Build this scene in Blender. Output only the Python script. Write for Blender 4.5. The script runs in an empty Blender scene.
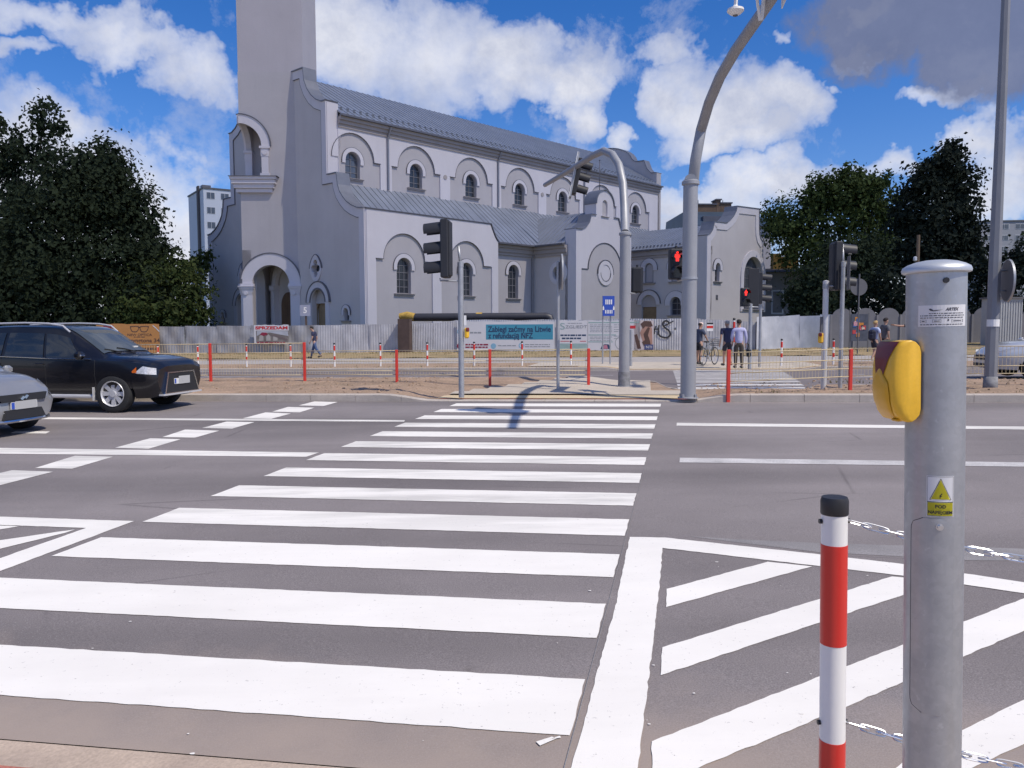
import bpy, bmesh, math, random
from mathutils import Vector, Matrix, Euler
from mathutils.geometry import tessellate_polygon
random.seed(11)
scene = bpy.context.scene
COL = scene.collection
PI = math.pi
def R(a): return math.radians(a)

# ------------------------------------------------------------------ camera numbers
FPX, PIT, ROLL, CAMH = 800.0, 0.07, -0.003, 1.675
PHI = 0.1656
UH = Vector((math.cos(PHI), -math.sin(PHI), 0))      # along the road, to the right
TH = Vector((math.sin(PHI), math.cos(PHI), 0))       # across the road, away
def ray(x, y):
    c, s = math.cos(PIT), math.sin(PIT); cr, sr = math.cos(ROLL), math.sin(ROLL)
    u, v = x - 512.0, y - 384.0
    a = u * cr + v * sr; b = u * sr - v * cr
    return Vector((a, FPX * c + b * s, -FPX * s + b * c)) / FPX
def at(x, y, Y):
    r = ray(x, y); return Vector((0, 0, CAMH)) + r * (Y / r.y)
def clamp(v, a, b): return max(a, min(b, v))
T_IS1, T_IS2, T_FK = 15.95, 20.9, 29.6
def H(x, y):
    t = TH.x * x + TH.y * y; u = UH.x * x + UH.y * y
    def plane(uu, tt):
        X = UH.x * uu + TH.x * tt; Y = UH.y * uu + TH.y * tt
        return .0126 * clamp(X, -30, 30) + .0111 * max(Y, -6)
    near = plane(u, min(t, T_IS2))
    far = .02 + .009 * clamp(x, -30, 30)
    w = clamp((t - T_IS2) / (31.6 - T_IS2), 0, 1)
    return near * (1 - w) + far * w
def ut(u, t, dz=0.0):
    p = UH * u + TH * t; return Vector((p.x, p.y, H(p.x, p.y) + dz))
def uv_of(p): return (UH.x * p.x + UH.y * p.y, TH.x * p.x + TH.y * p.y)
def g(px, py, off=0.0):
    r = ray(px, py); p = None
    lo, hi = .5, 400.0
    for _ in range(60):
        m = (lo + hi) / 2; p = Vector((0, 0, CAMH)) + r * m
        if p.z > H(p.x, p.y) + off: lo = m
        else: hi = m
    return p
def gat(px, Y, dz=0.0):                              # ground point in a given column at depth Y
    p = at(px, 330, Y); return Vector((p.x, p.y, H(p.x, p.y) + dz))
def hz(py, px, Y): return at(px, py, Y).z

# ------------------------------------------------------------------ materials
class NT:
    def __init__(s, tree): s.t = tree; s.t.nodes.clear()
    def n(s, typ, **kw):
        nd = s.t.nodes.new(typ)
        for k, v in kw.items():
            if k.startswith('i_'):
                key = k[2:]; nd.inputs[int(key) if key.isdigit() else key.replace('_', ' ')].default_value = v
            else: setattr(nd, k, v)
        return nd
    def l(s, a, b): s.t.links.new(a, b)
    def math(s, op, a, b=None, c=None, clampit=False):
        nd = s.t.nodes.new('ShaderNodeMath'); nd.operation = op; nd.use_clamp = clampit
        for i, v in enumerate((a, b, c)):
            if v is None: continue
            if isinstance(v, (int, float)): nd.inputs[i].default_value = v
            else: s.l(v, nd.inputs[i])
        return nd.outputs[0]
    def mix(s, f, a, b, mode='MIX'):
        nd = s.t.nodes.new('ShaderNodeMix'); nd.data_type = 'RGBA'; nd.blend_type = mode
        for idx, v in ((0, f), (6, a), (7, b)):
            if isinstance(v, (int, float)): nd.inputs[idx].default_value = v
            elif isinstance(v, (tuple, list)): nd.inputs[idx].default_value = (v[0], v[1], v[2], 1)
            else: s.l(v, nd.inputs[idx])
        return nd.outputs[2]
    def ramp(s, f, stops):
        nd = s.t.nodes.new('ShaderNodeValToRGB'); e = nd.color_ramp.elements
        while len(e) < len(stops): e.new(0.5)
        for i, (p, c) in enumerate(stops):
            e[i].position = p; e[i].color = (c, c, c, 1) if isinstance(c, (int, float)) else (c[0], c[1], c[2], 1)
        s.l(f, nd.inputs[0]); return nd.outputs[0]
    def noise(s, vec, scale, detail=3.0, rough=.55, dist=0.0):
        nd = s.n('ShaderNodeTexNoise'); nd.inputs['Scale'].default_value = scale; nd.inputs['Detail'].default_value = detail
        nd.inputs['Roughness'].default_value = rough; nd.inputs['Distortion'].default_value = dist
        if vec is not None: s.l(vec, nd.inputs['Vector'])
        return nd.outputs['Fac']
MATS = {}
def mat(name, color, rough=.6, metal=0.0, var=.12, scale=1.5, bump=0.0, bscale=60.0, spec=.5, tint=None, tscale=.4, tamt=.0,
        fine=0.0, fscale=200.0, coat=0.0, emit=None, estr=0.0, island=0.0, stretch=None, streak=0.0):
    if name in MATS: return MATS[name]
    m = bpy.data.materials.new(name); m.use_nodes = True; t = NT(m.node_tree)
    out = t.n('ShaderNodeOutputMaterial'); b = t.n('ShaderNodeBsdfPrincipled'); t.l(b.outputs[0], out.inputs[0])
    co = t.n('ShaderNodeTexCoord').outputs['Object']
    if stretch:
        mp = t.n('ShaderNodeMapping'); mp.inputs['Scale'].default_value = stretch; t.l(co, mp.inputs[0]); co = mp.outputs[0]
    c = (color[0], color[1], color[2], 1)
    cur = None
    if var > 0:
        f = t.noise(co, scale, 4, .6)
        mul = t.ramp(f, [(.25, 1 - var), (.75, 1 + var)])
        cur = t.mix(1.0, color, mul, 'MULTIPLY')
    if tint:
        f2 = t.noise(co, tscale, 5, .62)
        fac = t.math('MULTIPLY', t.ramp(f2, [(.42, 0.0), (.68, 1.0)]), tamt)
        cur = t.mix(fac, cur if cur is not None else color, tint)
    if fine > 0:
        f3 = t.noise(co, fscale, 2, .6)
        mul = t.ramp(f3, [(.3, 1 - fine), (.7, 1 + fine)])
        cur = t.mix(1.0, cur if cur is not None else color, mul, 'MULTIPLY')
    if streak > 0:
        ms = t.n('ShaderNodeMapping'); ms.inputs['Scale'].default_value = (1.6, 1.6, .10); t.l(co, ms.inputs[0])
        fs_ = t.math('MULTIPLY', t.ramp(t.noise(ms.outputs[0], 1.0, 6, .68), [(.46, 0.0), (.74, 1.0)]), t.ramp(t.noise(co, .22, 4, .6), [(.38, .15), (.62, 1.0)]))
        cur = t.mix(t.math('MULTIPLY', fs_, streak), cur if cur is not None else color, (color[0] * .55, color[1] * .55, color[2] * .55))
    if island > 0:
        gi = t.n('ShaderNodeNewGeometry').outputs['Random Per Island']
        mul = t.ramp(gi, [(0.0, 1 - island), (1.0, 1 + island)])
        cur = t.mix(1.0, cur if cur is not None else color, mul, 'MULTIPLY')
    if cur is not None: t.l(cur, b.inputs['Base Color'])
    else: b.inputs['Base Color'].default_value = c
    b.inputs['Roughness'].default_value = rough; b.inputs['Metallic'].default_value = metal
    b.inputs['Specular IOR Level'].default_value = spec
    if coat: b.inputs['Coat Weight'].default_value = coat; b.inputs['Coat Roughness'].default_value = .05
    if emit: b.inputs['Emission Color'].default_value = (*emit, 1); b.inputs['Emission Strength'].default_value = estr
    if bump > 0:
        fb = t.noise(co, bscale, 4, .65); bn = t.n('ShaderNodeBump'); bn.inputs['Strength'].default_value = bump; bn.inputs['Distance'].default_value = .02
        t.l(fb, bn.inputs['Height']); t.l(bn.outputs[0], b.inputs['Normal'])
    MATS[name] = m; return m
def glass(name, color, rough=.05, spec=.6):
    return mat(name, color, rough=rough, var=.25, scale=.8, spec=spec)

# ------------------------------------------------------------------ mesh builder
I4 = Matrix.Identity(4)
class MB:
    def __init__(s): s.v = []; s.f = []; s.m = []; s.mi = 0; s.sm = []
    def add(s, vs, fs, M=None, smooth=False):
        o = len(s.v)
        s.v += [(M @ Vector(p)) if M is not None else Vector(p) for p in vs]
        for f in fs: s.f.append([i + o for i in f]); s.m.append(s.mi); s.sm.append(smooth)
        return s
    def box(s, c, d, M=None, rz=0.0):
        x, y, z = d[0] / 2, d[1] / 2, d[2] / 2
        vs = [Vector((sx * x, sy * y, sz * z)) for sz in (-1, 1) for sy in (-1, 1) for sx in (-1, 1)]
        if rz: vs = [Matrix.Rotation(rz, 4, 'Z') @ p for p in vs]
        vs = [p + Vector(c) for p in vs]
        return s.add(vs, [(0, 2, 3, 1), (4, 5, 7, 6), (0, 1, 5, 4), (2, 6, 7, 3), (0, 4, 6, 2), (1, 3, 7, 5)], M)
    def bb(s, x0, x1, y0, y1, z0, z1, M=None): return s.box(((x0 + x1) / 2, (y0 + y1) / 2, (z0 + z1) / 2), (abs(x1 - x0), abs(y1 - y0), abs(z1 - z0)), M)
    def bevbox(s, c, d, b, M=None):
        x, y, z = d[0] / 2, d[1] / 2, d[2] / 2
        out = [(-x + b, -y), (x - b, -y), (x, -y + b), (x, y - b), (x - b, y), (-x + b, y), (-x, y - b), (-x, -y + b)]
        inn = [(p[0] * (x - b) / x, p[1] * (y - b) / y) for p in out]
        rings = [[(*p, -z) for p in inn], [(*p, -z + b) for p in out], [(*p, z - b) for p in out], [(*p, z) for p in inn]]
        vs = [(p[0] + c[0], p[1] + c[1], p[2] + c[2]) for r in rings for p in r]; fs = []
        for k in range(3):
            for i in range(8): j = (i + 1) % 8; fs.append((k * 8 + i, k * 8 + j, k * 8 + 8 + j, k * 8 + 8 + i))
        fs += [tuple(range(7, -1, -1)), tuple(range(24, 32))]
        return s.add(vs, fs, M)
    def plate(s, outline, holes, z0, z1, M=None, back=True):
        polys = [list(outline)] + [list(h) for h in holes]
        flat = [p for q in polys for p in q]
        tris = tessellate_polygon([[Vector((p[0], p[1], 0)) for p in q] for q in polys])
        n = len(flat)
        vs = [(p[0], p[1], z0) for p in flat] + [(p[0], p[1], z1) for p in flat]
        fs = [tuple(t) for t in tris] + ([tuple(i + n for i in reversed(t)) for t in tris])
        k = 0
        for q in polys:
            m = len(q)
            for i in range(m): j = (i + 1) % m; fs.append((k + i, k + j, n + k + j, n + k + i))
            k += m
        return s.add(vs, fs, M)
    def sheet(s, outline, holes, z, M=None):
        polys = [list(outline)] + [list(h) for h in holes]; flat = [p for q in polys for p in q]
        tris = tessellate_polygon([[Vector((p[0], p[1], 0)) for p in q] for q in polys])
        return s.add([(p[0], p[1], z) for p in flat], [tuple(t) for t in tris], M)
    def tube(s, pts, r, n=12, cap=True, M=None, closed=False):
        pts = [Vector(p) for p in pts]; rs = r if isinstance(r, (list, tuple)) else [r] * len(pts)
        rings = []; N = len(pts); up = None
        for i, p in enumerate(pts):
            if closed: d = (pts[(i + 1) % N] - pts[i - 1])
            else: d = (pts[min(i + 1, N - 1)] - pts[max(i - 1, 0)])
            d.normalize()
            if up is None: up = Vector((0, 0, 1)) if abs(d.z) < .9 else Vector((1, 0, 0))
            a = (up - d * up.dot(d))
            if a.length < 1e-5: a = d.orthogonal()
            a.normalize(); b = d.cross(a); up = a
            rings.append([p + (a * math.cos(2 * PI * k / n) + b * math.sin(2 * PI * k / n)) * rs[i] for k in range(n)])
        vs = [q for r_ in rings for q in r_]; fs = []
        for i in range(N if closed else N - 1):
            j = (i + 1) % N
            for k in range(n): l = (k + 1) % n; fs.append((i * n + k, i * n + l, j * n + l, j * n + k))
        s.add(vs, fs, M, True)
        if cap and not closed:
            s.add(rings[0], [tuple(range(n - 1, -1, -1))], M); s.add(rings[-1], [tuple(range(n))], M)
        return s
    def lathe(s, prof, n=24, M=None, a0=0.0, a1=2 * PI, smooth=True):
        full = abs(a1 - a0 - 2 * PI) < 1e-6; m = n if full else n + 1
        vs = []; fs = []
        for (r, z) in prof:
            for k in range(m):
                a = a0 + (a1 - a0) * k / n; vs.append((r * math.cos(a), r * math.sin(a), z))
        for i in range(len(prof) - 1):
            for k in range(n):
                l = (k + 1) % m; fs.append((i * m + k, i * m + l, (i + 1) * m + l, (i + 1) * m + k))
        return s.add(vs, fs, M, smooth)
    def cyl(s, p, r, h, n=20, M=None, axis='Z'):
        prof = [(0.0001, 0), (r, 0), (r, h), (0.0001, h)]
        A = {'Z': I4, 'X': Matrix.Rotation(PI / 2, 4, 'Y'), 'Y': Matrix.Rotation(-PI / 2, 4, 'X')}[axis]
        T = Matrix.Translation(p) @ A
        return s.lathe(prof, n, (M @ T) if M is not None else T, smooth=False)
    def grid(s, fn, nu, nv, M=None, smooth=True, closed_u=False):
        vs = [fn(i / nu, j / nv) for i in range(nu + 1) for j in range(nv + 1)]
        fs = [(i * (nv + 1) + j, (i + 1) * (nv + 1) + j, (i + 1) * (nv + 1) + j + 1, i * (nv + 1) + j + 1) for i in range(nu) for j in range(nv)]
        return s.add(vs, fs, M, smooth)
    def build(s, name, mats, parent=None, smooth=None, recalc=True, angle=40, weld=True, matrix=None):
        me = bpy.data.meshes.new(name)
        if not isinstance(mats, (list, tuple)): mats = [mats]
        me.from_pydata([tuple(p) for p in s.v], [], s.f)
        for m in mats: me.materials.append(m)
        for i, p in enumerate(me.polygons): p.material_index = min(s.m[i], len(mats) - 1); p.use_smooth = s.sm[i] if smooth is None else smooth
        if recalc or weld:
            bm = bmesh.new(); bm.from_mesh(me)
            if weld: bmesh.ops.remove_doubles(bm, verts=bm.verts, dist=1e-5)
            if recalc: bmesh.ops.recalc_face_normals(bm, faces=bm.faces)
            for e in bm.edges:
                if len(e.link_faces) == 2 and e.calc_face_angle(0) > R(angle): e.smooth = False
            bm.to_mesh(me); bm.free()
        o = bpy.data.objects.new(name, me); COL.objects.link(o)
        if parent is not None: o.parent = parent
        if matrix is not None: o.matrix_local = matrix
        return o
def tag(o, label=None, cat=None, group=None, kind=None):
    if label: o['label'] = label
    if cat: o['category'] = cat
    if group: o['group'] = group
    if kind: o['kind'] = kind
    return o
def thing(name, label, cat, loc=(0, 0, 0), rz=0.0, group=None, rot=None):
    o = bpy.data.objects.new(name, None); COL.objects.link(o); o.location = loc
    o.rotation_euler = rot if rot is not None else (0, 0, rz); o.empty_display_size = .2
    return tag(o, label, cat, group)
def struct(name, mb, mats, **k):
    o = mb.build(name, mats, **k); o['kind'] = 'structure'; return o
def copy_tree(o, parent=None):
    c = o.copy(); COL.objects.link(c)
    if parent is not None: c.parent = parent
    for ch in list(o.children): copy_tree(ch, c)
    return c
def ROT(ax, a): return Matrix.Rotation(a, 4, ax)
def TR(*p): return Matrix.Translation(p if len(p) == 3 else p[0])
def frame(o, x, y, z):                                # columns
    x, y, z, o = Vector(x), Vector(y), Vector(z), Vector(o)
    return Matrix(((x.x, y.x, z.x, o.x), (x.y, y.y, z.y, o.y), (x.z, y.z, z.z, o.z), (0, 0, 0, 1)))
_txt = {}
def text_geo(body, size, align='CENTER', bold=0.0, shear=0.0, spacing=1.0):
    cu = bpy.data.curves.new('lettering', 'FONT'); cu.body = body; cu.size = size; cu.align_x = align; cu.align_y = 'CENTER'
    cu.offset = bold; cu.shear = shear; cu.space_character = spacing; cu.resolution_u = 3
    o = bpy.data.objects.new('lettering', cu); COL.objects.link(o)
    dg = bpy.context.evaluated_depsgraph_get(); me = bpy.data.meshes.new_from_object(o.evaluated_get(dg))
    vs = [v.co.copy() for v in me.vertices]; fs = [tuple(p.vertices) for p in me.polygons]
    bpy.data.objects.remove(o); bpy.data.meshes.remove(me); bpy.data.curves.remove(cu)
    return vs, fs
def put_text(mb, body, size, M, align='CENTER', bold=0.0, width=None, **k):
    vs, fs = text_geo(body, size, align, bold, **k)
    if width and vs:
        w = max(v.x for v in vs) - min(v.x for v in vs); sc = width / w
        vs = [Vector((v.x * sc, v.y, v.z)) for v in vs]
    mb.add(vs, fs, M)
def arc(cx, cy, r, a0, a1, n=14): return [(cx + r * math.cos(a0 + (a1 - a0) * i / n), cy + r * math.sin(a0 + (a1 - a0) * i / n)) for i in range(n + 1)]
def archpath(cx, z0, w, zs, n=14):                    # rectangle with a round top: width w, springing at zs
    r = w / 2; return [(cx - r, z0), (cx + r, z0)] + arc(cx, zs, r, 0, PI, n)
def ringpath(cx, zs, r0, r1, drop=0.0, n=18):
    o = ([(cx + r1, zs - drop)] if drop else []) + arc(cx, zs, r1, 0, PI, n) + ([(cx - r1, zs - drop), (cx - r0, zs - drop)] if drop else [])
    return o + arc(cx, zs, r0, PI, 0, n) + ([(cx + r0, zs - drop)] if drop else [])
def offset_line(pts, d):                              # shifted copy of an open polyline (to its right)
    out = []; P = [Vector((p[0], p[1])) for p in pts]
    for i in range(len(P)):
        ns = []
        for a, b in ((i - 1, i), (i, i + 1)):
            if a >= 0 and b < len(P):
                e = (P[b] - P[a]).normalized(); ns.append(Vector((e.y, -e.x)))
        n = sum(ns, Vector((0, 0))); n.normalize(); k = 1 / max(.45, n.dot(ns[0])); q = P[i] + n * d * k; out.append((q.x, q.y))
    return out
EXPO = 0.0
# ------------------------------------------------------------------ ground materials
def asphalt_mat(name, base, patch):
    m = bpy.data.materials.new(name); m.use_nodes = True; t = NT(m.node_tree)
    out = t.n('ShaderNodeOutputMaterial'); b = t.n('ShaderNodeBsdfPrincipled'); t.l(b.outputs[0], out.inputs[0])
    co = t.n('ShaderNodeTexCoord').outputs['Object']
    mp = t.n('ShaderNodeMapping'); mp.inputs['Rotation'].default_value = (0, 0, PHI); mp.inputs['Scale'].default_value = (.12, 1.0, 1); t.l(co, mp.inputs[0])
    streak = t.noise(mp.outputs[0], .9, 4, .6)
    big = t.noise(co, .35, 5, .6)
    col = t.mix(t.ramp(streak, [(.3, 0), (.72, 1)]), base, patch)
    col = t.mix(1.0, col, t.ramp(big, [(.3, .84), (.7, 1.16)]), 'MULTIPLY')
    mo = t.n('ShaderNodeMapping'); mo.inputs['Rotation'].default_value = (0, 0, PHI); mo.inputs['Scale'].default_value = (.05, .55, 1); t.l(co, mo.inputs[0]); oil = t.noise(mo.outputs[0], 1.0, 3, .5); col = t.mix(1.0, col, t.ramp(oil, [(.36, .80), (.6, 1.08)]), 'MULTIPLY')
    vc = t.n('ShaderNodeTexVoronoi', feature='DISTANCE_TO_EDGE'); vc.inputs['Scale'].default_value = .42; wv_ = t.n('ShaderNodeMapping'); wv_.inputs['Scale'].default_value = (.6, 1.2, 1); t.l(co, wv_.inputs[0]); jit = t.n('ShaderNodeMix'); jit.data_type = 'VECTOR'; t.l(wv_.outputs[0], vc.inputs['Vector']); crk = t.math('MULTIPLY', t.ramp(vc.outputs['Distance'], [(.0, 1), (.006, 0)]), t.ramp(t.noise(co, .5, 3, .6), [(.52, 0), (.6, .5)])); col = t.mix(crk, col, (.07, .06, .06))
    grain = t.noise(co, 140, 2, .7)
    col = t.mix(1.0, col, t.ramp(grain, [(.32, .72), (.68, 1.28)]), 'MULTIPLY')
    vor = t.n('ShaderNodeTexVoronoi'); vor.inputs['Scale'].default_value = 70; t.l(co, vor.inputs['Vector'])
    sp = t.n('ShaderNodeTexNoise'); sp.inputs['Scale'].default_value = 2.2; t.l(co, sp.inputs['Vector'])
    chips = t.math('MULTIPLY', t.ramp(vor.outputs['Distance'], [(.10, 1), (.22, 0)]), t.ramp(sp.outputs['Fac'], [(.42, .10), (.64, .75)]))
    col = t.mix(chips, col, (.42, .40, .39))
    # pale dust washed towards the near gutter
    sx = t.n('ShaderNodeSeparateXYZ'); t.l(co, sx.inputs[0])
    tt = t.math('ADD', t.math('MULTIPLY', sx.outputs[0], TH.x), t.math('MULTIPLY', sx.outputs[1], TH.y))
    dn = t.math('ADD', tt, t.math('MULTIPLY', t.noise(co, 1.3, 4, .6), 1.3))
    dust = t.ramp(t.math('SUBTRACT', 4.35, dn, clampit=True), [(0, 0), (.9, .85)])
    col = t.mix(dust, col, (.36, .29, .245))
    t.l(col, b.inputs['Base Color']); b.inputs['Roughness'].default_value = .82; b.inputs['Specular IOR Level'].default_value = .35
    bn = t.n('ShaderNodeBump'); bn.inputs['Strength'].default_value = .35; bn.inputs['Distance'].default_value = .006
    t.l(t.noise(co, 170, 3, .7), bn.inputs['Height']); t.l(bn.outputs[0], b.inputs['Normal'])
    MATS[name] = m; return m
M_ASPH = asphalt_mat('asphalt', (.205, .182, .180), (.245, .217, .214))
M_ASPH2 = mat('far_asphalt', (.17, .146, .146), .85, var=.12, scale=.5, fine=.2, fscale=60)
def paint_mat():
    m = bpy.data.materials.new('road_paint'); m.use_nodes = True; t = NT(m.node_tree)
    out = t.n('ShaderNodeOutputMaterial'); b = t.n('ShaderNodeBsdfPrincipled'); t.l(b.outputs[0], out.inputs[0])
    co = t.n('ShaderNodeTexCoord').outputs['Object']
    f = t.noise(co, .8, 5, .62); col = t.mix(t.ramp(f, [(.40, 0), (.66, 1)]), (.84, .805, .752), (.78, .745, .695))
    mp = t.n('ShaderNodeMapping'); mp.inputs['Rotation'].default_value = (0, 0, PHI); mp.inputs['Scale'].default_value = (.35, 2.2, 1); t.l(co, mp.inputs[0])
    sm = t.noise(mp.outputs[0], 1.4, 5, .65)                                  # tyre smears on the lanes
    sx = t.n('ShaderNodeSeparateXYZ'); t.l(co, sx.inputs[0])
    tt = t.math('ADD', t.math('MULTIPLY', sx.outputs[0], TH.x), t.math('MULTIPLY', sx.outputs[1], TH.y)); lane = t.ramp(t.math('MULTIPLY', tt, 1 / 16), [(.36, .12), (.44, 1), (.80, 1), (.9, .3)])
    col = t.mix(t.math('MULTIPLY', t.ramp(sm, [(.42, 0), (.60, .9)]), lane), col, (.57, .545, .51))
    w = t.noise(co, 38, 4, .75); worn = t.math('MULTIPLY', t.ramp(w, [(.29, 1), (.36, 0)]), .7)
    col = t.mix(worn, col, (.2, .18, .18))
    t.l(col, b.inputs['Base Color']); b.inputs['Roughness'].default_value = .7; b.inputs['Specular IOR Level'].default_value = .3
    bn = t.n('ShaderNodeBump'); bn.inputs['Strength'].default_value = .15; bn.inputs['Distance'].default_value = .005
    t.l(t.noise(co, 150, 3, .7), bn.inputs['Height']); t.l(bn.outputs[0], b.inputs['Normal'])
    return m
M_PAINT = paint_mat()
M_PAINTG = mat('worn_paint', (.52, .50, .49), .75, var=.25, scale=3, fine=.2, fscale=80)
M_PATCH = mat('old_patch', (.25, .235, .235), .85, var=.2, scale=2, fine=.25, fscale=120, bump=.2, bscale=120)
M_DIRT = mat('dry_dirt', (.34, .235, .165), .95, var=.22, scale=1.2, bump=.9, bscale=9, fine=.28, fscale=26, tint=(.20, .15, .10), tscale=1.7, tamt=.6)
M_DRYG = mat('dry_grass_soil', (.30, .215, .115), .95, var=.25, scale=.8, bump=.8, bscale=14, fine=.3, fscale=22, tint=(.16, .15, .06), tscale=.7, tamt=.6)
M_KERB = mat('kerb_concrete', (.46, .405, .355), .85, var=.16, scale=2.5, bump=.3, bscale=70, fine=.14, fscale=90)
M_PAVE = mat('paving', (.36, .33, .31), .85, var=.12, scale=2, fine=.15, fscale=40, bump=.2, bscale=60)
M_PAVEL = mat('pale_paving', (.47, .41, .34), .85, var=.12, scale=2, fine=.15, fscale=40, bump=.2, bscale=60)
M_TACT = mat('tactile_paving', (.58, .46, .29), .8, var=.14, scale=4, fine=.12, fscale=40)
M_REDP = mat('red_paving', (.42, .15, .11), .85, var=.18, scale=4, fine=.2, fscale=60)
M_LAND = mat('land', (.13, .14, .06), .95, var=.3, scale=.05, fine=.3, fscale=3)
TB = [-300, -60, -20, -6, -1, 1.2, 2.45, 3, 6, 9, 12, T_IS1, T_IS2, 23, 26, T_FK, 31.6, 34.4, 37, 40.6, 44, 48, 60, 90, 200, 600, 2500]
UB = [-2500, -600, -200, -90, -60, -45] + list(range(-36, 37, 4)) + [45, 60, 90, 200, 600, 2500]
def brk(lst, a, b): return [a] + [v for v in lst if a + 1e-4 < v < b - 1e-4] + [b]
TKN = (uv_of(g(0, 741))[1] + uv_of(g(345, 768))[1]) / 2
def strip(mb, u0, u1, t0, t1, dz, ub=None):
    us = brk(ub or UB, u0, u1); ts = brk(TB, t0, t1)
    f = dz if callable(dz) else (lambda u, t: dz)
    vs = [ut(u, t, f(u, t)) for u in us for t in ts]; n = len(ts)
    mb.add(vs, [(i * n + j, (i + 1) * n + j, (i + 1) * n + j + 1, i * n + j + 1) for i in range(len(us) - 1) for j in range(n - 1)])
m = MB(); strip(m, -2500, 2500, -300, 2500, -.03); struct('ground', m, M_LAND)
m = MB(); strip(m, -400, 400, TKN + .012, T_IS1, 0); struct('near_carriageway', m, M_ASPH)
m = MB(); strip(m, -400, 400, 18.2, T_FK - .12, .002); struct('far_carriageway', m, M_ASPH2)
def sstep(x): x = clamp(x, 0, 1); return x * x * (3 - 2 * x)
def kh(u):                                            # kerb height of the island: lowered at the crossing
    return .03 + .12 * (1 - sstep((u + 5.4) / 1.1) * (1 - sstep((u - .75) / 1.0)))
def kh2(u):
    return .03 + .11 * (1 - sstep((u + 1.6) / 1.0) * (1 - sstep((u - 5.2) / 1.0)))
def T2(u):
    return T_IS2 - (T_IS2 - 18.45) * sstep((u - .15) / .5) + 1.1 * sstep((u - 3.5) / .5)
def kerb(name, t0, t1, hf, u0, u1, joint=1.0, toff=None):
    m = MB(); u = u0
    while u < u1:
        a, b = u + .004, u + joint - .004; k = 4
        pts = []
        for i in range(k + 1):
            uu = a + (b - a) * i / k; hgt = hf(uu); o_ = toff(uu) if toff else 0; pts.append([ut(uu, t0 + o_, -.05), ut(uu, t0 + o_, hgt - .015), ut(uu, t0 + o_ + (.015 if t1 > t0 else -.015), hgt), ut(uu, t1 + o_, hgt), ut(uu, t1 + o_, -.05)])
        vs = [p for r in pts for p in r]; fs = [(i * 5 + j, i * 5 + j + 1, i * 5 + 6 + j, i * 5 + 5 + j) for i in range(k) for j in range(4)]
        fs += [(0, 1, 2, 3, 4), tuple(k * 5 + q for q in (4, 3, 2, 1, 0))]
        m.add(vs, fs); u += joint
    return struct(name, m, M_KERB, weld=False)
UF = [x * .5 for x in range(-90, 91)]
kerb('island_kerb_near', T_IS1, T_IS1 + .2, kh, -45, 45)
kerb('island_kerb_far', T_IS2 + .12, T_IS2 - .03, kh2, -45, 45, 1.0, lambda u: T2(u) - T_IS2)
kerb('far_kerb', T_FK - .14, T_FK + .04, kh2, -50, 50)
# the island: bare sandy soil with small lumps
rl = random.Random(3)
def island_z(u, t):
    e = min(t - T_IS1 - .2, T2(u) - .03 - t); w = (t - T_IS1) / (T2(u) - T_IS1)
    base = kh(u) * (1 - w) + kh2(u) * w
    return base + (.0 if e < .05 else (-.012 + .05 * rl.random() * (1.0 if kh(u) > .1 else .12)))
m = MB()
us = brk([x * .3 for x in range(-160, 161)], -45, 45)
TI = lambda u, i: T_IS1 + .2 + (T2(u) - .03 - T_IS1 - .2) * i / 18
m.add([ut(u, TI(u, i), island_z(u, TI(u, i))) for u in us for i in range(19)], [(i * 19 + j, (i + 1) * 19 + j, (i + 1) * 19 + j + 1, i * 19 + j + 1) for i in range(len(us) - 1) for j in range(18)])
struct('island_soil', m, M_DIRT, smooth=True)
m = MB(); rc_ = random.Random(14)
for k in range(1500):
    u = rc_.choice([rc_.uniform(-30, -4.6), rc_.uniform(1.2, 22), rc_.uniform(-9, -4.4), rc_.uniform(1.2, 9)]); t = rc_.uniform(T_IS1 + .25, T_IS2 - .1); s_ = rc_.uniform(.008, .03) * (1 if rc_.random() > .1 else 1.8)
    c = ut(u, min(t, T2(u) - .1), kh(u) + .01); q = [Vector((rc_.uniform(.6, 1.2) * math.cos(a), rc_.uniform(.6, 1.2) * math.sin(a), 0)) * s_ for a in (0, 1.25, 2.5, 3.8, 5.0)]; tp = Vector((rc_.uniform(-.3, .3) * s_, rc_.uniform(-.3, .3) * s_, s_ * rc_.uniform(.5, .9)))
    m.add([c + p for p in q] + [c + p * .55 + tp for p in q], [(i, (i + 1) % 5, 5 + (i + 1) % 5, 5 + i) for i in range(5)] + [(5, 6, 7, 8, 9)])
o_ = m.build('soil_clods', M_DIRT, None, weld=False); tag(o_, 'loose clods of dry sandy soil on the island', 'soil', None, 'stuff')
def slab(m, u0, u1, t0, t1, hf, n=24, skew0=0.0, skew1=0.0):
    vs = []
    for i in range(n + 1):
        f = i / n
        for t, q in ((t0, 0), (t1, 1)):
            u = u0 + (u1 - u0) * f + (skew0 if q == 0 else skew1); vs.append(ut(u, t, hf(u, t)))
    m.add(vs, [(2 * i, 2 * i + 2, 2 * i + 3, 2 * i + 1) for i in range(n)])
ip = lambda u, t: (kh(u) * (1 - (t - T_IS1) / 5) + kh2(u) * (t - T_IS1) / 5) + .012 + .03 * (1 if T_IS1 + .4 < t < T_IS2 - .2 else 0)
m = MB(); slab(m, -4.35, 1.0, T_IS1 + .2, T_IS1 + .3, lambda u, t: kh(u) + .004); struct('island_red_edging', m, M_REDP)
m = MB(); slab(m, -4.3, .95, T_IS1 + .3, T_IS1 + .95, lambda u, t: kh(u) + .014); struct('island_tactile_paving', m, M_TACT)
m = MB()
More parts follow.
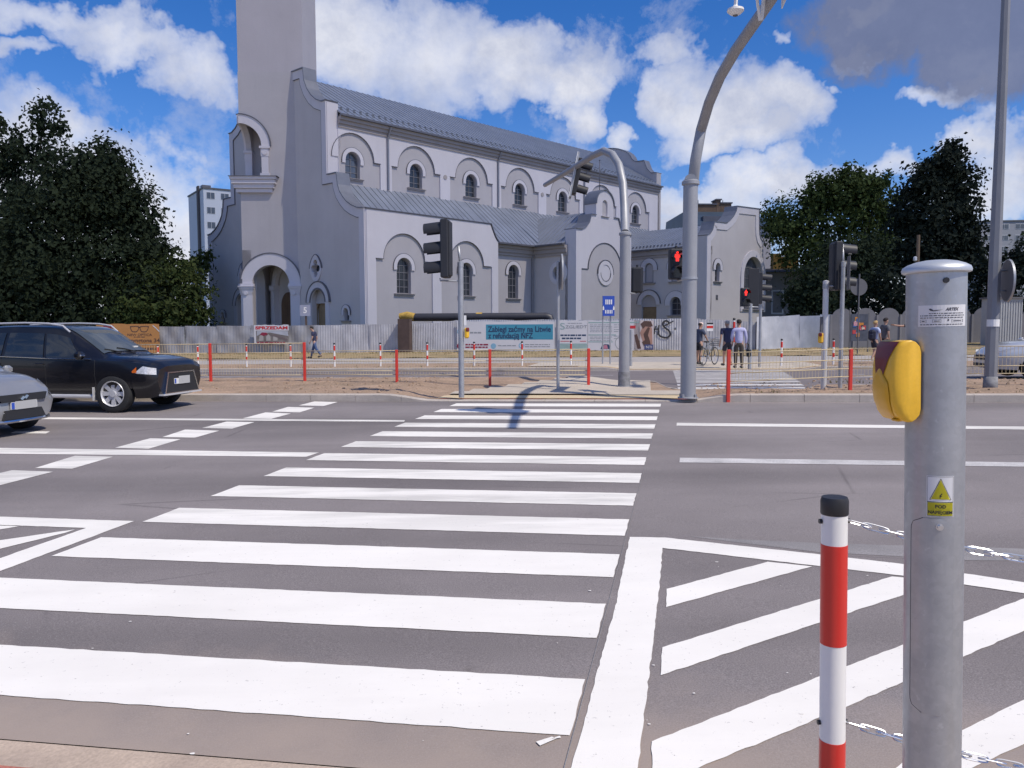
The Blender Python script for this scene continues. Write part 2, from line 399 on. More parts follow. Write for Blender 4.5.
for k in range(8):
    t0 = T_IS1 + .95 + (T_IS2 - .1 - T_IS1 - .95) * k / 8; t1 = T_IS1 + .95 + (T_IS2 - .1 - T_IS1 - .95) * (k + 1) / 8
    slab(m, -4.2 + .32 * k, .95 if t1 < 18.3 else .12, t0, t1, lambda u, t: (kh(u) * (T_IS2 - t) + kh2(u) * (t - T_IS1)) / 5 + .026)
struct('island_paving', m, M_PAVEL, weld=False)
# far side: verge, footway, dry grass
m = MB(); strip(m, -60, 60, T_FK + .04, 34.4, lambda u, t: kh2(u) - .012 + (.13 - kh2(u)) * max(0, t - T_FK - .9) / 3.9 + (.024 * rl.random() if t > T_FK + .3 else 0), UF); struct('far_verge', m, M_DIRT)
m = MB(); slab(m, -2.6, 6.4, T_FK + .04, T_FK + .14, lambda u, t: kh2(u) + .008); struct('far_red_edging', m, M_REDP)
m = MB(); slab(m, -2.5, 6.3, T_FK + .14, T_FK + .9, lambda u, t: kh2(u) + .012); struct('far_tactile_paving', m, M_TACT)
m = MB(); slab(m, -4.5, 6.3, T_FK + .9, 34.4, lambda u, t: kh2(u) + .015 + (.13 - kh2(u)) * (t - T_FK - .9) / 3.9); struct('far_crossing_paving', m, M_PAVEL)
m = MB(); strip(m, -80, 80, 34.4, 40.6, .13, UF); struct('far_footway', m, M_PAVE)
m = MB(); strip(m, -90, 90, 40.6, 50.5, lambda u, t: .13 + .05 * rl.random() + .035 * (t - 40.6) * (1 if u > 14 else .3), UF); struct('dry_verge', m, M_DRYG)
# near side footway
m = MB(); strip(m, -60, 60, -14, TKN - .19, .014); struct('near_footway', m, mat('dusty_paving', (.42, .34, .28), .9, var=.2, scale=3, fine=.2, fscale=60))
m = MB(); strip(m, -60, -2.2, .6, TKN - .19, .018); struct('near_red_paving', m, M_REDP)
M_KERB0 = M_KERB; M_KERB = mat('dusty_kerb', (.47, .37, .29), .9, var=.2, scale=3, fine=.12, fscale=70, bump=.2, bscale=50, tint=(.36, .28, .23), tscale=2.2, tamt=.6)
kerb('near_kerb', TKN, TKN - .19, lambda u: .012, -45, 45, 3.0); M_KERB = M_KERB0

# ------------------------------------------------------------------ painted markings
def lay(mb, pts, dz=.004, h=.0):                      # polygon of ground points
    P = [g(*p) if len(p) == 2 and not isinstance(p, Vector) else p for p in pts]
    P = [Vector((p.x, p.y, H(p.x, p.y) + dz)) for p in P]
    tris = tessellate_polygon([[Vector((p.x, p.y, 0)) for p in P]])
    mb.add(P, [tuple(t) for t in tris])
def rough_edge(P, rnd, amp=.012, step=.35):
    out = []
    for i in range(len(P)):
        a, b = P[i], P[(i + 1) % len(P)]; L = (b - a).length; n = max(1, int(L / step)); d = (b - a).normalized() if L > 0 else Vector((1, 0, 0)); nn = Vector((-d.y, d.x, 0))
        for k in range(n): out.append(a + (b - a) * (k / n) + nn * (rnd.uniform(-amp, amp) if k else 0))
    return out
rp = random.Random(5)
D_ = Vector((math.sin(.2128), math.cos(.2128), 0)); U_ = Vector((-UH.x, -UH.y, 0)); P0 = Vector((.2286, 3.1137, 0))
zm = MB()
for k in range(13):
    s0, s1 = k - .005, k + .505
    a, b = P0 + D_ * s0, P0 + D_ * s1
    la, lb = 4.0756 - .00275 * s0 + (1.95 if k == 0 else 0), 4.0756 - .00275 * s1 + (1.95 if k == 0 else 0)
    if k == 0: la, lb = 4.07, 4.07
    lay(zm, rough_edge([a, a + U_ * la, b + U_ * lb, b], rp, .004, .07))
struct('zebra_crossing', zm, M_PAINT, weld=False)
lm = MB()
lay(lm, [(-60, 416.6), (405, 420.4), (404, 422.0), (-60, 418.6)])
lay(lm, [(-90, 446.8), (319, 452.8), (306, 457.1), (-90, 453.0)])
lay(lm, [(16, 431.2), (50, 431.6), (46, 433.8), (10, 433.4)])
lay(lm, [(676.7, 423.0), (1100, 427.6), (1100, 430.6), (676.5, 425.8)])
struct('lane_lines', lm, M_PAINT, weld=False)
lm = MB(); lay(lm, [(679.8, 458), (1120, 464), (1120, 468.2), (679.5, 462.7)]); struct('worn_lane_line', lm, M_PAINTG)
lm = MB()
for q in ([(314.3, 401.6), (337.7, 402.2), (324, 406.1), (298.6, 405.6)], [(287.9, 407.1), (314.3, 407.9), (299.6, 412.6), (272.3, 411.8)],
          [(265.4, 412.6), (290.8, 413.75), (271.3, 419.0), (242.6, 418.6)], [(226.4, 421.8), (254.7, 422.3), (232.2, 428.8), (202, 428.2)],
          [(185, 429.8), (219.4, 430.9), (194.6, 438), (162.4, 437.3)], [(150.5, 438.4), (180.6, 439.5), (148.4, 449.1), (115, 448)],
          [(75, 456), (113, 457), (72, 469), (35, 468.3)], [(12, 470.5), (53, 472), (0, 485.5), (-46, 484)], [(-60, 486), (-14, 488), (-80, 507), (-130, 505)]): lay(lm, q)
struct('dashed_stop_line', lm, M_PAINT, weld=False)
hm = MB()
hat = lambda pts: lay(hm, rough_edge([g(*p) for p in pts], rp, .004, .05))
hat([(-120, 513), (134, 521.5), (0, 571.6), (-90, 605), (-90, 592), (0, 558.7), (86, 528.4), (-120, 521)])
hat([(-60, 553.5), (0, 540.7), (75, 529.8), (64, 533.6), (0, 549.2), (-60, 564)])
hat([(-60, 524.4), (19, 526.6), (0, 529.8), (-60, 541)])
hat([(629.7, 537.4), (665, 538), (820, 554.9), (903, 564.6), (1024, 582.9), (1200, 608), (1200, 621), (1024, 593.8), (903, 576.2), (820, 566.6), (662.5, 548.4), (658, 602), (637.8, 768), (617, 900), (490, 930), (571.3, 768), (592.8, 690), (617, 600)])
hat([(666.6, 589.4), (767.8, 562.3), (812, 567), (666, 607.7)])
hat([(662.5, 648), (892, 577), (942, 582.5), (660.6, 676)])
hat([(652, 742.2), (764, 698.9), (901.5, 645.8), (1024, 599), (1055, 590), (1100, 603), (1024, 631.5), (764, 742), (706, 765), (652, 790)])
hat([(920, 752), (1024, 700.6), (1150, 640), (1190, 650), (1024, 745), (960, 775), (880, 830), (850, 800)])
struct('hatched_marking', hm, M_PAINT, weld=False)
pm = MB(); lay(pm, rough_edge([g(*p) for p in [(688, 536.3), (820, 543.2), (968, 547), (1024, 549), (1150, 556), (1150, 572), (1024, 561), (968, 560.5), (820, 552.5)]], rp, .02), .002); struct('old_road_patch', pm, M_PATCH)
# loose flecks of paint and a survey string line along the crossing
fm = MB()
for k in range(50):
    px, py = rp.uniform(20, 1000), rp.choice([rp.uniform(430, 760), rp.uniform(560, 740)]); p = g(px, py); r = rp.uniform(.002, .011)
    a0 = rp.random() * 6; lay(fm, [p + Vector((math.cos(a0 + i) * r * rp.uniform(.5, 1.4), math.sin(a0 + i) * r * rp.uniform(.4, 1), 0)) for i in (0, 1.2, 2.4, 3.9, 5)], .006)
lay(fm, [g(536, 743), g(552, 738), g(556, 740), g(540, 747)], .006); lay(fm, [g(548, 741), g(560, 737), g(561, 739)], .006)
e0, e1 = P0 - D_ * .4 + U_ * -.015, P0 + D_ * 12.7 + U_ * -.015; struct('paint_flecks', fm, M_PAINT, weld=False)
fm = MB(); lay(fm, [e0, e1, e1 + U_ * .004, e0 + U_ * .004], .005); struct('survey_line', fm, M_PATCH, weld=False)
# second crossing and lines on the far carriageway
fm = MB()
for k in range(12):
    t0 = 18.75 + k * .92; f_ = .05 * k; lay(fm, [ut(.75 + f_ * .4, t0), ut(3.6 + f_ * 2, t0), ut(3.6 + f_ * 2, t0 + .52), ut(.75 + f_ * .4, t0 + .52)], .006)
for t in (21.35, 25.3, 29.1):
    a = -45
    while a < .0:
        lay(fm, [ut(a, t), ut(min(a + (60 if t != 25.3 else 2), 0), t), ut(min(a + (60 if t != 25.3 else 2), 0), t + .13), ut(a, t + .13)], .004); a += 60 if t != 25.3 else 6
    lay(fm, [ut(6, t), ut(40, t), ut(40, t + .13), ut(6, t + .13)], .004)
lay(fm, [ut(5.4, 23.3), ut(9.5, 24.6), ut(9.5, 25.0), ut(5.4, 23.7)], .005)
struct('far_road_markings', fm, M_PAINTG, weld=False)
# ------------------------------------------------------------------ sun, sky and clouds
SUN_AZ = math.atan2(.81, -.585); SUN_EL = R(54)          # towards the sun, azimuth from +Y to +X
sd = Vector((math.sin(SUN_AZ) * math.cos(SUN_EL), math.cos(SUN_AZ) * math.cos(SUN_EL), math.sin(SUN_EL)))
sl = bpy.data.lights.new('sun', 'SUN'); sl.energy = 4.1; sl.angle = R(.53); sl.color = (1.0, .925, .80)
so = bpy.data.objects.new('sun', sl); COL.objects.link(so); so.rotation_euler = (-sd).to_track_quat('-Z', 'Y').to_euler()
w = bpy.data.worlds.new('World'); scene.world = w; w.use_nodes = True; t = NT(w.node_tree)
wo = t.n('ShaderNodeOutputWorld'); bg = t.n('ShaderNodeBackground'); t.l(bg.outputs[0], wo.inputs[0])
sky = t.n('ShaderNodeTexSky', sky_type='NISHITA'); sky.sun_disc = False; sky.sun_elevation = SUN_EL; sky.sun_rotation = SUN_AZ
sky.altitude = 150; sky.air_density = 1.0; sky.dust_density = .4; sky.ozone_density = 2.2
gen = t.n('ShaderNodeTexCoord').outputs['Generated']
sx = t.n('ShaderNodeSeparateXYZ'); t.l(gen, sx.inputs[0])
DEG = 180 / PI
wa = t.noise(gen, 11.0, 5, .6); wmp = t.n('ShaderNodeMapping'); wmp.inputs['Location'].default_value = (3.1, 1.7, 5.2); t.l(gen, wmp.inputs[0]); wb_ = t.noise(wmp.outputs[0], 11.0, 5, .6)
az = t.math('ADD', t.math('MULTIPLY', t.math('ARCTAN2', sx.outputs[0], sx.outputs[1]), DEG), t.math('MULTIPLY', t.math('SUBTRACT', wa, .5), 10.0))
el = t.math('ADD', t.math('MULTIPLY', t.math('ARCSINE', sx.outputs[2]), DEG), t.math('MULTIPLY', t.math('SUBTRACT', wb_, .5), 7.0))
def azel(px, py):
    d = ray(px, py).normalized(); return math.degrees(math.atan2(d.x, d.y)), math.degrees(math.asin(d.z))
n1 = t.noise(gen, 9.0, 10, .66, .15); n2 = t.noise(gen, 2.6, 4, .55)
mpv = t.n('ShaderNodeMapping'); mpv.inputs['Location'].default_value = (.035, -.015, .05); t.l(gen, mpv.inputs[0])
n1s = t.noise(mpv.outputs[0], 9.0, 10, .66, .15)
def blob(px, py, rx, ry, wgt=1.0):
    a0, e0 = azel(px, py); a1, _ = azel(px + rx, py); _, e1 = azel(px, py - ry)
    dx = t.math('DIVIDE', t.math('SUBTRACT', az, a0), abs(a1 - a0)); dy = t.math('DIVIDE', t.math('SUBTRACT', el, e0), abs(e1 - e0))
    r2 = t.math('ADD', t.math('MULTIPLY', dx, dx), t.math('MULTIPLY', dy, dy))
    return t.math('MULTIPLY', t.math('SUBTRACT', 1.0, t.math('POWER', r2, .75)), wgt), dy
BL = [(20, 165, 120, 88, 1.25), (90, 190, 95, 92, 1.25), (150, 222, 78, 82, 1.25), (200, 250, 84, 70, 1.25), (60, 270, 160, 90), (85, 122, 40, 26, .8), (60, 18, 150, 24, .75), (130, 42, 110, 26, .8), (195, 66, 60, 34, .8), (215, 90, 24, 26, .5), (15, 48, 60, 14, .6),
      (350, 40, 95, 62), (430, 60, 100, 70), (510, 62, 80, 52), (575, 72, 44, 40), (572, 118, 32, 34, .9), (620, 138, 24, 20, .8), (580, 60, 50, 22, .6),
      (690, 95, 48, 50, .9), (730, 110, 75, 50), (785, 105, 56, 44), (735, 140, 85, 26, .9), (672, 52, 40, 18, .6), (862, 17, 30, 14, .7), (868, 50, 34, 12, .5), (838, 78, 20, 10, .5), (785, 32, 14, 10, .4), (945, 90, 60, 13, .6),
      (690, 200, 120, 26, .9), (780, 186, 110, 28, .9), (880, 165, 70, 20, .8), (985, 135, 60, 30, .9), (985, 190, 90, 36, .9), (1020, 165, 60, 40, .9), (690, 222, 60, 26, .8)]
dens = None; low = None
for b_ in BL:
    d, dy = blob(*b_)
    dens = d if dens is None else t.math('MAXIMUM', dens, d)
dk1, _ = blob(925, 6, 165, 76, 1.25); dk2, _ = blob(1040, 40, 160, 72, 1.25)
dark = t.math('MAXIMUM', dk1, dk2)
# clouds beyond the picture: a broken field by noise, kept away from the framed part
ring = t.math('SUBTRACT', t.math('ABSOLUTE', az), 38.0)
ring2 = t.math('SUBTRACT', el, 26.0)
outer = t.ramp(t.math('MULTIPLY', t.math('MAXIMUM', ring, ring2), .1, clampit=True), [(0, 0), (1, 1)])
field = t.math('MULTIPLY', t.math('SUBTRACT', t.math('MULTIPLY', n2, 2.4), 1.22), outer)
dens = t.math('MAXIMUM', dens, field)
hzn = t.math('MULTIPLY', t.math('SUBTRACT', 6.5, t.math('ABSOLUTE', el)), .16)
dens = t.math('MAXIMUM', dens, hzn)
wob = t.math('MULTIPLY', t.math('SUBTRACT', n1, .5), 1.8)
dd = t.math('ADD', dens, wob); dda = t.math('ADD', dark, t.math('MULTIPLY', wob, .8))
cov = t.ramp(dd, [(.02, 0), (.32, .52), (.9, 1)]); covd = t.ramp(dda, [(.05, 0), (.5, 1)])
# self shading: thicker towards the sun side means greyer
shade = t.math('ADD', t.math('MULTIPLY', t.math('SUBTRACT', n1s, n1), 3.2), .56, clampit=True)
thick = t.ramp(dd, [(.3, 1.0), (1.25, .50)])
bright = t.math('MULTIPLY', t.math('ADD', t.math('MULTIPLY', shade, .55), .45), t.math('ADD', t.math('MULTIPLY', thick, .35), .65))
ccol = t.mix(bright, (.31, .37, .56), (.90, .905, .96))
SKYK, CLK = .11, 1.0
skyc = t.n('ShaderNodeVectorMath', operation='SCALE'); skyc.inputs[3].default_value = SKYK; t.l(sky.outputs[0], skyc.inputs[0])
sat = t.n('ShaderNodeHueSaturation'); sat.inputs['Saturation'].default_value = 1.3; t.l(t.mix(1.0, skyc.outputs[0], (.98, .97, 1.2), 'MULTIPLY'), sat.inputs['Color'])
cs = t.n('ShaderNodeVectorMath', operation='SCALE'); cs.inputs[3].default_value = CLK; t.l(ccol, cs.inputs[0])
mixed = t.mix(t.math('MULTIPLY', cov, .97), sat.outputs[0], cs.outputs[0])
dcol = t.mix(n1, (.115, .14, .25), (.24, .275, .42))
mixed = t.mix(t.math('MULTIPLY', covd, .93), mixed, dcol)
t.l(mixed, bg.inputs['Color']); bg.inputs['Strength'].default_value = 1.0

# a real cloud overhead, out of the frame towards the sun: its shadow lies on the church, the trees and everything behind the hoarding
CLOUD_ALT = 230.0
cm = bpy.data.materials.new('cloud'); cm.use_nodes = True; t2 = NT(cm.node_tree)
o2 = t2.n('ShaderNodeOutputMaterial'); df = t2.n('ShaderNodeBsdfDiffuse'); df.inputs[0].default_value = (.85, .86, .88, 1)
tr = t2.n('ShaderNodeBsdfTransparent'); tl = t2.n('ShaderNodeBsdfTranslucent'); tl.inputs[0].default_value = (.85, .86, .88, 1)
m1 = t2.n('ShaderNodeMixShader'); m1.inputs[0].default_value = .5; t2.l(df.outputs[0], m1.inputs[1]); t2.l(tl.outputs[0], m1.inputs[2])
m2 = t2.n('ShaderNodeMixShader'); m2.inputs[0].default_value = .34; t2.l(tr.outputs[0], m2.inputs[1]); t2.l(m1.outputs[0], m2.inputs[2]); t2.l(m2.outputs[0], o2.inputs[0])
off = Vector((sd.x, sd.y, 0)) * (CLOUD_ALT / sd.z)
bm = bmesh.new(); rc = random.Random(9)
def puff(c, r, squash):
    q = bmesh.ops.create_icosphere(bm, subdivisions=3, radius=1.0)
    for v in q['verts']:
        d = v.co.normalized(); k = 1 + .10 * math.sin(5 * d.x + c.x) * math.sin(6 * d.y + c.y) + .06 * math.sin(13 * d.z + 9 * d.x)
        v.co = Vector((c.x + d.x * r * k, c.y + d.y * r * k, c.z + d.z * r * squash * k))
tb = 52.0
for row in range(4):
    r0 = (15, 26, 34, 40)[row]
    tc = tb + (14, 42, 88, 140)[row]; u = -150.0
    while u < 170:
        rr = r0 * rc.uniform(.92, 1.12); p = UH * u + TH * (tc + rc.uniform(-1.5, 1.5)); puff(Vector((p.x + off.x, p.y + off.y, CLOUD_ALT + rc.uniform(0, 2))), rr, rc.uniform(.2, .28)); u += rr * .95
me = bpy.data.meshes.new('cloud'); bm.to_mesh(me); bm.free()
for p in me.polygons: p.use_smooth = True
me.materials.append(cm); co_ = bpy.data.objects.new('cloud', me); COL.objects.link(co_); co_['kind'] = 'structure'
rm = co_.modifiers.new('union', 'REMESH'); rm.mode = 'VOXEL'; rm.voxel_size = 2.6; rm.use_smooth_shade = True
# ------------------------------------------------------------------ the church
M_GREY = mat('grey_render', (.54, .505, .505), .9, streak=.14, var=.05, scale=.35, bump=.25, bscale=40, fine=.05, fscale=30, tint=(.44, .40, .40), tscale=.25, tamt=.35)
M_GREYL = mat('shade_lifted_render', (.66, .61, .59), .9, streak=.13, var=.05, scale=.35, bump=.25, bscale=40, fine=.05, fscale=30, tint=(.53, .485, .475), tscale=.25, tamt=.35)  # grey render with its colour raised to offset the shade on the facade
M_LILAC = mat('pale_render', (.72, .68, .70), .88, streak=.12, var=.04, scale=.4, bump=.2, bscale=40, fine=.03, fscale=30, tint=(.65, .61, .63), tscale=.3, tamt=.3)
M_TOWER2 = mat('tower_render', (.55, .505, .515), .9, streak=.12, var=.05, scale=.35, bump=.25, bscale=40, fine=.05, fscale=30)
M_FLASH = mat('dark_flashing', (.17, .165, .18), .5, metal=.4, var=.1)
M_ROOF = mat('sheet_roof', (.33, .355, .405), .45, metal=.3, var=.16, scale=.6, bump=.05, bscale=3)
M_ROOFSEAM = mat('sheet_roof_seam', (.28, .29, .315), .45, metal=.3, var=.1)
M_CAP = mat('metal_capping', (.24, .245, .27), .5, metal=.3, var=.1)
M_STONE = mat('cornice_stone', (.42, .375, .355), .85, var=.08, scale=.7)
M_GLASS = glass('church_glass', (.045, .05, .06), .12, .5)
M_GLASSB = glass('sky_glass', (.10, .11, .13), .04, .9)
M_MUNT = mat('window_bars', (.24, .23, .24), .6, var=.05)
M_DOOR = mat('brown_door', (.20, .12, .07), .6, var=.25, scale=3, stretch=(1, 1, .2))
M_TAN = mat('tan_board', (.30, .21, .12), .7, var=.15, scale=2)
M_PIPE = mat('downpipe', (.30, .30, .33), .45, metal=.5, var=.1)
CA = R(43.6)
C0 = at(366, 300, 58.0)
church = thing('church', 'large grey church with white arches, square bell tower and sheet metal roofs', 'church', (C0.x, C0.y, -.25), -CA)
HB = .25                                              # church heights were measured from z = 0
FAC = lambda y0: frame((0, y0, HB), (1, 0, 0), (0, 0, 1), (0, -1, 0))       # (p, h, out of the facade)
SID = lambda p0: frame((p0, 0, HB), (0, 1, 0), (0, 0, 1), (1, 0, 0))        # (q, h, out of the side)
def window(M, c, sill, top, w, depth=.32, ring=(.68, .98), munt=(2, 4), gl=None, sillw=.35, parent=None):
    zs = top - w / 2; par = parent or church
    mb = MB(); mb.plate(archpath(c, sill + .02, w - .01, zs), [], -depth - .03, -depth, M); o = mb.build('window', gl or M_GLASS, par)
    mb = MB(); fw = .07
    mb.plate(archpath(c, sill + .02, w - .02, zs), [archpath(c, sill + .02 + fw, w - .02 - 2 * fw, zs)], -depth + .002, -depth + .07, M)
    for i in range(1, munt[0]): x = c - w / 2 + w * i / munt[0]; mb.bb(x - .022, x + .022, sill + .08, top - .1, -depth + .003, -depth + .045, M)
    for j in range(1, munt[1]): z = sill + (top - sill) * j / munt[1]; hw = w / 2 - .05; mb.bb(c - hw, c + hw, z - .022, z + .022, -depth + .004, -depth + .042, M)
    mb.build('frame', M_MUNT, o)
    if sillw:
        mb = MB(); mb.bb(c - w / 2 - .22, c + w / 2 + .22, sill - .13, sill - .02, -depth, .16, M); mb.bb(c - w / 2 - .28, c + w / 2 + .28, sill - .02, sill + .015, -depth + .001, .24, M); mb.build('sill', M_STONE, o)
    if ring:
        mb = MB(); mb.plate(ringpath(c, zs, ring[0], ring[1], .22), [], -.02, .10, M); mb.build('surround', M_LILAC, o)
        mb = MB(); mb.plate(ringpath(c, zs, ring[1] + .002, ring[1] + .028, .2), [], -.01, .11, M); mb.build('drip_edge', M_FLASH, o)
    return o
def edge_strip(mb, line, z0, z1, M, th=.07, lift=.0):    # thin metal capping along the top of an outline
    a = offset_line(line, -lift); b = offset_line(line, -lift - th)
    for i in range(len(line) - 1):
        mb.plate([a[i], a[i + 1], b[i + 1], b[i]], [], z0, z1, M)
# --- facade: stepped and curved gable, symmetrical round p = -12.05
PC = -12.05
half = [(0, 0), (0, 10.25), (-.75, 10.33), (-1.47, 10.6), (-2.05, 10.92), (-2.5, 11.3), (-2.9, 11.75), (-3.15, 12.3), (-3.3, 13.16), (-4.58, 13.18), (-4.58, 18.66), (-5.1, 18.68), (-5.8, 18.95), (-6.47, 19.42), (-7.0, 20.0), (-7.4, 20.75), (-7.52, 21.66), (-9.6, 21.7)]
rightl = half[1:]
leftl = [(2 * PC - p, h) for p, h in reversed(half[:-1])]
outline = half[::-1]                                  # inner top -> right base
full = [(2 * PC - p, h) for p, h in half] + half[::-1]   # left base .. left top .. right top .. right base
qf = [(2 * PC + 6.33, 6.3), (-6.33, 6.3)]
def quatrefoil(cx, cz, r, k, n=7):
    pts = []
    for i in range(4):
        a = i * PI / 2; pts += arc(cx + k * math.cos(a), cz + k * math.sin(a) * 1.2, r, a - PI * .62, a + PI * .62, n)
    return pts
def lozenge(cx, cz, a, b, n=40):
    out = []
    for i in range(n):
        t_ = 2 * PI * i / n; c_, s_ = math.cos(t_), math.sin(t_); out.append((cx + a * math.copysign(abs(c_) ** 1.25, c_), cz + b * math.copysign(abs(s_) ** 1.25, s_)))
    return out
holes = []
for cx in (-6.33, 2 * PC + 6.33):
    holes.append(quatrefoil(cx, 6.3, .27, .34)); holes.append(archpath(cx + .25 if cx > PC else cx - .25, .3, 1.95, 4.15))
nich = [(-2.43, 2.25), (2 * PC + 2.43, 2.25)]
for cx, z in nich: holes.append(archpath(cx, z, .62, z + .62))
holes.append([(PC - 3.2, .2), (PC + 3.2, .2), (PC + 3.2, 7.0), (PC - 3.2, 7.0)])
mb = MB(); mb.plate(full, holes, -.9, 0, FAC(0)); mb.build('facade_wall', M_GREYL, church)
for line, nm in ((rightl, 1), (leftl, 0)):
    L = line if nm else line
    o1 = [p for p in L]
    inner = offset_line(o1, -.0); 
    mb = MB()
    d = .62
    pts = ([(0, .3)] + half[1:]) if nm else [(2 * PC - p, h) for p, h in half[:0:-1]] + [(2 * PC, .3)]
    inn = offset_line(pts, -d if nm else -d)
    # make sure the offset goes inwards
    cm_ = PC
    if abs(inn[0][0] - cm_) > abs(pts[0][0] - cm_) or (not nm and abs(inn[-1][0] - cm_) > abs(pts[-1][0] - cm_)): inn = offset_line(pts, d)
    for i in range(len(pts) - 1): mb.plate([pts[i], pts[i + 1], inn[i + 1], inn[i]], [], 0, .085, FAC(0))
    mb.build('gable_band', M_LILAC, church)
    mb = MB(); s_ = -1 if abs(offset_line(pts, -.1)[0][0] - cm_) > abs(pts[0][0] - cm_) else 1
    if not nm: s_ = -1 if abs(offset_line(pts, -.1)[-1][0] - cm_) > abs(pts[-1][0] - cm_) else 1
    cl = [p for p in pts if p[1] > 5]
    a = offset_line(cl, .012 * s_); b = offset_line(cl, .09 * s_)
    for i in range(len(cl) - 1):
        if abs(cl[i][0] - cl[i + 1][0]) < .02:
            if mb.v: mb.build('gable_capping', M_CAP, church); mb = MB()
            continue
        mb.plate([a[i], a[i + 1], b[i + 1], b[i]], [], -1.0, .16, FAC(0))
    if mb.v: mb.build('gable_capping', M_CAP, church)
    il = [p for p in inn if p[1] > 5]
    mb = MB(); b2 = offset_line(il, -.05)
    for i in range(len(il) - 1): mb.plate([il[i], il[i + 1], b2[i + 1], b2[i]], [], 0.002, .075, FAC(0))
    mb.build('band_shadow_line', M_FLASH, church)
# corner pilaster and pier side faces are the ends of the plate; paint them pale with thin facings
for p0, z0, z1 in ((0, .3, 10.2), (-4.58, 13.2, 18.6)):
    mb = MB(); mb.bb(p0 + .003, p0 + .06, -.0, 1.0 if p0 else .9, z0 + HB, z1 + HB); mb.build('pier_facing', M_LILAC, church)
for cx in (-6.33, 2 * PC + 6.33):
    sgn = 1 if cx > PC else -1
    mb = MB(); mb.plate(lozenge(cx, 6.3, .80, 1.06), [quatrefoil(cx, 6.3, .27, .34)], 0, .11, FAC(0)); o = mb.build('quatrefoil_window', M_LILAC, church)
    mb = MB(); mb.bb(cx - .8, cx + .8, 5.3, 7.3, -.42, -.4, FAC(0)); mb.build('glass', M_GLASS, o)
    mb = MB(); mb.plate(lozenge(cx, 6.3, .84, 1.10)[:21] + lozenge(cx, 6.3, .802, 1.062)[20::-1], [], 0, .14, FAC(0)); mb.build('drip_edge', M_FLASH, o)
    dx = cx + .25 * sgn
    mb = MB(); mb.plate(archpath(dx, .3, 1.95, 4.15), [archpath(dx, .31, 1.93, 2.9)], -.5, -.42, FAC(0)); mb.sheet(archpath(dx, .3, 1.9, 4.1), [], -.55, FAC(0)); o = mb.build('side_door', M_TAN, church)
    mb = MB(); mb.plate(archpath(dx, 3.62, 1.9, 4.15), [], -.44, -.36, FAC(0)); mb.build('tympanum', M_GREY, o)
    mb = MB(); mb.plate(ringpath(dx, 4.15 - .45, .98, 1.55, 0), [], 0, .13, FAC(0))
    for e in (-1, 1): mb.bb(dx + e * .98, dx + e * 1.45, .3, 3.68, 0, .10, FAC(0))
    mb.build('surround', M_LILAC, o)
    mb = MB(); mb.plate(ringpath(dx, 3.7, .98, 1.12, 0), [], .13, .16, FAC(0)); mb.plate(ringpath(dx, 3.7, 1.552, 1.63, 0), [], 0, .17, FAC(0)); mb.build('drip_edge', M_FLASH, o)
for cx, z in nich:
    window(FAC(0), cx, z, z + .93, .62, ring=(.32, .55), munt=(1, 1), sillw=.1)
# --- bell tower: a square turned 45 degrees, its corner to the front
DT, QC = 3.6, .5; SQ = DT * math.sqrt(2); r2 = 1 / math.sqrt(2)
TM = frame((PC, QC - DT, HB), (r2, r2, 0), (-r2, r2, 0), (0, 0, 1))
FR = TM @ frame((0, 0, 0), (1, 0, 0), (0, 0, 1), (0, -1, 0))        # right face: (a, h, out)
FL = TM @ frame((0, 0, 0), (0, 1, 0), (0, 0, 1), (-1, 0, 0))        # left face
mb = MB(); sq = [(0, 0), (SQ, 0), (SQ, SQ), (0, SQ)]
nb = 2.28
mb.plate(sq, [], 7.9, 13.55, TM)
mb.plate([(nb, 0), (SQ, 0), (SQ, SQ), (0, SQ), (0, nb), (nb, nb)], [], 13.55, 18.6, TM)
mb.plate(sq, [], 18.6, 21.72, TM)
tower = mb.build('bell_tower', M_GREY, church)
mb = MB(); mb.plate([(.02, .02), (SQ - .02, .02), (SQ - .02, SQ - .02), (.02, SQ - .02)], [], 21.72, 37, TM); mb.bb(-.25, SQ + .25, -.25, SQ + .25, 37, 37.6, TM)
mb.build('upper_shaft', M_TOWER2, tower)
mb = MB(); mb.add([(-.5, -.5, 37.6), (SQ + .5, -.5, 37.6), (SQ + .5, SQ + .5, 37.6), (-.5, SQ + .5, 37.6), (SQ / 2, SQ / 2, 43)], [(0, 1, 4), (1, 2, 4), (2, 3, 4), (3, 0, 4), (3, 2, 1, 0)], TM); mb.build('spire', M_ROOF, tower)
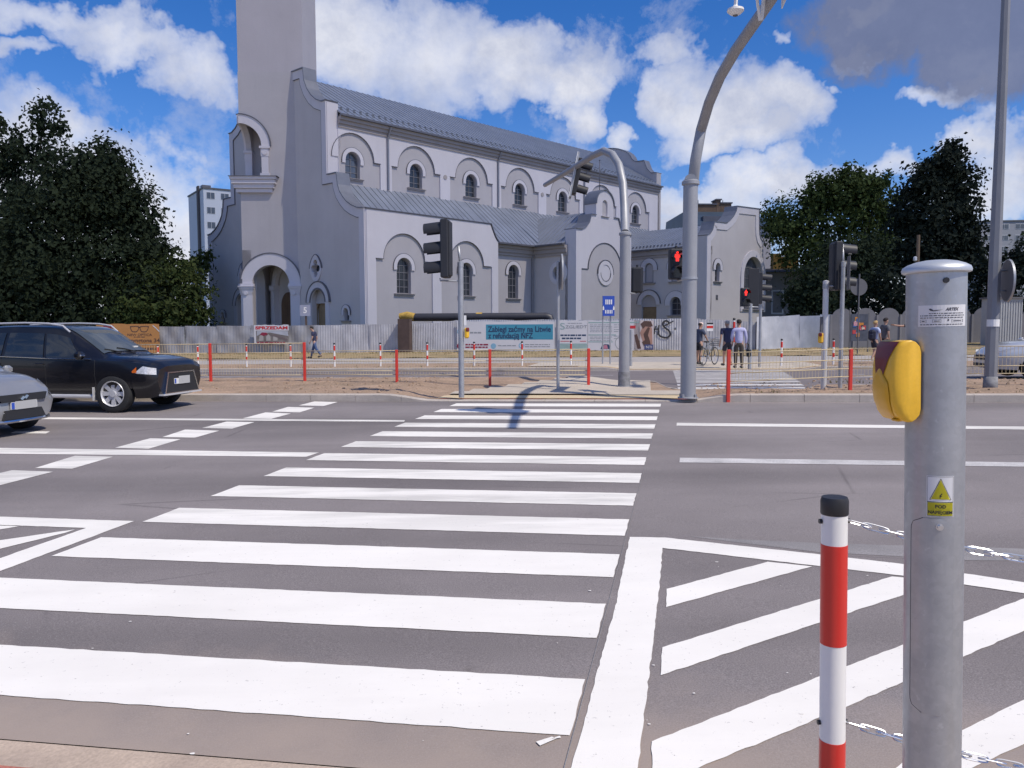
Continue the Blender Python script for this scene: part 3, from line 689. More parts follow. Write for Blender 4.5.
for F in (FR, FL):
    # porch storey with its round arch, columns and capitals
    mb = MB(); c = 2.24
    mb.plate([(0, 0), (.78, 0), (.78, 5.25)] + arc(c, 5.25, 1.46, PI, 0, 16)[1:] + [(3.7, 0), (SQ, 0), (SQ, 7.9), (0, 7.9)], [], -.7, 0, F); mb.build('porch_wall', M_GREY, tower)
    mb = MB(); mb.plate(ringpath(c, 5.25, 1.46, 2.36, 0, 24), [], 0, .17, F); mb.build('porch_arch', M_LILAC, tower)
    mb = MB(); mb.plate(ringpath(c, 5.25, 2.362, 2.44, 0, 24), [], 0, .22, F); mb.build('arch_drip_edge', M_FLASH, tower)
    for x in (.4, 4.16):
        mb = MB(); mb.bb(x - .37, x + .37, .2, 4.3, -.02, .2, F)
        mb.add([(x - .34, 4.3, -.02), (x + .34, 4.3, -.02), (x + .34, 4.3, .19), (x - .34, 4.3, .19), (x - .46, 4.85, -.02), (x + .46, 4.85, -.02), (x + .46, 4.85, .3), (x - .46, 4.85, .3)], [(0, 1, 5, 4), (1, 2, 6, 5), (2, 3, 7, 6), (3, 0, 4, 7)], F)
        mb.bb(x - .5, x + .5, 4.85, 5.0, -.02, .34, F); mb.cyl((x - .12, 4.5, .2), .16, .1, 12, F); col = mb.build('column', M_LILAC, tower)
        mb = MB(); mb.bb(x - .56, x + .56, 5.0, 5.06, -.02, .4, F); mb.bb(x - .52, x + .52, 5.06, 5.24, -.02, .32, F); mb.build('abacus', M_LILAC, col)
    # niche storey: a quarter arch that folds round the corner
    mb = MB(); rin, rout = 1.75, 2.42
    mb.plate(arc(0, 16.0, rin, PI / 2, 0, 12) + [(nb, 16.0), (nb, 18.6), (0, 18.6)], [], -.42, -.002, F); mb.build('niche_wall', M_GREY, tower)
    mb = MB(); mb.plate(arc(0, 16.0, rin, PI / 2, 0, 14) + arc(0, 16.0, rout, 0, PI / 2, 14), [], 0, .16, F); mb.build('niche_arch', M_LILAC, tower)
    mb = MB(); mb.plate(arc(0, 16.0, rout + .002, PI / 2, 0, 14) + arc(0, 16.0, rout + .075, 0, PI / 2, 14), [], 0, .22, F); mb.build('niche_drip_edge', M_FLASH, tower)
    mb = MB(); mb.bb(1.72, 2.26, 13.9, 15.2, -.45, .1, F); mb.bb(1.6, 2.36, 13.55, 13.9, -.5, .14, F); mb.cyl((1.99, 15.5, .08), .2, .1, 12, F); mb.bb(1.68, 2.3, 15.2, 15.82, -.46, .12, F); mb.bb(1.58, 2.42, 15.82, 15.998, -.5, .2, F); mb.build('niche_column', M_LILAC, tower)
mb = MB()
for e, z0, z1 in ((.66, 13.36, 13.56), (.55, 13.02, 13.34), (.42, 12.7, 13.0), (.26, 12.38, 12.68)):
    mb.plate([(-e, -e), (nb + e, -e), (nb + e, -.001), (-.001, -.001), (-.001, nb + e), (-e, nb + e)], [], z0, z1, TM)
bal = mb.build('balcony', M_LILAC, tower)
mb = MB(); mb.plate([(-.74, -.74), (nb + .78, -.74), (nb + .78, -.002), (-.002, -.002), (-.002, nb + .78), (-.74, nb + .78)], [], 13.56, 13.6, TM); mb.build('balcony_capping', M_FLASH, bal)
mb = MB(); mb.bb(1.0, 1.5, nb - .03, nb + .2, 13.6, 14.8, TM); mb.build('niche_door', M_FLASH, tower)
# porch interior
mb = MB(); mb.bb(-.0 + .7, SQ, .7, SQ, 7.4, 7.88, TM); mb.build('porch_ceiling', M_GREY, tower)
mb = MB(); mb.bb(PC - 3.1, PC + 3.1, 1.0, 1.2, 0, 7.3); mb.build('porch_back_wall', M_GREYL, church)
mb = MB(); mb.plate(archpath(PC - .0, .3, 2.2, 3.6), [], -.98, -.9, FAC(0)); mb.build('main_door', M_DOOR, church)
for x in (-1.9, 1.9):
    mb = MB(); mb.bb(PC + x - .28, PC + x + .28, .55, 1.0, .2, 4.9 + HB); mb.bb(PC + x - .4, PC + x + .4, .45, 1.0, 4.9 + HB, 5.3 + HB); mb.build('inner_column', M_LILAC, church)
mb = MB(); mb.plate(ringpath(PC, 5.25, 1.5, 2.1, 0), [], -.9, -.6, FAC(0)); mb.build('inner_arch', M_LILAC, church)
# --- nave upper walls
PN = -4.57; BQ = [2.27 + 6.29 * i for i in range(7)]
for side in (1, -1):
    M = SID(PN) if side == 1 else (frame((2 * PC - PN, 0, HB), (0, 1, 0), (0, 0, 1), (-1, 0, 0)))
    hl = [archpath(q, 13.2, 1.36, 14.55) for q in BQ]
    mb = MB(); mb.plate([(.9, 0), (44.3, 0), (44.3, 17.7), (.9, 17.7)], hl, -.5, 0, M); wl = mb.build('nave_wall', M_GREY, church)
    if side == -1: continue
    pan = []
    for q in BQ: pan.append([(max(q - 2.58, .95), 12.0), (q + 2.58, 12.0), (q + 2.58, 14.68), (q + 2.05, 14.68)] + arc(q, 14.68, 1.98, 0, PI, 16) + ([(q - 2.05, 14.68), (q - 2.58, 14.68)] if q > 3 else [(.95, 14.68)]))
    mb = MB(); mb.plate([(.91, 11.8), (44.29, 11.8), (44.29, 17.0), (.91, 17.0)], pan, 0.002, .12, M); mb.build('arcade_facing', M_LILAC, church)
    for i, q in enumerate(BQ):
        mb = MB(); mb.plate(arc(q, 14.68, 1.955, 0, PI, 18) + arc(q, 14.68, 1.985, PI, 0, 18), [], .06, .145, M); 
        for e in ((-1, 1) if i else (1,)): mb.bb(q + e * 1.95, q + e * 2.62, 14.66, 14.70, .05, .15, M)
        mb.build('arch_drip_edge', M_FLASH, church)
        window(M, q, 13.2, 15.23, 1.36, ring=(.7, 1.0), gl=M_GLASSB if i == 0 else None)
    for q in (8.55 + 3.15, 21.1 + 3.15):
        mb = MB(); mb.cyl((q, 14.55, .12), .2, .05, 16, M); mb.build('wall_rosette', M_STONE, church)
    mb = MB()
    for z0, z1, o_ in ((16.9, 17.15, .22), (17.15, 17.42, .34), (17.42, 17.66, .5)): mb.bb(.92, 44.5, z0, z1, -.1, o_, M)
    mb.build('cornice', M_STONE, church)
    mb = MB(); mb.bb(.92, 44.55, 17.66, 17.8, .3, .72, M); mb.build('gutter', M_FLASH, church)
    for q in (5.55, 18.1, 30.7):
        mb = MB(); mb.tube([M @ Vector(p) for p in ((q, 17.6, .62), (q, 17.3, .5), (q, 16.8, .24), (q, 16.5, .22), (q, 12.7, .22))], .085, 8); mb.build('downpipe', M_PIPE, church)
# --- roofs with standing seams
def roof(name, a, b, c, d, n, parent=church, th=.1, seam=.035, guards=True):   # a-b along the eaves, d-c along the ridge
    a, b, c, d = [Vector(p) + Vector((0, 0, HB)) for p in (a, b, c, d)]; nn = (b - a).cross(d - a).normalized()
    if nn.z < 0: nn = -nn
    mb = MB(); vs = [a, b, c, d]; mb.add(vs + [p - nn * th for p in vs], [(0, 1, 2, 3), (7, 6, 5, 4), (0, 4, 5, 1), (1, 5, 6, 2), (2, 6, 7, 3), (3, 7, 4, 0)])
    mb.mi = 1
    for i in range(1, n):
        f = i / n; p0, p1 = a + (b - a) * f, d + (c - d) * f; w_ = (b - a).normalized() * .022
        mb.add([p0 - w_, p0 + w_, p1 + w_, p1 - w_] + [p + nn * seam for p in (p0 - w_, p0 + w_, p1 + w_, p1 - w_)], [(4, 5, 6, 7), (0, 1, 5, 4), (1, 2, 6, 5), (2, 3, 7, 6), (3, 0, 4, 7)])
    if guards:                                         # small snow guards in two staggered rows
        for i in range(n * 2):
            f = (i + .5) / (2 * n); k = .09 if i % 2 else .15
            p = (a + (b - a) * f) * (1 - k) + (d + (c - d) * f) * k
            mb.box((0, 0, 0), (.20, .05, .10), frame(p + nn * .05, (b - a).normalized(), nn.cross((b - a).normalized()), nn))
    return mb.build(name, [M_ROOF, M_ROOFSEAM], parent)
roof('nave_roof', (PN + .68, .9, 17.82), (PN + .68, 44.2, 17.82), (PC, 44.2, 22.5), (PC, .9, 22.5), 72)
roof('nave_roof', (2 * PC - PN - .68, 44.2, 17.82), (2 * PC - PN - .68, .9, 17.82), (PC, .9, 22.5), (PC, 44.2, 22.5), 36, guards=False)
roof('aisle_roof', (-.48, .9, 9.43), (-.48, 13.5, 9.43), (PN, 13.5, 12.75), (PN, .9, 12.75), 21, guards=False)
roof('aisle_roof', (.22, 13.5, 8.86), (.22, 18.64, 8.86), (PN, 18.64, 12.75), (PN, 13.5, 12.75), 9, guards=False)
roof('aisle_roof', (.22, 26.6, 8.86), (.22, 44.2, 8.86), (PN, 44.2, 12.75), (PN, 26.6, 12.75), 30, guards=False)
roof('aisle_roof', (PN, 18.64, 12.75), (PN, 26.6, 12.75), (.0, 26.6, 9.2), (.0, 18.64, 9.2), 14, guards=False)
roof('aisle_roof', (2 * PC - .2, 44.2, 8.86), (2 * PC - .2, .9, 8.86), (2 * PC - PN, .9, 12.75), (2 * PC - PN, 44.2, 12.75), 20, guards=False)
mb = MB(); mb.bb(2 * PC, 2 * PC + .5, .9, 44.3, 0, 8.9 + HB); mb.build('far_aisle_wall', M_GREY, church)
# --- far gable of the nave
hg = [(0, 8), (0, 18.2), (0, 19.35), (.75, 19.4), (1.35, 20.0), (1.75, 20.95), (2.95, 21.0)]
fg = [(PN - x, z) for x, z in hg] + arc(PC, 21.0, 4.1, .16, PI - .16, 16)
fg = [(x, 21.0 + (z - 21.0) * .52) if z > 21.01 else (x, z) for x, z in fg] + [(2 * PC - PN + x, z) for x, z in reversed(hg)]
mb = MB(); mb.plate(fg, [], -.9, 0, FAC(44.2)); mb.build('far_gable', M_GREY, church)
mb = MB(); cl = fg[2:-2]; a = offset_line(cl, .01); b = offset_line(cl, .09)
if a[5][1] < cl[5][1]: a = offset_line(cl, -.01); b = offset_line(cl, -.09)
for i in range(len(cl) - 1): mb.plate([a[i], a[i + 1], b[i + 1], b[i]], [], -1.0, .1, FAC(44.2))
mb.build('far_gable_capping', M_CAP, church)
mb = MB(); mb.plate([(PN, 0), (PN, 17), (2 * PC - PN, 17), (2 * PC - PN, 0)], [], -.6, -.1, FAC(44.2)); mb.build('end_wall', M_GREY, church)
# --- aisle wall with its parapet, two arcaded bays, then a set-back bay
pout = [(.9, 0), (13.5, 0), (13.5, 8.85), (13.3, 9.05), (13.1, 9.3), (12.85, 9.75), (12.6, 10.25), (.9, 10.25)]
B1 = [3.5, 9.9]; S0 = SID(0)
mb = MB(); mb.plate(pout, [archpath(q, 4.25, 1.36, 6.25) for q in B1], -.5, 0, S0); mb.build('aisle_wall', M_GREY, church)
pan = []
for q, l, r_ in ((3.5, .85, 6.25), (9.9, 7.15, 12.75)):
    pan.append([(l, .3), (r_, .3), (r_, 6.76), (q + 2.2, 6.76)] + arc(q, 6.76, 1.98 if q < 5 else 1.9, 0, PI, 16) + [(q - 2.2, 6.76), (l, 6.76)])
pfac = [(.07, .2), (13.49, .2), (13.49, 8.83), (13.29, 9.03), (13.09, 9.28), (12.84, 9.73), (12.59, 10.24), (.07, 10.24)]
mb = MB(); mb.plate(pfac, pan, .002, .12, S0); mb.build('aisle_facing', M_LILAC, church)
mb = MB(); cl = [(0, 10.25), (12.62, 10.25), (12.87, 9.75), (13.12, 9.3), (13.32, 9.05), (13.55, 8.85)]; a = offset_line(cl, -.01); b = offset_line(cl, -.08)
for i in range(len(cl) - 1): mb.plate([a[i], a[i + 1], b[i + 1], b[i]], [], -.6, .2, S0)
mb.build('parapet_capping', M_FLASH, church)
for q, rr in ((3.5, 1.98), (9.9, 1.9)):
    mb = MB(); mb.plate(arc(q, 6.76, rr - .025, 0, PI, 18) + arc(q, 6.76, rr + .005, PI, 0, 18), [], .06, .145, S0)
    for e in (-1, 1): mb.bb(q + e * (rr - .03), q + e * 2.68, 6.74, 6.78, .05, .15, S0)
    mb.build('arch_drip_edge', M_FLASH, church); window(S0, q, 4.25, 6.93, 1.36, ring=(.7, 1.0), munt=(3, 5))
S1 = SID(-.6)
for q0, q1 in ((13.5, 18.64), (26.6, 44.2)):
    hq = [16.05] if q0 < 20 else [31.0, 37.3, 42]
    mb = MB(); mb.plate([(q0, 0), (q1, 0), (q1, 8.8), (q0, 8.8)], [archpath(q, 4.2, 1.3, 6.48) for q in hq], -.5, 0, S1); mb.build('aisle_wall', M_GREY, church)
    for q in hq: window(S1, q, 4.2, 7.13, 1.3, ring=(.67, .97), munt=(3, 5))
    mb = MB()
    for z0, z1, o_ in ((7.9, 8.15, .15), (8.15, 8.5, .28), (8.5, 8.75, .45)): mb.bb(q0 + .01, q1, z0, z1, -.05, o_, S1)
    mb.build('cornice', M_STONE, church); mb = MB(); mb.bb(q0 + .02, q1, 8.74, 8.88, .5, .86, S1); mb.build('gutter', M_FLASH, church)
mb = MB(); mb.tube([S1 @ Vector(p) for p in ((18.5, 8.7, .6), (18.45, 8.3, .4), (18.4, 7.8, .12), (18.4, .5, .12))], .075, 8); mb.build('downpipe', M_PIPE, church)
# --- transept
PT, Q0, Q1 = 4.33, 18.64, 26.66; QM = (Q0 + Q1) / 2
NQ = frame((0, Q0, HB), (1, 0, 0), (0, 0, 1), (0, -1, 0))
mb = MB(); cir = arc(2.38, 6.4, .62, 0, 2 * PI, 24)[:-1]; mb.plate([(-.6, 0), (PT - 1.2, 0), (PT - .9, 0), (PT - .9, 8.8), (-.6, 8.8)], [cir], -.5, 0, NQ); mb.build('transept_side', M_GREYL, church)
mb = MB(); mb.plate(arc(2.38, 6.4, 1.0, 0, 2 * PI, 24)[:-1], [cir], 0, .1, NQ); o = mb.build('round_window', M_LILAC, church)
mb = MB(); mb.plate(arc(2.38, 6.4, .66, 0, 2 * PI, 24)[:-1], [], -.34, -.3, NQ); mb.build('glass', M_GLASS, o)
mb = MB(); mb.bb(2.36, 2.4, 5.78, 7.02, -.3, -.24, NQ); mb.bb(1.76, 3.0, 6.38, 6.42, -.299, -.245, NQ); mb.build('frame', M_MUNT, o)
mb = MB()
for z0, z1, o_ in ((7.9, 8.15, .15), (8.15, 8.5, .28), (8.5, 8.75, .45)): mb.bb(-.3, PT - .9, z0, z1, -.05, o_, NQ)
mb.build('cornice', M_STONE, church); mb = MB(); mb.bb(-.4, PT - .9, 8.74, 8.88, .4, .75, NQ); mb.build('gutter', M_FLASH, church)
mb = MB(); mb.bb(-.6, PT - .9, Q1 - .5, Q1, 0, 9.0 + HB); mb.build('transept_side', M_GREYL, church)
hl_ = [(Q0, 0), (Q0, 10.05), (Q0 + .75, 10.07), (Q0 + 1.3, 10.3), (Q0 + 1.75, 10.72), (Q0 + 2.0, 11.3), (Q0 + 2.05, 11.42), (Q0 + 2.75, 11.44), (Q0 + 2.75, 12.45)]
tg = hl_ + arc(QM, 12.45, 1.26, PI, 0, 16) + [(2 * QM - q, z) for q, z in reversed(hl_)]
ST = SID(PT)
nh = archpath(QM, 11.5, .75, 12.5)
mb = MB(); mb.plate(tg, [nh], -1.2, 0, ST); tw = mb.build('transept_gable', M_LILAC, church)
mb = MB(); mb.sheet(archpath(QM, 11.45, .8, 12.5), [], -.15, ST); mb.bb(QM - .55, QM + .55, 11.4, 11.47, 0, .14, ST); mb.build('blind_niche', M_GREY, tw)
mb = MB(); cl = hl_[1:] + arc(QM, 12.45, 1.26, PI, 0, 16)[1:-1] + [(2 * QM - q, z) for q, z in reversed(hl_[1:])]; a = offset_line(cl, -.01); b = offset_line(cl, -.08)
for i in range(len(cl) - 1):
    if abs(cl[i][0] - cl[i + 1][0]) < .02:
        if mb.v: mb.build('gable_capping', M_CAP, church); mb = MB()
        continue
    mb.plate([a[i], a[i + 1], b[i + 1], b[i]], [], -1.32, .12, ST)
if mb.v: mb.build('gable_capping', M_CAP, church)
pn_ = [(Q0 + .75, .3), (Q1 - .75, .3), (Q1 - .75, 6.7), (Q1 - 1.35, 6.7)] + arc(QM, 6.7, 2.4, 0, PI, 18) + [(Q0 + 1.35, 6.7), (Q0 + .75, 6.7)]
mb = MB(); mb.plate(pn_, [], .0, .03, ST); mb.build('gable_panel', M_GREY, church)
mb = MB(); mb.plate(arc(QM, 6.7, 2.4, 0, PI, 18) + arc(QM, 6.7, 2.46, PI, 0, 18), [], 0, .1, ST); mb.bb(Q0 + .75, Q0 + 1.6, 6.7, 6.76, 0, .1, ST); mb.bb(Q1 - 1.6, Q1 - .75, 6.7, 6.76, 0, .1, ST); mb.build('arch_drip_edge', M_FLASH, church)
mb = MB(); mb.plate(arc(QM, 6.5, 1.1, 0, 2 * PI, 28)[:-1], [arc(QM, 6.5, .72, 0, 2 * PI, 28)[:-1]], .03, .14, ST); o = mb.build('blind_oculus', M_LILAC, church)
mb = MB(); mb.plate(arc(QM, 6.5, .7, 0, 2 * PI, 28)[:-1], [], .03, .09, ST); mb.build('disc', M_LILAC, o)
mb = MB(); mb.plate(arc(QM, 6.5, .76, PI, 2 * PI, 14) + arc(QM, 6.5, .715, 2 * PI, PI, 14), [], .1, .16, ST); mb.plate(arc(QM, 6.5, 1.16, -.1, PI + .1, 20) + arc(QM, 6.5, 1.102, PI + .1, -.1, 20), [], .03, .17, ST); mb.build('drip_edge', M_FLASH, o)
mb = MB(); cz = 13.7; P_ = lambda q, z, o_=-.6: ST @ Vector((q, z, o_))
mb.tube([P_(QM, cz), P_(QM, cz + 2.7)], .035, 8); mb.tube([P_(QM - .7, cz + 1.8), P_(QM + .7, cz + 1.8)], .03, 8)
for q, z in ((QM - .7, cz + 1.8), (QM + .7, cz + 1.8), (QM, cz + 2.7)): mb.box(P_(q, z), (.1, .1, .1))
mb.build('roof_cross', M_FLASH, church)
zr = 12.0
roof('transept_roof', (-3.0, Q0 - .42, 8.86), (PT - 1.15, Q0 - .42, 8.86), (PT - 1.15, QM, zr), (-3.6, QM, zr), 12, guards=False)
roof('transept_roof', (PT - 1.15, Q1 + .42, 8.86), (-3.0, Q1 + .42, 8.86), (-3.6, QM, zr), (PT - 1.15, QM, zr), 12, guards=False)
# --- wing at the far end with its own gable
QW, PE = 30.5, 10.2
NW = frame((0, QW, HB), (1, 0, 0), (0, 0, 1), (0, -1, 0))
wh = [archpath(3.74, 5.95, .95, 7.35), archpath(3.75, .3, 1.7, 3.95), archpath(6.72, 2.8, 1.15, 3.95), archpath(6.7, 5.95, .95, 7.35)]
mb = MB(); mb.plate([(-.6, 0), (PE, 0), (PE, 9.05), (-.6, 9.05)], wh, -.5, 0, NW); wing = mb.build('wing_wall', M_GREYL, church)
for c in (3.74, 6.7):
    o = window(NW, c, 5.95, 7.82, .95, depth=.1, ring=(.5, .95), munt=(1, 1), gl=M_GREY)
window(NW, 6.72, 2.8, 4.52, 1.15, ring=(.6, 1.15), munt=(2, 3))
mb = MB(); mb.plate(archpath(3.75, .3, 1.66, 3.2), [], -.3, -.22, NW); o = mb.build('wing_door', M_TAN, church)
mb = MB(); mb.plate(archpath(3.75, 3.65, 1.66, 3.95), [], -.22, -.14, NW); mb.build('tympanum', M_GREY, o)
mb = MB(); mb.plate(ringpath(3.75, 3.95, .86, 1.3, .1), [], 0, .12, NW); mb.build('surround', M_LILAC, o)
mb = MB(); mb.plate(ringpath(3.75, 3.95, 1.302, 1.37, .0), [], 0, .16, NW); mb.build('drip_edge', M_FLASH, o)
mb = MB(); mb.bb(-.6, 9.1, 8.3, 8.55, 0, .12, NW); mb.bb(-.6, 9.1, 8.55, 9.0, 0, .24, NW); mb.build('cornice', M_STONE, church)
mb = MB(); mb.bb(-.6, 9.1, 9.0, 9.13, .2, .5, NW); mb.build('gutter', M_FLASH, church)
roof('wing_roof', (-3, QW - .45, 9.1), (9.2, QW - .45, 9.1), (9.2, 36.2, 11.72), (-3, 36.2, 11.72), 30)
roof('wing_roof', (9.2, 42.2, 9.1), (-3, 42.2, 9.1), (-3, 36.2, 11.72), (9.2, 36.2, 11.72), 15, guards=False)
wg = [(29.95, 0), (29.95, 9.92), (30.45, 10.1), (30.85, 10.45), (31.1, 11.0), (31.15, 11.22), (33.4, 11.3), (34.1, 11.66), (34.75, 12.1), (35.2, 12.6), (35.35, 13.05), (39.75, 13.25), (39.8, 11.6), (39.9, 10.9), (40.15, 10.45), (40.5, 10.2), (41.0, 10.1), (41.0, 0)]
SW = SID(PE); big = archpath(38.9, 3.4, 3.9, 6.6, 18); sm = archpath(31.95, 5.85, .85, 7.15)
mb = MB(); mb.plate(wg, [big, sm], -1.1, 0, SW); mb.build('wing_gable', M_GREYL, church)
mb = MB(); d_ = offset_line(wg, .62)
if d_[1][0] < wg[1][0]: d_ = offset_line(wg, -.62)
for i in range(1, len(wg) - 2): mb.plate([wg[i], wg[i + 1], d_[i + 1], d_[i]], [], 0, .08, SW)
mb.plate([(29.95, .3), (30.6, .3), (30.6, 9.8), (29.95, 9.92)], [], .0, .081, SW); mb.build('gable_band', M_LILAC, church)
mb = MB(); a = offset_line(wg, -.01); b = offset_line(wg, -.08)
if b[10][1] < wg[10][1]: a = offset_line(wg, .01); b = offset_line(wg, .08)
for i in range(1, len(wg) - 2): mb.plate([a[i], a[i + 1], b[i + 1], b[i]], [], -1.2, .14, SW)
mb.build('gable_capping', M_CAP, church)
window(SW, 31.95, 5.85, 7.57, .85, ring=(.44, .85), munt=(2, 3))
window(SW, 38.9, 3.4, 8.55, 3.9, ring=None, munt=(3, 5), depth=.5, gl=M_GLASSB)
mb = MB(); mb.plate(ringpath(38.9, 6.6, 1.97, 2.55, 3.4), [], 0, .1, SW); mb.build('window_surround', M_LILAC, church)
mb = MB(); mb.bb(31.75, 32.1, 4.2, 4.65, 0, .03, SW); mb.build('wall_plaque', M_FLASH, church)
mb = MB(); mb.bb(PE - 1.2, -.6, 40.5, 41.0, 0, 9 + HB); mb.build('wing_back_wall', M_GREYL, church)
# ------------------------------------------------------------------ street furniture
M_GALV = mat('galvanised_steel', (.42, .43, .45), .5, metal=.55, var=.14, scale=6, bump=.06, bscale=40, fine=.08, fscale=90, tint=(.30, .31, .33), tscale=5, tamt=.5)
M_GALVP = mat('mast_paint', (.33, .335, .355), .5, metal=.25, var=.06, scale=3, fine=.06, fscale=60)
M_WHITEP = mat('white_plastic', (.78, .77, .76), .4, var=.04, scale=4)
M_REDP2 = mat('red_enamel', (.62, .035, .025), .38, var=.06, scale=5)
M_BLACKP = mat('black_plastic', (.022, .022, .026), .5, var=.15, scale=4)
M_HOUS = mat('signal_housing', (.022, .023, .029), .55, var=.12, scale=5)
M_LENS = mat('dark_lens', (.02, .02, .022), .15, var=.1)
M_REDL = mat('red_lamp', (.8, .02, .01), .4, var=0, emit=(1.0, .035, .03), estr=1.6)
M_YEL = mat('yellow_plastic', (.76, .44, .03), .38, var=.07, scale=14, bump=.05, bscale=300, fine=.03, fscale=120)
M_YELD = mat('yellow_cover', (.66, .36, .02), .35, var=.07, scale=14)
M_MAROON = mat('maroon_lens', (.17, .022, .018), .38, var=.15, scale=30)
M_ORED = mat('red_post_paint', (.62, .045, .03), .5, var=.10, scale=6)
M_BEIGE = mat('beige_mesh', (.56, .46, .29), .55, var=.08, scale=3)
M_ZINCB = mat('sign_back', (.13, .13, .14), .6, metal=.3, var=.1)
M_CHAIN = mat('chain_steel', (.62, .63, .66), .28, metal=.9, var=.1)
M_BLUE = mat('sign_blue', (.03, .08, .42), .45, var=.05)
M_INK = mat('black_ink', (.02, .02, .025), .6, var=0)

def signal_head(parent, M, n=3, s=.30, visor=True, lit=None, name='signal_head'):
    hh = s * 1.14 * n
    mb = MB(); mb.bevbox((0, .06, hh / 2), (s * 1.06, .16, hh), .02, M); mb.bevbox((0, .13, hh / 2), (s * .8, .10, hh * .94), .02, M); h = mb.build(name, M_HOUS, parent)
    for i in range(n):
        z = hh - s * 1.14 * (i + .5)
        mb = MB(); mb.cyl((0, -.022, z), s * .43, .012, 24, M, 'Y'); mb.build('lens', M_REDL if lit == i else M_LENS, h)
        if visor:
            mb = MB(); F = M @ TR(0, -.02, z) @ ROT('X', PI / 2 + .1)
            mb.lathe([(s * .47, 0), (s * .45, s * 1.02), (s * .425, s * 1.0), (s * .445, 0)], 22, F, -.45, PI + .45, True); mb.build('visor', M_HOUS, h)
    return h
def ped_signal(parent, M, lit=True, back=False):
    h = signal_head(parent, M, 2, .27, visor=False)
    if lit:
        mb = MB(); z = .27 * 1.14 * 1.5; Fp = M @ frame((0, -.030, z), (1, 0, 0), (0, 0, 1), (0, -1, 0))
        mb.plate(arc(0, .075, .026, 0, 2 * PI, 12)[:-1], [], 0, .004, Fp)
        mb.plate([(-.05, .045), (.05, .045), (.058, -.02), (.035, -.02), (.03, -.10), (.004, -.10), (0, -.03), (-.004, -.10), (-.03, -.10), (-.035, -.02), (-.058, -.02)], [], 0, .004, Fp); mb.build('red_figure', M_REDL, h)
    for i in range(2):
        z = .27 * 1.14 * (i + .5); mb = MB(); mb.lathe([(.125, 0), (.12, .17), (.112, .17), (.118, 0)], 18, M @ TR(0, -.02, z) @ ROT('X', PI / 2 + .08), -.1, PI + .1); mb.build('visor', M_HOUS, h)
    mb = MB(); mb.cyl((0, .06, .615), .03, .06, 10, M); mb.build('sounder', M_HOUS, h)
    return h
def button_box(parent, M):                            # small request button, seen from afar
    mb = MB(); mb.bevbox((0, 0, 0), (.10, .08, .22), .025, M); o = mb.build('push_button', M_YEL, parent)
    mb = MB(); mb.bevbox((0, -.035, .07), (.07, .04, .08), .012, M); mb.build('button_lens', M_MAROON, o); return o
def LOC(rz, x=0, y=0, z=0): return TR(x, y, z) @ ROT('Z', rz)
FACE_CAM = 0.0
# --- mast 1: arm over the near lanes, standing at the island beside the crossing
b = g(688, 397, .1); mast = thing('signal_mast', 'nearest tall grey signal mast, its curved arm reaching out of the frame overhead', 'signal mast', (b.x, b.y, b.z - .02))
L = lambda p: Vector(p) - Vector(mast.location)
mb = MB(); pt = [(0, 0, 0), (0, 0, 4.2)]; mb.tube(pt, [.15, .138], 22); mb.lathe([(.142, 4.1), (.168, 4.11), (.168, 4.17), (.12, 4.2)], 22); mb.lathe([(.2, 0), (.2, .02), (.15, .03)], 22)
for a in range(4): mb.box((.17 * math.cos(a * PI / 2 + .8), .17 * math.sin(a * PI / 2 + .8), .05), (.04, .04, .06))
mb.build('lower_tube', M_GALVP, mast)
arm = [(0, 0, 4.2)] + [tuple(L(at(x, y, Y))) for x, y, Y in ((692.5, 188, 16.5), (695.5, 160, 16.35), (701, 130, 16.42), (709, 103, 15.7), (720, 77, 14.9), (735.5, 50.5, 13.85), (754, 24, 12.9), (768, 4, 12.3))]
p_, q_ = Vector(arm[-2]), Vector(arm[-1]); arm.append(tuple(q_ + (q_ - p_).normalized() * 3.0 + Vector((0, 0, .05))))
arm = [tuple(Vector(a)) for a in arm]
mb = MB(); mb.tube(arm, [.118, .112, .108, .104, .10, .097, .094, .09, .086, .065], 20); mb.build('arm', M_GALVP, mast)
hp = L(at(681.5, 280, 16.5)); ped_signal(mast, LOC(.12, hp.x - .14, hp.y - .2, hp.z)); 
mb = MB(); mb.tube([(hp.x - .1, hp.y - .12, hp.z - .02), (0, 0, hp.z - .02)], .02, 8); mb.tube([(hp.x - .1, hp.y - .12, hp.z + .5), (0, 0, hp.z + .5)], .02, 8); mb.build('bracket', M_GALV, mast); mb = MB(); mb.lathe([(.14, hp.z - .05), (.158, hp.z - .045), (.158, hp.z - .005), (.14, hp.z)], 18); mb.build('clamp_ring', M_GALV, mast)
dp = L(at(735.5, 9, 11.75))
mb = MB(); mb.lathe([(.001, .06), (.03, .05), (.05, .02), (.115, 0), (.12, -.03), (.10, -.05), (.07, -.075), (.03, -.09), (.001, -.092)], 20, TR(*dp)); cmr = mb.build('dome_camera', M_WHITEP, mast)
mb = MB(); mb.cyl((dp.x, dp.y, dp.z - .096), .035, .02, 14); mb.build('lens', M_LENS, cmr)
ar = Vector(arm[-2]); mb = MB(); mb.tube([dp + Vector((0, 0, .04)), dp + Vector((.03, 0, .55)), Vector((ar.x, ar.y - .3, dp.z + .62))], .028, 8); mb.build('camera_bracket', M_WHITEP, mast)
bp = L(at(760, 12, 12.2)); mb = MB(); mb.tube([bp + Vector((0, 0, -.12)), bp + Vector((-.13, -.2, .25)), bp + Vector((-.2, -.3, .5))], .022, 8); mb.tube([bp + Vector((.02, 0, -.12)), bp + Vector((.05, -.1, .45))], .03, 8); mb.build('clamp', M_WHITEP, mast)
tip = Vector(arm[-1]); mid = Vector(arm[-2]).lerp(tip, .55)
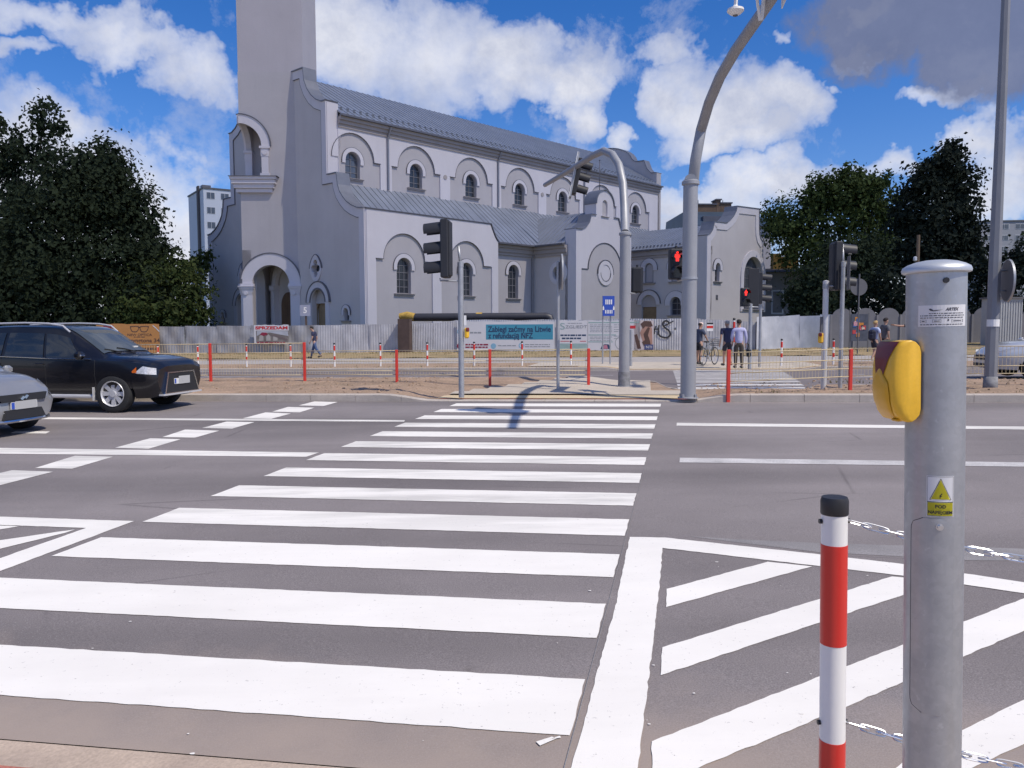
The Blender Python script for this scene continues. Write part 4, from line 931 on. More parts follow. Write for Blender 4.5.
for f_, p in ((0, Vector(arm[-2]).lerp(tip, .22)),):
    signal_head(mast, LOC(-PI / 2 - PHI, p.x - .16, p.y, p.z + .12), 3, .30)
    mb = MB(); F = LOC(-PI / 2 - PHI, p.x - .05, p.y, p.z - .25); mb.bevbox((0, .06, .8), (.62, .02, 1.7), .008, F); mb.build('backing_board', M_WHITEP, mast)
# --- mast 2: arm over the far lanes
b = g(624, 386, .06); mast2 = thing('signal_mast', 'shorter grey signal mast with a hooked arm carrying lights in front of the church transept', 'signal mast', (b.x, b.y, b.z - .02))
L = lambda p: Vector(p) - Vector(mast2.location)
t1 = L(at(624.3, 236, 19.5)); mb = MB(); mb.tube([(0, 0, .0), (0, 0, t1.z)], [.128, .118], 20); mb.lathe([(.122, t1.z - .07), (.142, t1.z - .06), (.142, t1.z - .01), (.1, t1.z + .02)], 20); mb.lathe([(.2, 0), (.2, .03), (.13, .03)], 20); mb.build('lower_tube', M_GALVP, mast2)
mb = MB(); mb.tube([(0, 0, .03), (0, 0, .36)], [.142, .140], 20); mb.build('base_collar', mat('scuffed_collar', (.22, .22, .23), .8, var=.35, scale=9), mast2)
arm = [tuple(t1 * 1.0)] + [tuple(L(at(x, y, Y))) for x, y, Y in ((624.3, 205, 19.5), (623, 184, 19.6), (619, 165, 19.9), (612.5, 154.5, 20.3), (604, 150.8, 20.8), (594, 155, 21.5), (575, 167, 23), (545, 185, 25.6))]
arm[0] = (0, 0, t1.z)
mb = MB(); mb.tube(arm, [.10, .10, .098, .096, .094, .092, .088, .08, .068], 18); mb.build('arm', M_GALVP, mast2)
hp = L(at(573, 175, 23.1)); HM = LOC(PI / 2 - PHI + .15, hp.x, hp.y, hp.z - .52) @ ROT('Y', .0)
HM = TR(hp.x + .05, hp.y, hp.z) @ ROT('Y', .2) @ ROT('Z', PI / 2 - PHI + .1) @ TR(0, -.12, -.55)
signal_head(mast2, HM, 3, .30)
mb = MB(); mb.bevbox((0, .16, .51), (.56, .015, 1.3), .006, HM); mb.build('backing_board', M_WHITEP, mast2)
mb = MB(); mb.bb(.2, .24, .1, .16, -.1, 1.15, HM); mb.bb(-.24, -.2, .1, .16, -.1, 1.15, HM); mb.build('clamp', M_GALV, mast2)
hp = L(at(637, 293, 19.6)); ped_signal(mast2, LOC(PI - .15, hp.x, hp.y, hp.z), lit=False)
mb = MB(); mb.tube([(hp.x, hp.y, hp.z - .02), (0, 0, hp.z - .02)], .018, 8); mb.build('bracket', M_GALV, mast2)
# --- posts
def post(name, label, cat, px, py, ytop, r, Y=None, off=.1, tilt=0, base=True, parts=None, m=None):
    b = g(px, py, off) if Y is None else gat(px, Y, .12); top = at(px, ytop, b.y).z
    o = thing(name, label, cat, (b.x, b.y, b.z - .03)); h = top - b.z + .03
    mb = MB(); mb.tube([(0, 0, 0), (0, 0, h)], r, 16); mb.lathe([(r + .006, h - .1), (r + .006, h), (.001, h + .02)], 16); mb.build('post', m or M_GALV, o)
    return o, h, b
p463, h, b = post('signal_post', 'grey signal post with a three-lamp head turned left, beside the left island kerb', 'signal post', 461.5, 396, 262, .058)
tp = at(460, 279, b.y).z - p463.location.z
signal_head(p463, LOC(-PI / 2 - .12, -.36, -.02, tp + .02) @ TR(0, 0, 0), 3, .345)
mb = MB(); mb.tube([(-.42, 0, tp + .02), (-.42, 0, tp - .03), (0, 0, tp - .05)], .02, 8); mb.build('bracket', M_GALV, p463); mb = MB(); mb.tube([(0, 0, h - .05), (-.04, 0, h + .32)], .028, 8); mb.build('top_tube', M_GALV, p463)
bt = at(466, 333, b.y); button_box(p463, LOC(.6, .12, -.03, bt.z - p463.location.z)); mb = MB(); mb.bb(.06, .11, -.03, .03, bt.z - p463.location.z + .16, bt.z - p463.location.z + .36); mb.build('instruction_plate', M_WHITEP, p463)
p558, h, b = post('sign_post', 'slim grey post with a round sign seen edge-on, before the blue panel banner', 'sign post', 558, 389, 262, .036)
zc = at(559, 272, b.y).z - p558.location.z
mb = MB(); mb.lathe([(.001, 0), (.38, 0), (.39, .012), (.38, .024), (.001, .024)], 32, TR(.06, -.03, zc) @ ROT('Z', -.02) @ ROT('Y', PI / 2)); pl = mb.build('sign_disc', M_ZINCB, p558)
mb = MB(); mb.lathe([(.372, .0), (.395, .0), (.395, .035), (.372, .035)], 32, TR(.06, -.03, zc) @ ROT('Y', PI / 2)); mb.build('rim', M_GALV, pl)
p823, h, b = post('signal_post', 'pale post with a hooked bracket and yellow button at right', 'signal post', 823.5, 388, 281, .058, m=mat('pale_steel', (.6, .6, .61), .45, metal=.3, var=.08, scale=4))
mb = MB(); mb.tube([(0, 0, h - .1), (.22, 0, h - .12), (.3, 0, h - .05), (.34, 0, h - .06)], .02, 8); mb.build('bracket', M_GALV, p823); mb = MB(); mb.lathe([(.059, h - .165), (.067, h - .16), (.067, h - .06), (.059, h - .055)], 16); mb.build('clamp_ring', M_GALV, p823)
bt = at(820.5, 338, b.y); button_box(p823, LOC(-.5, -.1, -.03, bt.z - p823.location.z)); mb = MB(); mb.bb(-.1, -.06, -.03, .03, bt.z - p823.location.z + .12, bt.z - p823.location.z + .45); mb.build('instruction_plate', M_ZINCB, p823)
p840, h, b = post('signal_post', 'post with a square sign back and dark three-lamp head, right of the pale hooked post', 'signal post', 840, 388, 262, .045)
mb = MB(); zc = at(843, 274, b.y).z - p840.location.z; mb.bevbox((.07, -.26, zc), (.02, .34, .7), .008, ROT('Z', -.25)); pl = mb.build('sign_plate', M_ZINCB, p840)
zt = at(838, 292, b.y).z - p840.location.z
signal_head(p840, LOC(PI / 2 + .0, -.02, .16, zt + .04), 3, .30)
mb = MB(); mb.tube([(0, 0, h - .1), (0, .12, zt + .2)], .02, 8); mb.build('bracket', M_GALV, p840); mb = MB(); mb.tube([(0, 0, h - .1), (0, .06, zt + 1.0)], .03, 8); mb.build('top_tube', M_GALV, p840)
# far kerb signals
p749, h, b = post('signal_post', 'far kerb post carrying a lit red pedestrian lamp, in front of the white hoarding', 'signal post', 749.5, 368, 304, .06, off=.14)
hp = at(744.5, 306, b.y) - p749.location; ped_signal(p749, LOC(.1, hp.x, -.1, hp.z - .02)); mb = MB(); mb.tube([(hp.x, -.05, hp.z - .02), (.25, -.02, hp.z - .04)], .02, 8); mb.build('bracket', M_GALV, p749)
mb = MB(); mb.bevbox((.12, .1, hp.z + .62), (.36, .03, 1.25), .01); mb.build('backing_board', M_HOUS, p749)
p760, h, b = post('signal_post', 'far kerb post with a vehicle signal head facing right, beside the red pedestrian lamp', 'signal post', 759.5, 366, 300, .05, off=.14)
hp = at(758, 304, b.y) - p760.location; signal_head(p760, LOC(PI / 2 - .1, .0, 0, hp.z), 3, .33)
# thin posts with the blue sign
bs = thing('bus_sign', 'blue rectangular sign with white marks on two thin posts by the far footway', 'road sign', tuple(gat(607, 32.5, .1)))
zb, zt = hz(316, 607, 32.5) - bs.location.z, hz(296, 607, 32.5) - bs.location.z
mb = MB(); mb.tube([(-.17, 0, -.1), (-.17, 0, zt)], .03, 10); mb.build('post', M_GALV, bs); mb = MB(); mb.tube([(.14, .05, -.1), (.14, .05, zt)], .03, 10); mb.build('post', M_GALV, bs)
F = frame((.03, -.06, 0), (1, .05, 0), (0, 0, 1), (0, -1, 0)); mb = MB(); mb.plate([(-.22, zb), (.26, zb), (.26, zt), (-.22, zt)], [], 0, .02, F); sp = mb.build('sign_plate', M_BLUE, bs)
mb = MB(); hgt = zt - zb
for i in range(4): mb.plate([(-.11 + .075 * i, zb + hgt * .58), (-.065 + .075 * i, zb + hgt * .58), (-.065 + .075 * i, zb + hgt * .82), (-.11 + .075 * i, zb + hgt * .82)], [], .02, .025, F)
for i in range(5): mb.plate([(-.12 + .065 * i, zb + hgt * .12), (-.085 + .065 * i, zb + hgt * .12), (-.085 + .065 * i, zb + hgt * .30), (-.12 + .065 * i, zb + hgt * .30)], [], .02, .025, F)
for x in (-.19, .23): mb.plate([(x - .03, zb + hgt * .3), (x + .03, zb + hgt * .3), (x + .03, zb + hgt * .42), (x, zb + hgt * .52), (x - .03, zb + hgt * .42)], [], .02, .025, F)
mb.build('pictogram', M_WHITEP, sp)
p631, h, b = post('marker_post', 'plain waist-high grey post behind the shorter mast on the far kerb', 'post', 631, 369, 330, .06, Y=31.5)
# far red and white barred board and pole by the fence
o, h, b = post('barred_sign', 'small red and white barred plate on a post by the hoarding, beside the cyclist', 'sign', 709.5, 366, 323, .035, Y=41)
zb = hz(331, 709, 41) - o.location.z; zt = hz(323, 709, 41) - o.location.z
mb = MB(); mb.bb(-.16, .16, -.08, -.05, zb, zt); pl = mb.build('plate', M_WHITEP, o); mb = MB(); mb.bb(-.162, .162, -.085, -.079, zb + .14, zb + .27); mb.build('red_bar', M_REDP2, pl); mb = MB(); mb.bb(-.162, .162, -.085, -.079, zt - .07, zt + .01); mb.build('black_bar', M_BLACKP, pl)
# lamp post on the right
b = g(990, 391, .1); lp = thing('lamp_post', 'tall tapering grey lamp post at right edge with a round sign back', 'lamp post', (b.x, b.y, b.z - .03))
mb = MB(); ht = 10.5; mb.tube([(0, 0, .3), (0, 0, 2.6), (0.02, 0, ht)], [.118, .112, .062], 8); mb.build('post', mat('lamp_post_steel', (.23, .235, .255), .55, metal=.25, var=.08, scale=3), lp)
mb = MB(); mb.tube([(0, 0, 0), (0, 0, .32)], [.14, .13], 8); mb.build('base_collar', MATS['scuffed_collar'], lp)
mb = MB(); mb.tube([(.02, 0, ht - .1), (.05, -.4, ht + .5), (.1, -1.6, ht + .75)], .045, 8); mb.bevbox((.11, -1.9, ht + .76), (.3, .8, .14), .05); mb.build('lamp_head', M_GALVP, lp)
zc = at(1003, 281, b.y).z - lp.location.z
mb = MB(); mb.lathe([(.001, 0), (.40, 0), (.41, .015), (.40, .03), (.001, .03)], 32, TR(.19, -.08, zc) @ ROT('Z', -.26) @ ROT('Y', PI / 2)); dsc = mb.build('sign_disc', M_ZINCB, lp)
mb = MB(); mb.lathe([(.385, .0), (.415, .0), (.415, .04), (.385, .04)], 32, TR(.19, -.08, zc) @ ROT('Z', -.26) @ ROT('Y', PI / 2)); mb.build('rim', M_GALV, dsc)
mb = MB(); mb.tube([(.0, 0, zc + .2), (.2, -.05, zc + .2)], .02, 8); mb.build('bracket', M_GALV, lp); mb = MB(); mb.tube([(.0, 0, zc - .2), (.2, -.05, zc - .2)], .02, 8); mb.build('bracket', M_GALV, lp)
zs = at(995, 323, b.y).z - lp.location.z; mb = MB(); mb.lathe([(.121, zs - .07), (.121, zs + .07)], 8, None, PI, 2 * PI, False); stk = mb.build('sticker', M_WHITEP, lp)
# --- red and white posts along the far kerb
def barred_post(label, loc, h=1.1, r=.038, group=None, name='bollard'):
    o = thing(name, label, 'bollard', loc, 0, group)
    mb = MB(); mb.tube([(0, 0, 0), (0, 0, h - .06)], r, 14); mb.build('post', M_WHITEP, o)
    for z0, z1 in ((h * .02, h * .25), (h * .45, h * .66)) if h < 1.15 else ((0, .28), (.56, .84)): pass
    for z0, z1 in ((h * .36, h * .50), (h * .70, h * .90)):
        mb = MB(); mb.lathe([(r + .001, z0), (r + .002, z0), (r + .002, z1), (r + .001, z1)], 14); mb.build('red_band', M_REDP2, o)
    mb = MB(); mb.lathe([(r + .004, h - .07), (r + .006, h - .02), (r * .7, h), (.001, h)], 14); mb.build('cap', M_BLACKP, o)
    return o
BX = [(157, 'just right of the parked dark car roof'), (197, 'below the crumpled grey sheets'), (246, 'left of the house sale poster'), (290, 'at the right edge of the house sale poster'), (334, 'right of the walking man'), (380, 'left of the brown pipe duct'),
      (427, 'right of the brown pipe duct'), (474, 'under the maroon text of the white banner'), (522, 'below the blue banner text'), (571, 'under the pale green strip of a banner'), (782, 'right of the two far signal posts'), (834, 'between pale post and red post on the right')]
proto = None
for i, (px, where) in enumerate(BX):
    p = gat(px, (31.62 - TH.x * 0) / TH.y, .0)
    Y = 31.6; 
    for _ in range(8):
        p = gat(px, Y, .02); u_, t_ = uv_of(p); Y += (31.7 - t_)
    lab = 'thin red and white bollard ' + where
    if proto is None: proto = barred_post(lab, tuple(p), group='red and white bollards along the far kerb'); o = proto
    else: o = copy_tree(proto); o.location = p; o['label'] = lab
p = gat(734, 40.5, .1); o = copy_tree(proto); o.location = p; o.scale = (1.5, 1.5, 1.75); o['label'] = 'taller red and white post behind the heads of the walking couple'
p = gat(990, 33, .1); o = copy_tree(proto); o.location = p; o['label'] = 'red and white bollard above the roof of the silver car at right edge'; 
# --- pedestrian railing on the island: red posts with beige wire panels
def railing(label, pts, panels):
    """pts: (u, t, height) of posts; panels: index, z0, z1"""
    b0 = ut(pts[0][0], pts[0][1]); o = thing('railing', label, 'railing', tuple(b0))
    P = [ut(u, t, .10) - b0 for u, t, h in pts]
    for p, (u, t, h) in zip(P, pts):
        if h: mb = MB(); mb.bevbox((p.x, p.y, p.z + h / 2 - .1), (.066, .066, h + .2), .006, None); mb.build('post', M_ORED, o)
    for i, z0, z1, rails in panels:
        a, c = P[i], P[i + 1]; d = (c - a); Ln = d.length; dn = d.normalized(); mb = MB()
        for z in rails: mb.tube([a + Vector((0, 0, z)), c + Vector((0, 0, z))], .010, 6)
        n = int(Ln / .075)
        for k in range(1, n):
            q = a + d * (k / n); mb.box(q + Vector((0, 0, (z0 + z1) / 2)), (.0055, .0055, z1 - z0))
        mb.build('wire_panel', M_BEIGE, o)
    return o
def UTP(px, py): return uv_of(g(px, py, .1))
lp_ = [UTP(x, y) for x, y in ((211, 383.5), (305, 383.5), (397, 384.5), (490, 385), (588.5, 385))]
tm = sum(q[1] for q in lp_) / 5; us_ = [q[0] for q in lp_]; st = us_[1] - us_[0]
tl = [q[1] for q in lp_]
pts = [(us_[0] - 2 * st, tl[0], 1.08), (us_[0] - st, tl[0], 1.08)] + [(us_[0], tl[0], 1.06), (us_[1], tl[1], 1.06), (us_[2], tl[2], .86), (us_[3], tl[3], .86), (us_[4], tl[4], .86)]
rh = (.22, .62, .80, 1.04); rl_ = (.24, .34, .58, .84)
railing('red posts with beige wire panels along the left half of the island', pts, [(0, .22, 1.04, rh), (1, .22, 1.04, rh), (2, .22, 1.04, rh), (3, .22, .84, rl_), (4, .22, .84, rl_), (5, .22, .84, rl_)])
a_, c_u = UTP(728, 397), UTP(850, 391)
du, dt = c_u[0] - a_[0], c_u[1] - a_[1]
pts = [(a_[0], a_[1], .92), (c_u[0], c_u[1], .86), (c_u[0] + 2.2, c_u[1] + .6, .86), (c_u[0] + 4.6, c_u[1] + .7, 0), (c_u[0] + 7.2, c_u[1] + .7, .86)]
railing('red posts with beige wire panels right of the nearest mast, running to the right edge', pts, [(k_, .30, .86, (.30, .46, .64, .86)) for k_ in range(4)])

# --- foreground: capped signal pole, bollard and chains
PY = 1.95; pb = at(931.4, 768, PY); ptop = at(936.3, 270, PY)
lean = math.atan2(ptop.x - pb.x, ptop.z - pb.z)
gz = H(pb.x, PY) + .03; bx = pb.x - math.tan(lean) * (pb.z - gz)
pole = thing('signal_pole', 'thick galvanised pole with a domed cap and yellow push button in the right foreground', 'pole', (bx, PY, gz), rot=(0, lean, 0))
PR = 61.5 / 800 * PY / 2 * .885; ph = (ptop.z - gz) / math.cos(lean)
PLOC = lambda px, py: (at(px, py, PY - PR).z - gz)
gv = bpy.data.materials.new('spangled_zinc'); gv.use_nodes = True; tt = NT(gv.node_tree)
oo = tt.n('ShaderNodeOutputMaterial'); bs_ = tt.n('ShaderNodeBsdfPrincipled'); tt.l(bs_.outputs[0], oo.inputs[0]); co = tt.n('ShaderNodeTexCoord').outputs['Object']
vo = tt.n('ShaderNodeTexVoronoi'); vo.inputs['Scale'].default_value = 75; tt.l(co, vo.inputs['Vector'])
sepc = tt.n('ShaderNodeSeparateColor'); tt.l(vo.outputs['Color'], sepc.inputs[0])
n_a = tt.noise(co, 9, 5, .62); mp = tt.n('ShaderNodeMapping'); mp.inputs['Scale'].default_value = (14, 14, 1.3); tt.l(co, mp.inputs[0]); n_b = tt.noise(mp.outputs[0], 1.0, 4, .6)
c_ = tt.mix(tt.ramp(n_a, [(.35, 0), (.68, 1)]), (.37, .38, .40), (.44, .455, .48)); c_ = tt.mix(tt.math('MULTIPLY', tt.ramp(n_b, [(.5, 0), (.75, 1)]), .5), c_, (.40, .385, .36))
c_ = tt.mix(1.0, c_, tt.ramp(sepc.outputs[0], [(0, .96), (1, 1.04)]), 'MULTIPLY')
sz = tt.n('ShaderNodeSeparateXYZ'); tt.l(co, sz.inputs[0]); splash = tt.math('MULTIPLY', tt.ramp(tt.noise(co, 28, 3, .7), [(.66, 0), (.72, 1)]), .3); c_ = tt.mix(splash, c_, (.62, .64, .67))
tt.l(c_, bs_.inputs['Base Color']); bs_.inputs['Metallic'].default_value = .62
tt.l(tt.ramp(n_a, [(.3, .50), (.7, .36)]), bs_.inputs['Roughness'])
bn = tt.n('ShaderNodeBump'); bn.inputs['Strength'].default_value = .06; bn.inputs['Distance'].default_value = .01; tt.l(tt.noise(co, 60, 4, .6), bn.inputs['Height']); tt.l(bn.outputs[0], bs_.inputs['Normal'])
mb = MB(); mb.lathe([(PR, 0), (PR, ph)], 64); mb.build('tube', gv, pole)
cr_ = PR * 1.145
mb = MB(); mb.lathe([(cr_ - .004, -.012), (cr_, -.010), (cr_ + .001, -.004), (cr_ - .002, .003), (PR * .95, .0095), (PR * .7, .0155), (PR * .4, .0190), (.0005, .0205)], 64, TR(0, 0, ph + .004)); mb.lathe([(cr_ - .004, -.012), (PR * .99, -.012)], 64, TR(0, 0, ph + .004)); mb.build('domed_cap', mat('cap_aluminium', (.56, .58, .60), .46, metal=.55, var=.06, scale=12), pole)
mb = MB(); a_h = math.atan2(-PY, -bx) + .32; mb.cyl((0, 0, 0), .0065, .01, 14, TR((PR - .004) * math.cos(a_h), (PR - .004) * math.sin(a_h), ph - .028) @ ROT('Z', a_h) @ ROT('Y', PI / 2)); mb.build('grub_screw', M_BLACKP, pole)
A0 = math.atan2(-PY, -pole.location.x)                # the side of the pole turned to the camera
def wrap(mb, vs, fs, x0, z0, r):                      # flat lettering bent round the pole; x to the right as seen from the front
    mb.add([((r + v.z) * math.cos(A0 + (x0 + v.x) / PR), (r + v.z) * math.sin(A0 + (x0 + v.x) / PR), z0 + v.y) for v in vs], fs)
def patch(mb, x0, x1, z0, z1, r, n=14):
    vs = []
    for i in range(n + 1):
        a = A0 + (x0 + (x1 - x0) * i / n) / PR
        for z in (z0, z1): vs.append((r * math.cos(a), r * math.sin(a), z))
    mb.add(vs, [(2 * i, 2 * i + 2, 2 * i + 3, 2 * i + 1) for i in range(n)])
S = PY / 800.0 * .955
def wx(px, py):                                       # arc length on the pole for a picture column
    cx = 931.4 + (936.3 - 931.4) * (768 - py) / 498.0; k = clamp((px - cx) / 31.0, -.999, .999); return math.asin(k) * PR
M_STK = mat('sticker_paper', (.66, .66, .67), .45, var=.03); M_STKY = mat('sticker_yellow', (.72, .66, .04), .45, var=.04)
ZR = lambda py: (at(935, py, PY - PR).z - gz)
mb = MB(); patch(mb, wx(919, 316), wx(964.5, 316), ZR(326), ZR(304.5), PR + .0006); st1 = mb.build('info_sticker', M_STK, pole, recalc=False)
mb = MB(); r_ = PR + .0011; xm = (wx(919, 316) + wx(964.5, 316)) / 2
vs, fs = text_geo('ARTEX', .0095, bold=.0004, shear=.3); wrap(mb, vs, fs, xm + .016, ZR(309), r_)
pp = [(-.034, .003), (-.03, .004), (-.024, .0), (-.012, .0005), (-.004, .001), (-.012, -.001), (-.024, -.003), (-.031, -.001)]
tri = tessellate_polygon([[Vector((p[0], p[1], 0)) for p in pp]]); wrap(mb, [Vector((p[0], p[1], 0)) for p in pp], [tuple(q) for q in tri], xm, ZR(309.5), r_)
rs = random.Random(4)
for py in (312.8, 315.0, 317.2, 324):
    x = wx(921, py) + (0 if py > 314 else .02)
    while x < wx(962, py): l = rs.uniform(.002, .009); patch(mb, x, min(x + l, wx(963, py)), ZR(py + .45), ZR(py - .35), r_, 3); x += l + .0016
for x0, x1 in ((921, 927), (933, 941.5), (951.5, 962)):
    for zz in (319.0, 321.9): patch(mb, wx(x0, 320), wx(x1, 320), ZR(zz + .18), ZR(zz), r_, 4)
    for xx in (x0, x1 - .3): patch(mb, wx(xx, 320), wx(xx + .3, 320), ZR(322), ZR(319), r_, 1)
    patch(mb, wx(x0 + 1.5, 320), wx(x1 - 1.5, 320), ZR(321), ZR(320.2), r_, 3)
patch(mb, wx(947.5, 320), wx(949, 320), ZR(320.6), ZR(318.8), r_, 2)
mb.build('print', mat('faded_ink', (.06, .06, .075), .6, var=0), st1, recalc=False)
x0, x1 = wx(927, 497), wx(953.5, 497); ztp, zbt = ZR(476), ZR(517)
mb = MB(); patch(mb, x0, x1, zbt, ztp, PR + .0006); ws = mb.build('warning_sticker', M_STK, pole, recalc=False)
m_ = .0028; zmid = zbt + (ztp - zbt) * .36
mb = MB(); patch(mb, x0 + m_, x1 - m_, zbt + m_, zmid - .001, PR + .0012)
xc = (x0 + x1) / 2; tw_ = (x1 - x0) * .38; tb_, tt_ = zmid + .006, ztp - .0065
for q in range(12):
    xa, xb = -tw_ * .9 + tw_ * 1.8 * q / 12, -tw_ * .9 + tw_ * 1.8 * (q + 1) / 12; fy = lambda x: (tt_ - tb_) * .93 * (1 - abs(x) / (tw_ * .9))
    wrap(mb, [Vector((xa, 0, 0)), Vector((xb, 0, 0)), Vector((xb, fy(xb), 0)), Vector((xa, fy(xa), 0))], [(0, 1, 2, 3)], xc, tb_ + .001, PR + .0014); mb.build('yellow_field', M_STKY, ws, recalc=False)
mb = MB()
for a, b_ in ((x0 + m_ * .6, x0 + m_ * .8), (x1 - m_ * .8, x1 - m_ * .6)): patch(mb, a, b_, zbt + m_ * .6, ztp - m_ * .6, PR + .0013, 2)
for a, b_ in ((zbt + m_ * .6, zbt + m_ * .85), (zmid - .0004, zmid + .0010), (ztp - m_ * .85, ztp - m_ * .6)): patch(mb, x0 + m_ * .6, x1 - m_ * .6, a, b_, PR + .0013)
def strip2(p, q, w_):
    d = (Vector(q) - Vector(p)).normalized(); n = Vector((-d.y, d.x)) * w_; return [Vector((*(Vector(p) - n), 0)), Vector((*(Vector(q) - n), 0)), Vector((*(Vector(q) + n), 0)), Vector((*(Vector(p) + n), 0))]
T3 = [(-tw_, 0), (tw_, 0), (0, tt_ - tb_)]
for i in range(3): wrap(mb, strip2(T3[i], T3[(i + 1) % 3], .0005), [(0, 1, 2, 3)], xc, tb_, PR + .0018)
bolt = [(.0015, .015), (-.0035, .0082), (-.0008, .0082), (-.0028, .0042), (-.0004, .002), (-.0012, .0048), (.003, .0095), (.0006, .0095), (.0036, .015)]
wrap(mb, [Vector((p[0], p[1], 0)) for p in bolt], [tuple(q) for q in tessellate_polygon([[Vector((p[0], p[1], 0)) for p in bolt]])], xc, tb_ + .0005, PR + .002)
zy = (zbt + zmid) / 2
for txt, dz in (('POD', .0075), ('NAPIĘCIEM', -.0065)):
    vs, fs = text_geo(txt, .0115 if dz > 0 else .0105, bold=.0003); wrap(mb, vs, fs, xc, zy + dz - .0005, PR + .002)
mb.build('print', M_INK, ws, recalc=False)
# service hatch: a plate set proud of the tube with a bolt
zt_, zb_ = ZR(519), ZR(716); xl, xr = wx(911, 600), wx(953, 600)
mb = MB(); rr = .03; ring = [(xl + rr - rr * math.cos(a), zt_ - rr + rr * math.sin(a)) for a in [i * PI / 16 for i in range(9)]] + [(xr - rr + rr * math.sin(a), zt_ - rr + rr * math.cos(a)) for a in [i * PI / 16 for i in range(9)]] + [(xr - rr + rr * math.cos(a), zb_ + rr - rr * math.sin(a)) for a in [i * PI / 16 for i in range(9)]] + [(xl + rr - rr * math.sin(a), zb_ + rr - rr * math.cos(a)) for a in [i * PI / 16 for i in range(9)]]
rows = 40; vs = []; fs = []
for j in range(rows + 1):
    z = zb_ + (zt_ - zb_) * j / rows; e = 0
    if z > zt_ - rr: e = rr - math.sqrt(max(0, rr * rr - (z - zt_ + rr) ** 2))
    if z < zb_ + rr: e = rr - math.sqrt(max(0, rr * rr - (zb_ + rr - z) ** 2))
    for i in range(11):
        a = A0 + ((xl + e) + ((xr - e) - (xl + e)) * i / 10) / PR; vs.append(((PR + .0016) * math.cos(a), (PR + .0016) * math.sin(a), z))
fs = [(j * 11 + i, j * 11 + i + 1, j * 11 + 12 + i, j * 11 + 11 + i) for j in range(rows) for i in range(10)]
mb.add(vs, fs, None, True); hatch = mb.build('service_hatch', gv, pole)
mb = MB(); ee = .0013
full_ = []
for j in range(rows + 1): full_.append(vs[j * 11])
for j in range(rows, -1, -1): full_.append(vs[j * 11 + 10])
mb.tube([Vector(p) * 1.0 for p in vs[0::11]], .0007, 6); mb.build('hatch_gap', mat('hatch_shadow', (.05, .05, .055), .8, var=0), hatch)
ab = A0 + wx(940, 527) / PR; mb = MB(); Fb = TR((PR) * math.cos(ab), (PR) * math.sin(ab), ZR(527)) @ ROT('Z', ab) @ ROT('Y', PI / 2)
mb.cyl((0, 0, 0), .0085, .003, 18, Fb); mb.cyl((0, 0, .003), .006, .006, 6, Fb); mb.build('bolt', M_CHAIN, hatch)
# yellow push button on the pole's left
by, al = ZR(381), R(57)
wv = Vector((math.cos(A0), math.sin(A0), 0)); rv = Vector((-wv.y, wv.x, 0))
nv = wv * math.cos(al) - rv * math.sin(al); sv = rv * math.cos(al) + wv * math.sin(al)
BF = frame(rv * -.068 + wv * .030 + Vector((0, 0, by)), sv, nv, (0, 0, 1))   # x: sideways, y: outwards, z: up
bw, bh = .053, .098
prof = [(-.012, -.070), (-.009, -.083), (.0, -.093), (.014, -.098), (.020, -.098), (.030, -.094), (.044, -.076), (.053, -.05), (.057, -.015), (.058, .02), (.054, .055), (.045, .083), (.036, .096), (.022, .0985), (.014, .0985), (.0, .094), (-.009, .084), (-.012, .071)]
def yprof(z):
    for (y0, z0), (y1, z1) in zip(prof[3:-3], prof[4:-3]):
        if z0 <= z <= z1: return y0 + (y1 - y0) * (z - z0) / (z1 - z0 + 1e-9)
    return .018 if z < 0 else .022
mb = MB(); n = len(prof); ks = [(-1, .45, .96), (-.985, .62, .985), (-.93, .84, 1), (-.84, .95, 1), (-.72, 1, 1), (-.36, 1.03, 1), (0, 1.04, 1), (.36, 1.03, 1), (.72, 1, 1), (.84, .95, 1), (.93, .84, 1), (.985, .62, .985), (1, .45, .96)]
vs = [(f * bw, (y * s_ if y > 0 else y), z * zs) for f, s_, zs in ks for (y, z) in prof]
fs = [(k * n + i, (k + 1) * n + i, (k + 1) * n + i + 1, k * n + i + 1) for k in range(len(ks) - 1) for i in range(n - 1)] + [tuple(range(n)), tuple((len(ks) - 1) * n + i for i in range(n - 1, -1, -1))]
mb.add(vs, fs, BF, True); btn = mb.build('push_button', M_YEL, pole, angle=38)
fac = lambda x: 1.04 - .04 * (abs(x) / .72) ** 2 if abs(x) < .72 else 1 - (abs(x) - .72) / .12 * .05
mb = MB(); zlo = lambda x: .012 + .15 * max(0, abs(x) - .30)
mb.grid(lambda i, j: BF @ (lambda x, z: Vector((x * bw, yprof(z) * fac(x) + .0020, z)))((i - .5) * 1.62, zlo((i - .5) * 1.62) + (.0955 - zlo((i - .5) * 1.62)) * j), 24, 14); mb.build('button_lens', M_MAROON, btn, recalc=False)
mb = MB()
def palm(i, j):
    x = (i - .5) * 2; z = -.088 + .118 * j; wz = (.42 + .26 * math.sin(PI * min(1, j * .75 + .1))) * (1 - .9 * max(0, j - .8) / .2 * .55); zz_ = z - .012 * x * x * j
    edge = max(0, 1 - x * x) ** .5 * math.sin(PI * clamp(j * .96 + .02, 0, 1)) ** .5
    return BF @ Vector((x * wz * bw, yprof(zz_) * 1.04 + .0005 + .0075 * edge, zz_))
mb.grid(palm, 14, 16); mb.build('palm_plate', M_YELD, btn)
mb = MB(); mb.bevbox((bw * .45, .030, -.0945), (.026, .016, .006), .002, BF); mb.build('bottom_key', M_YELD, btn)
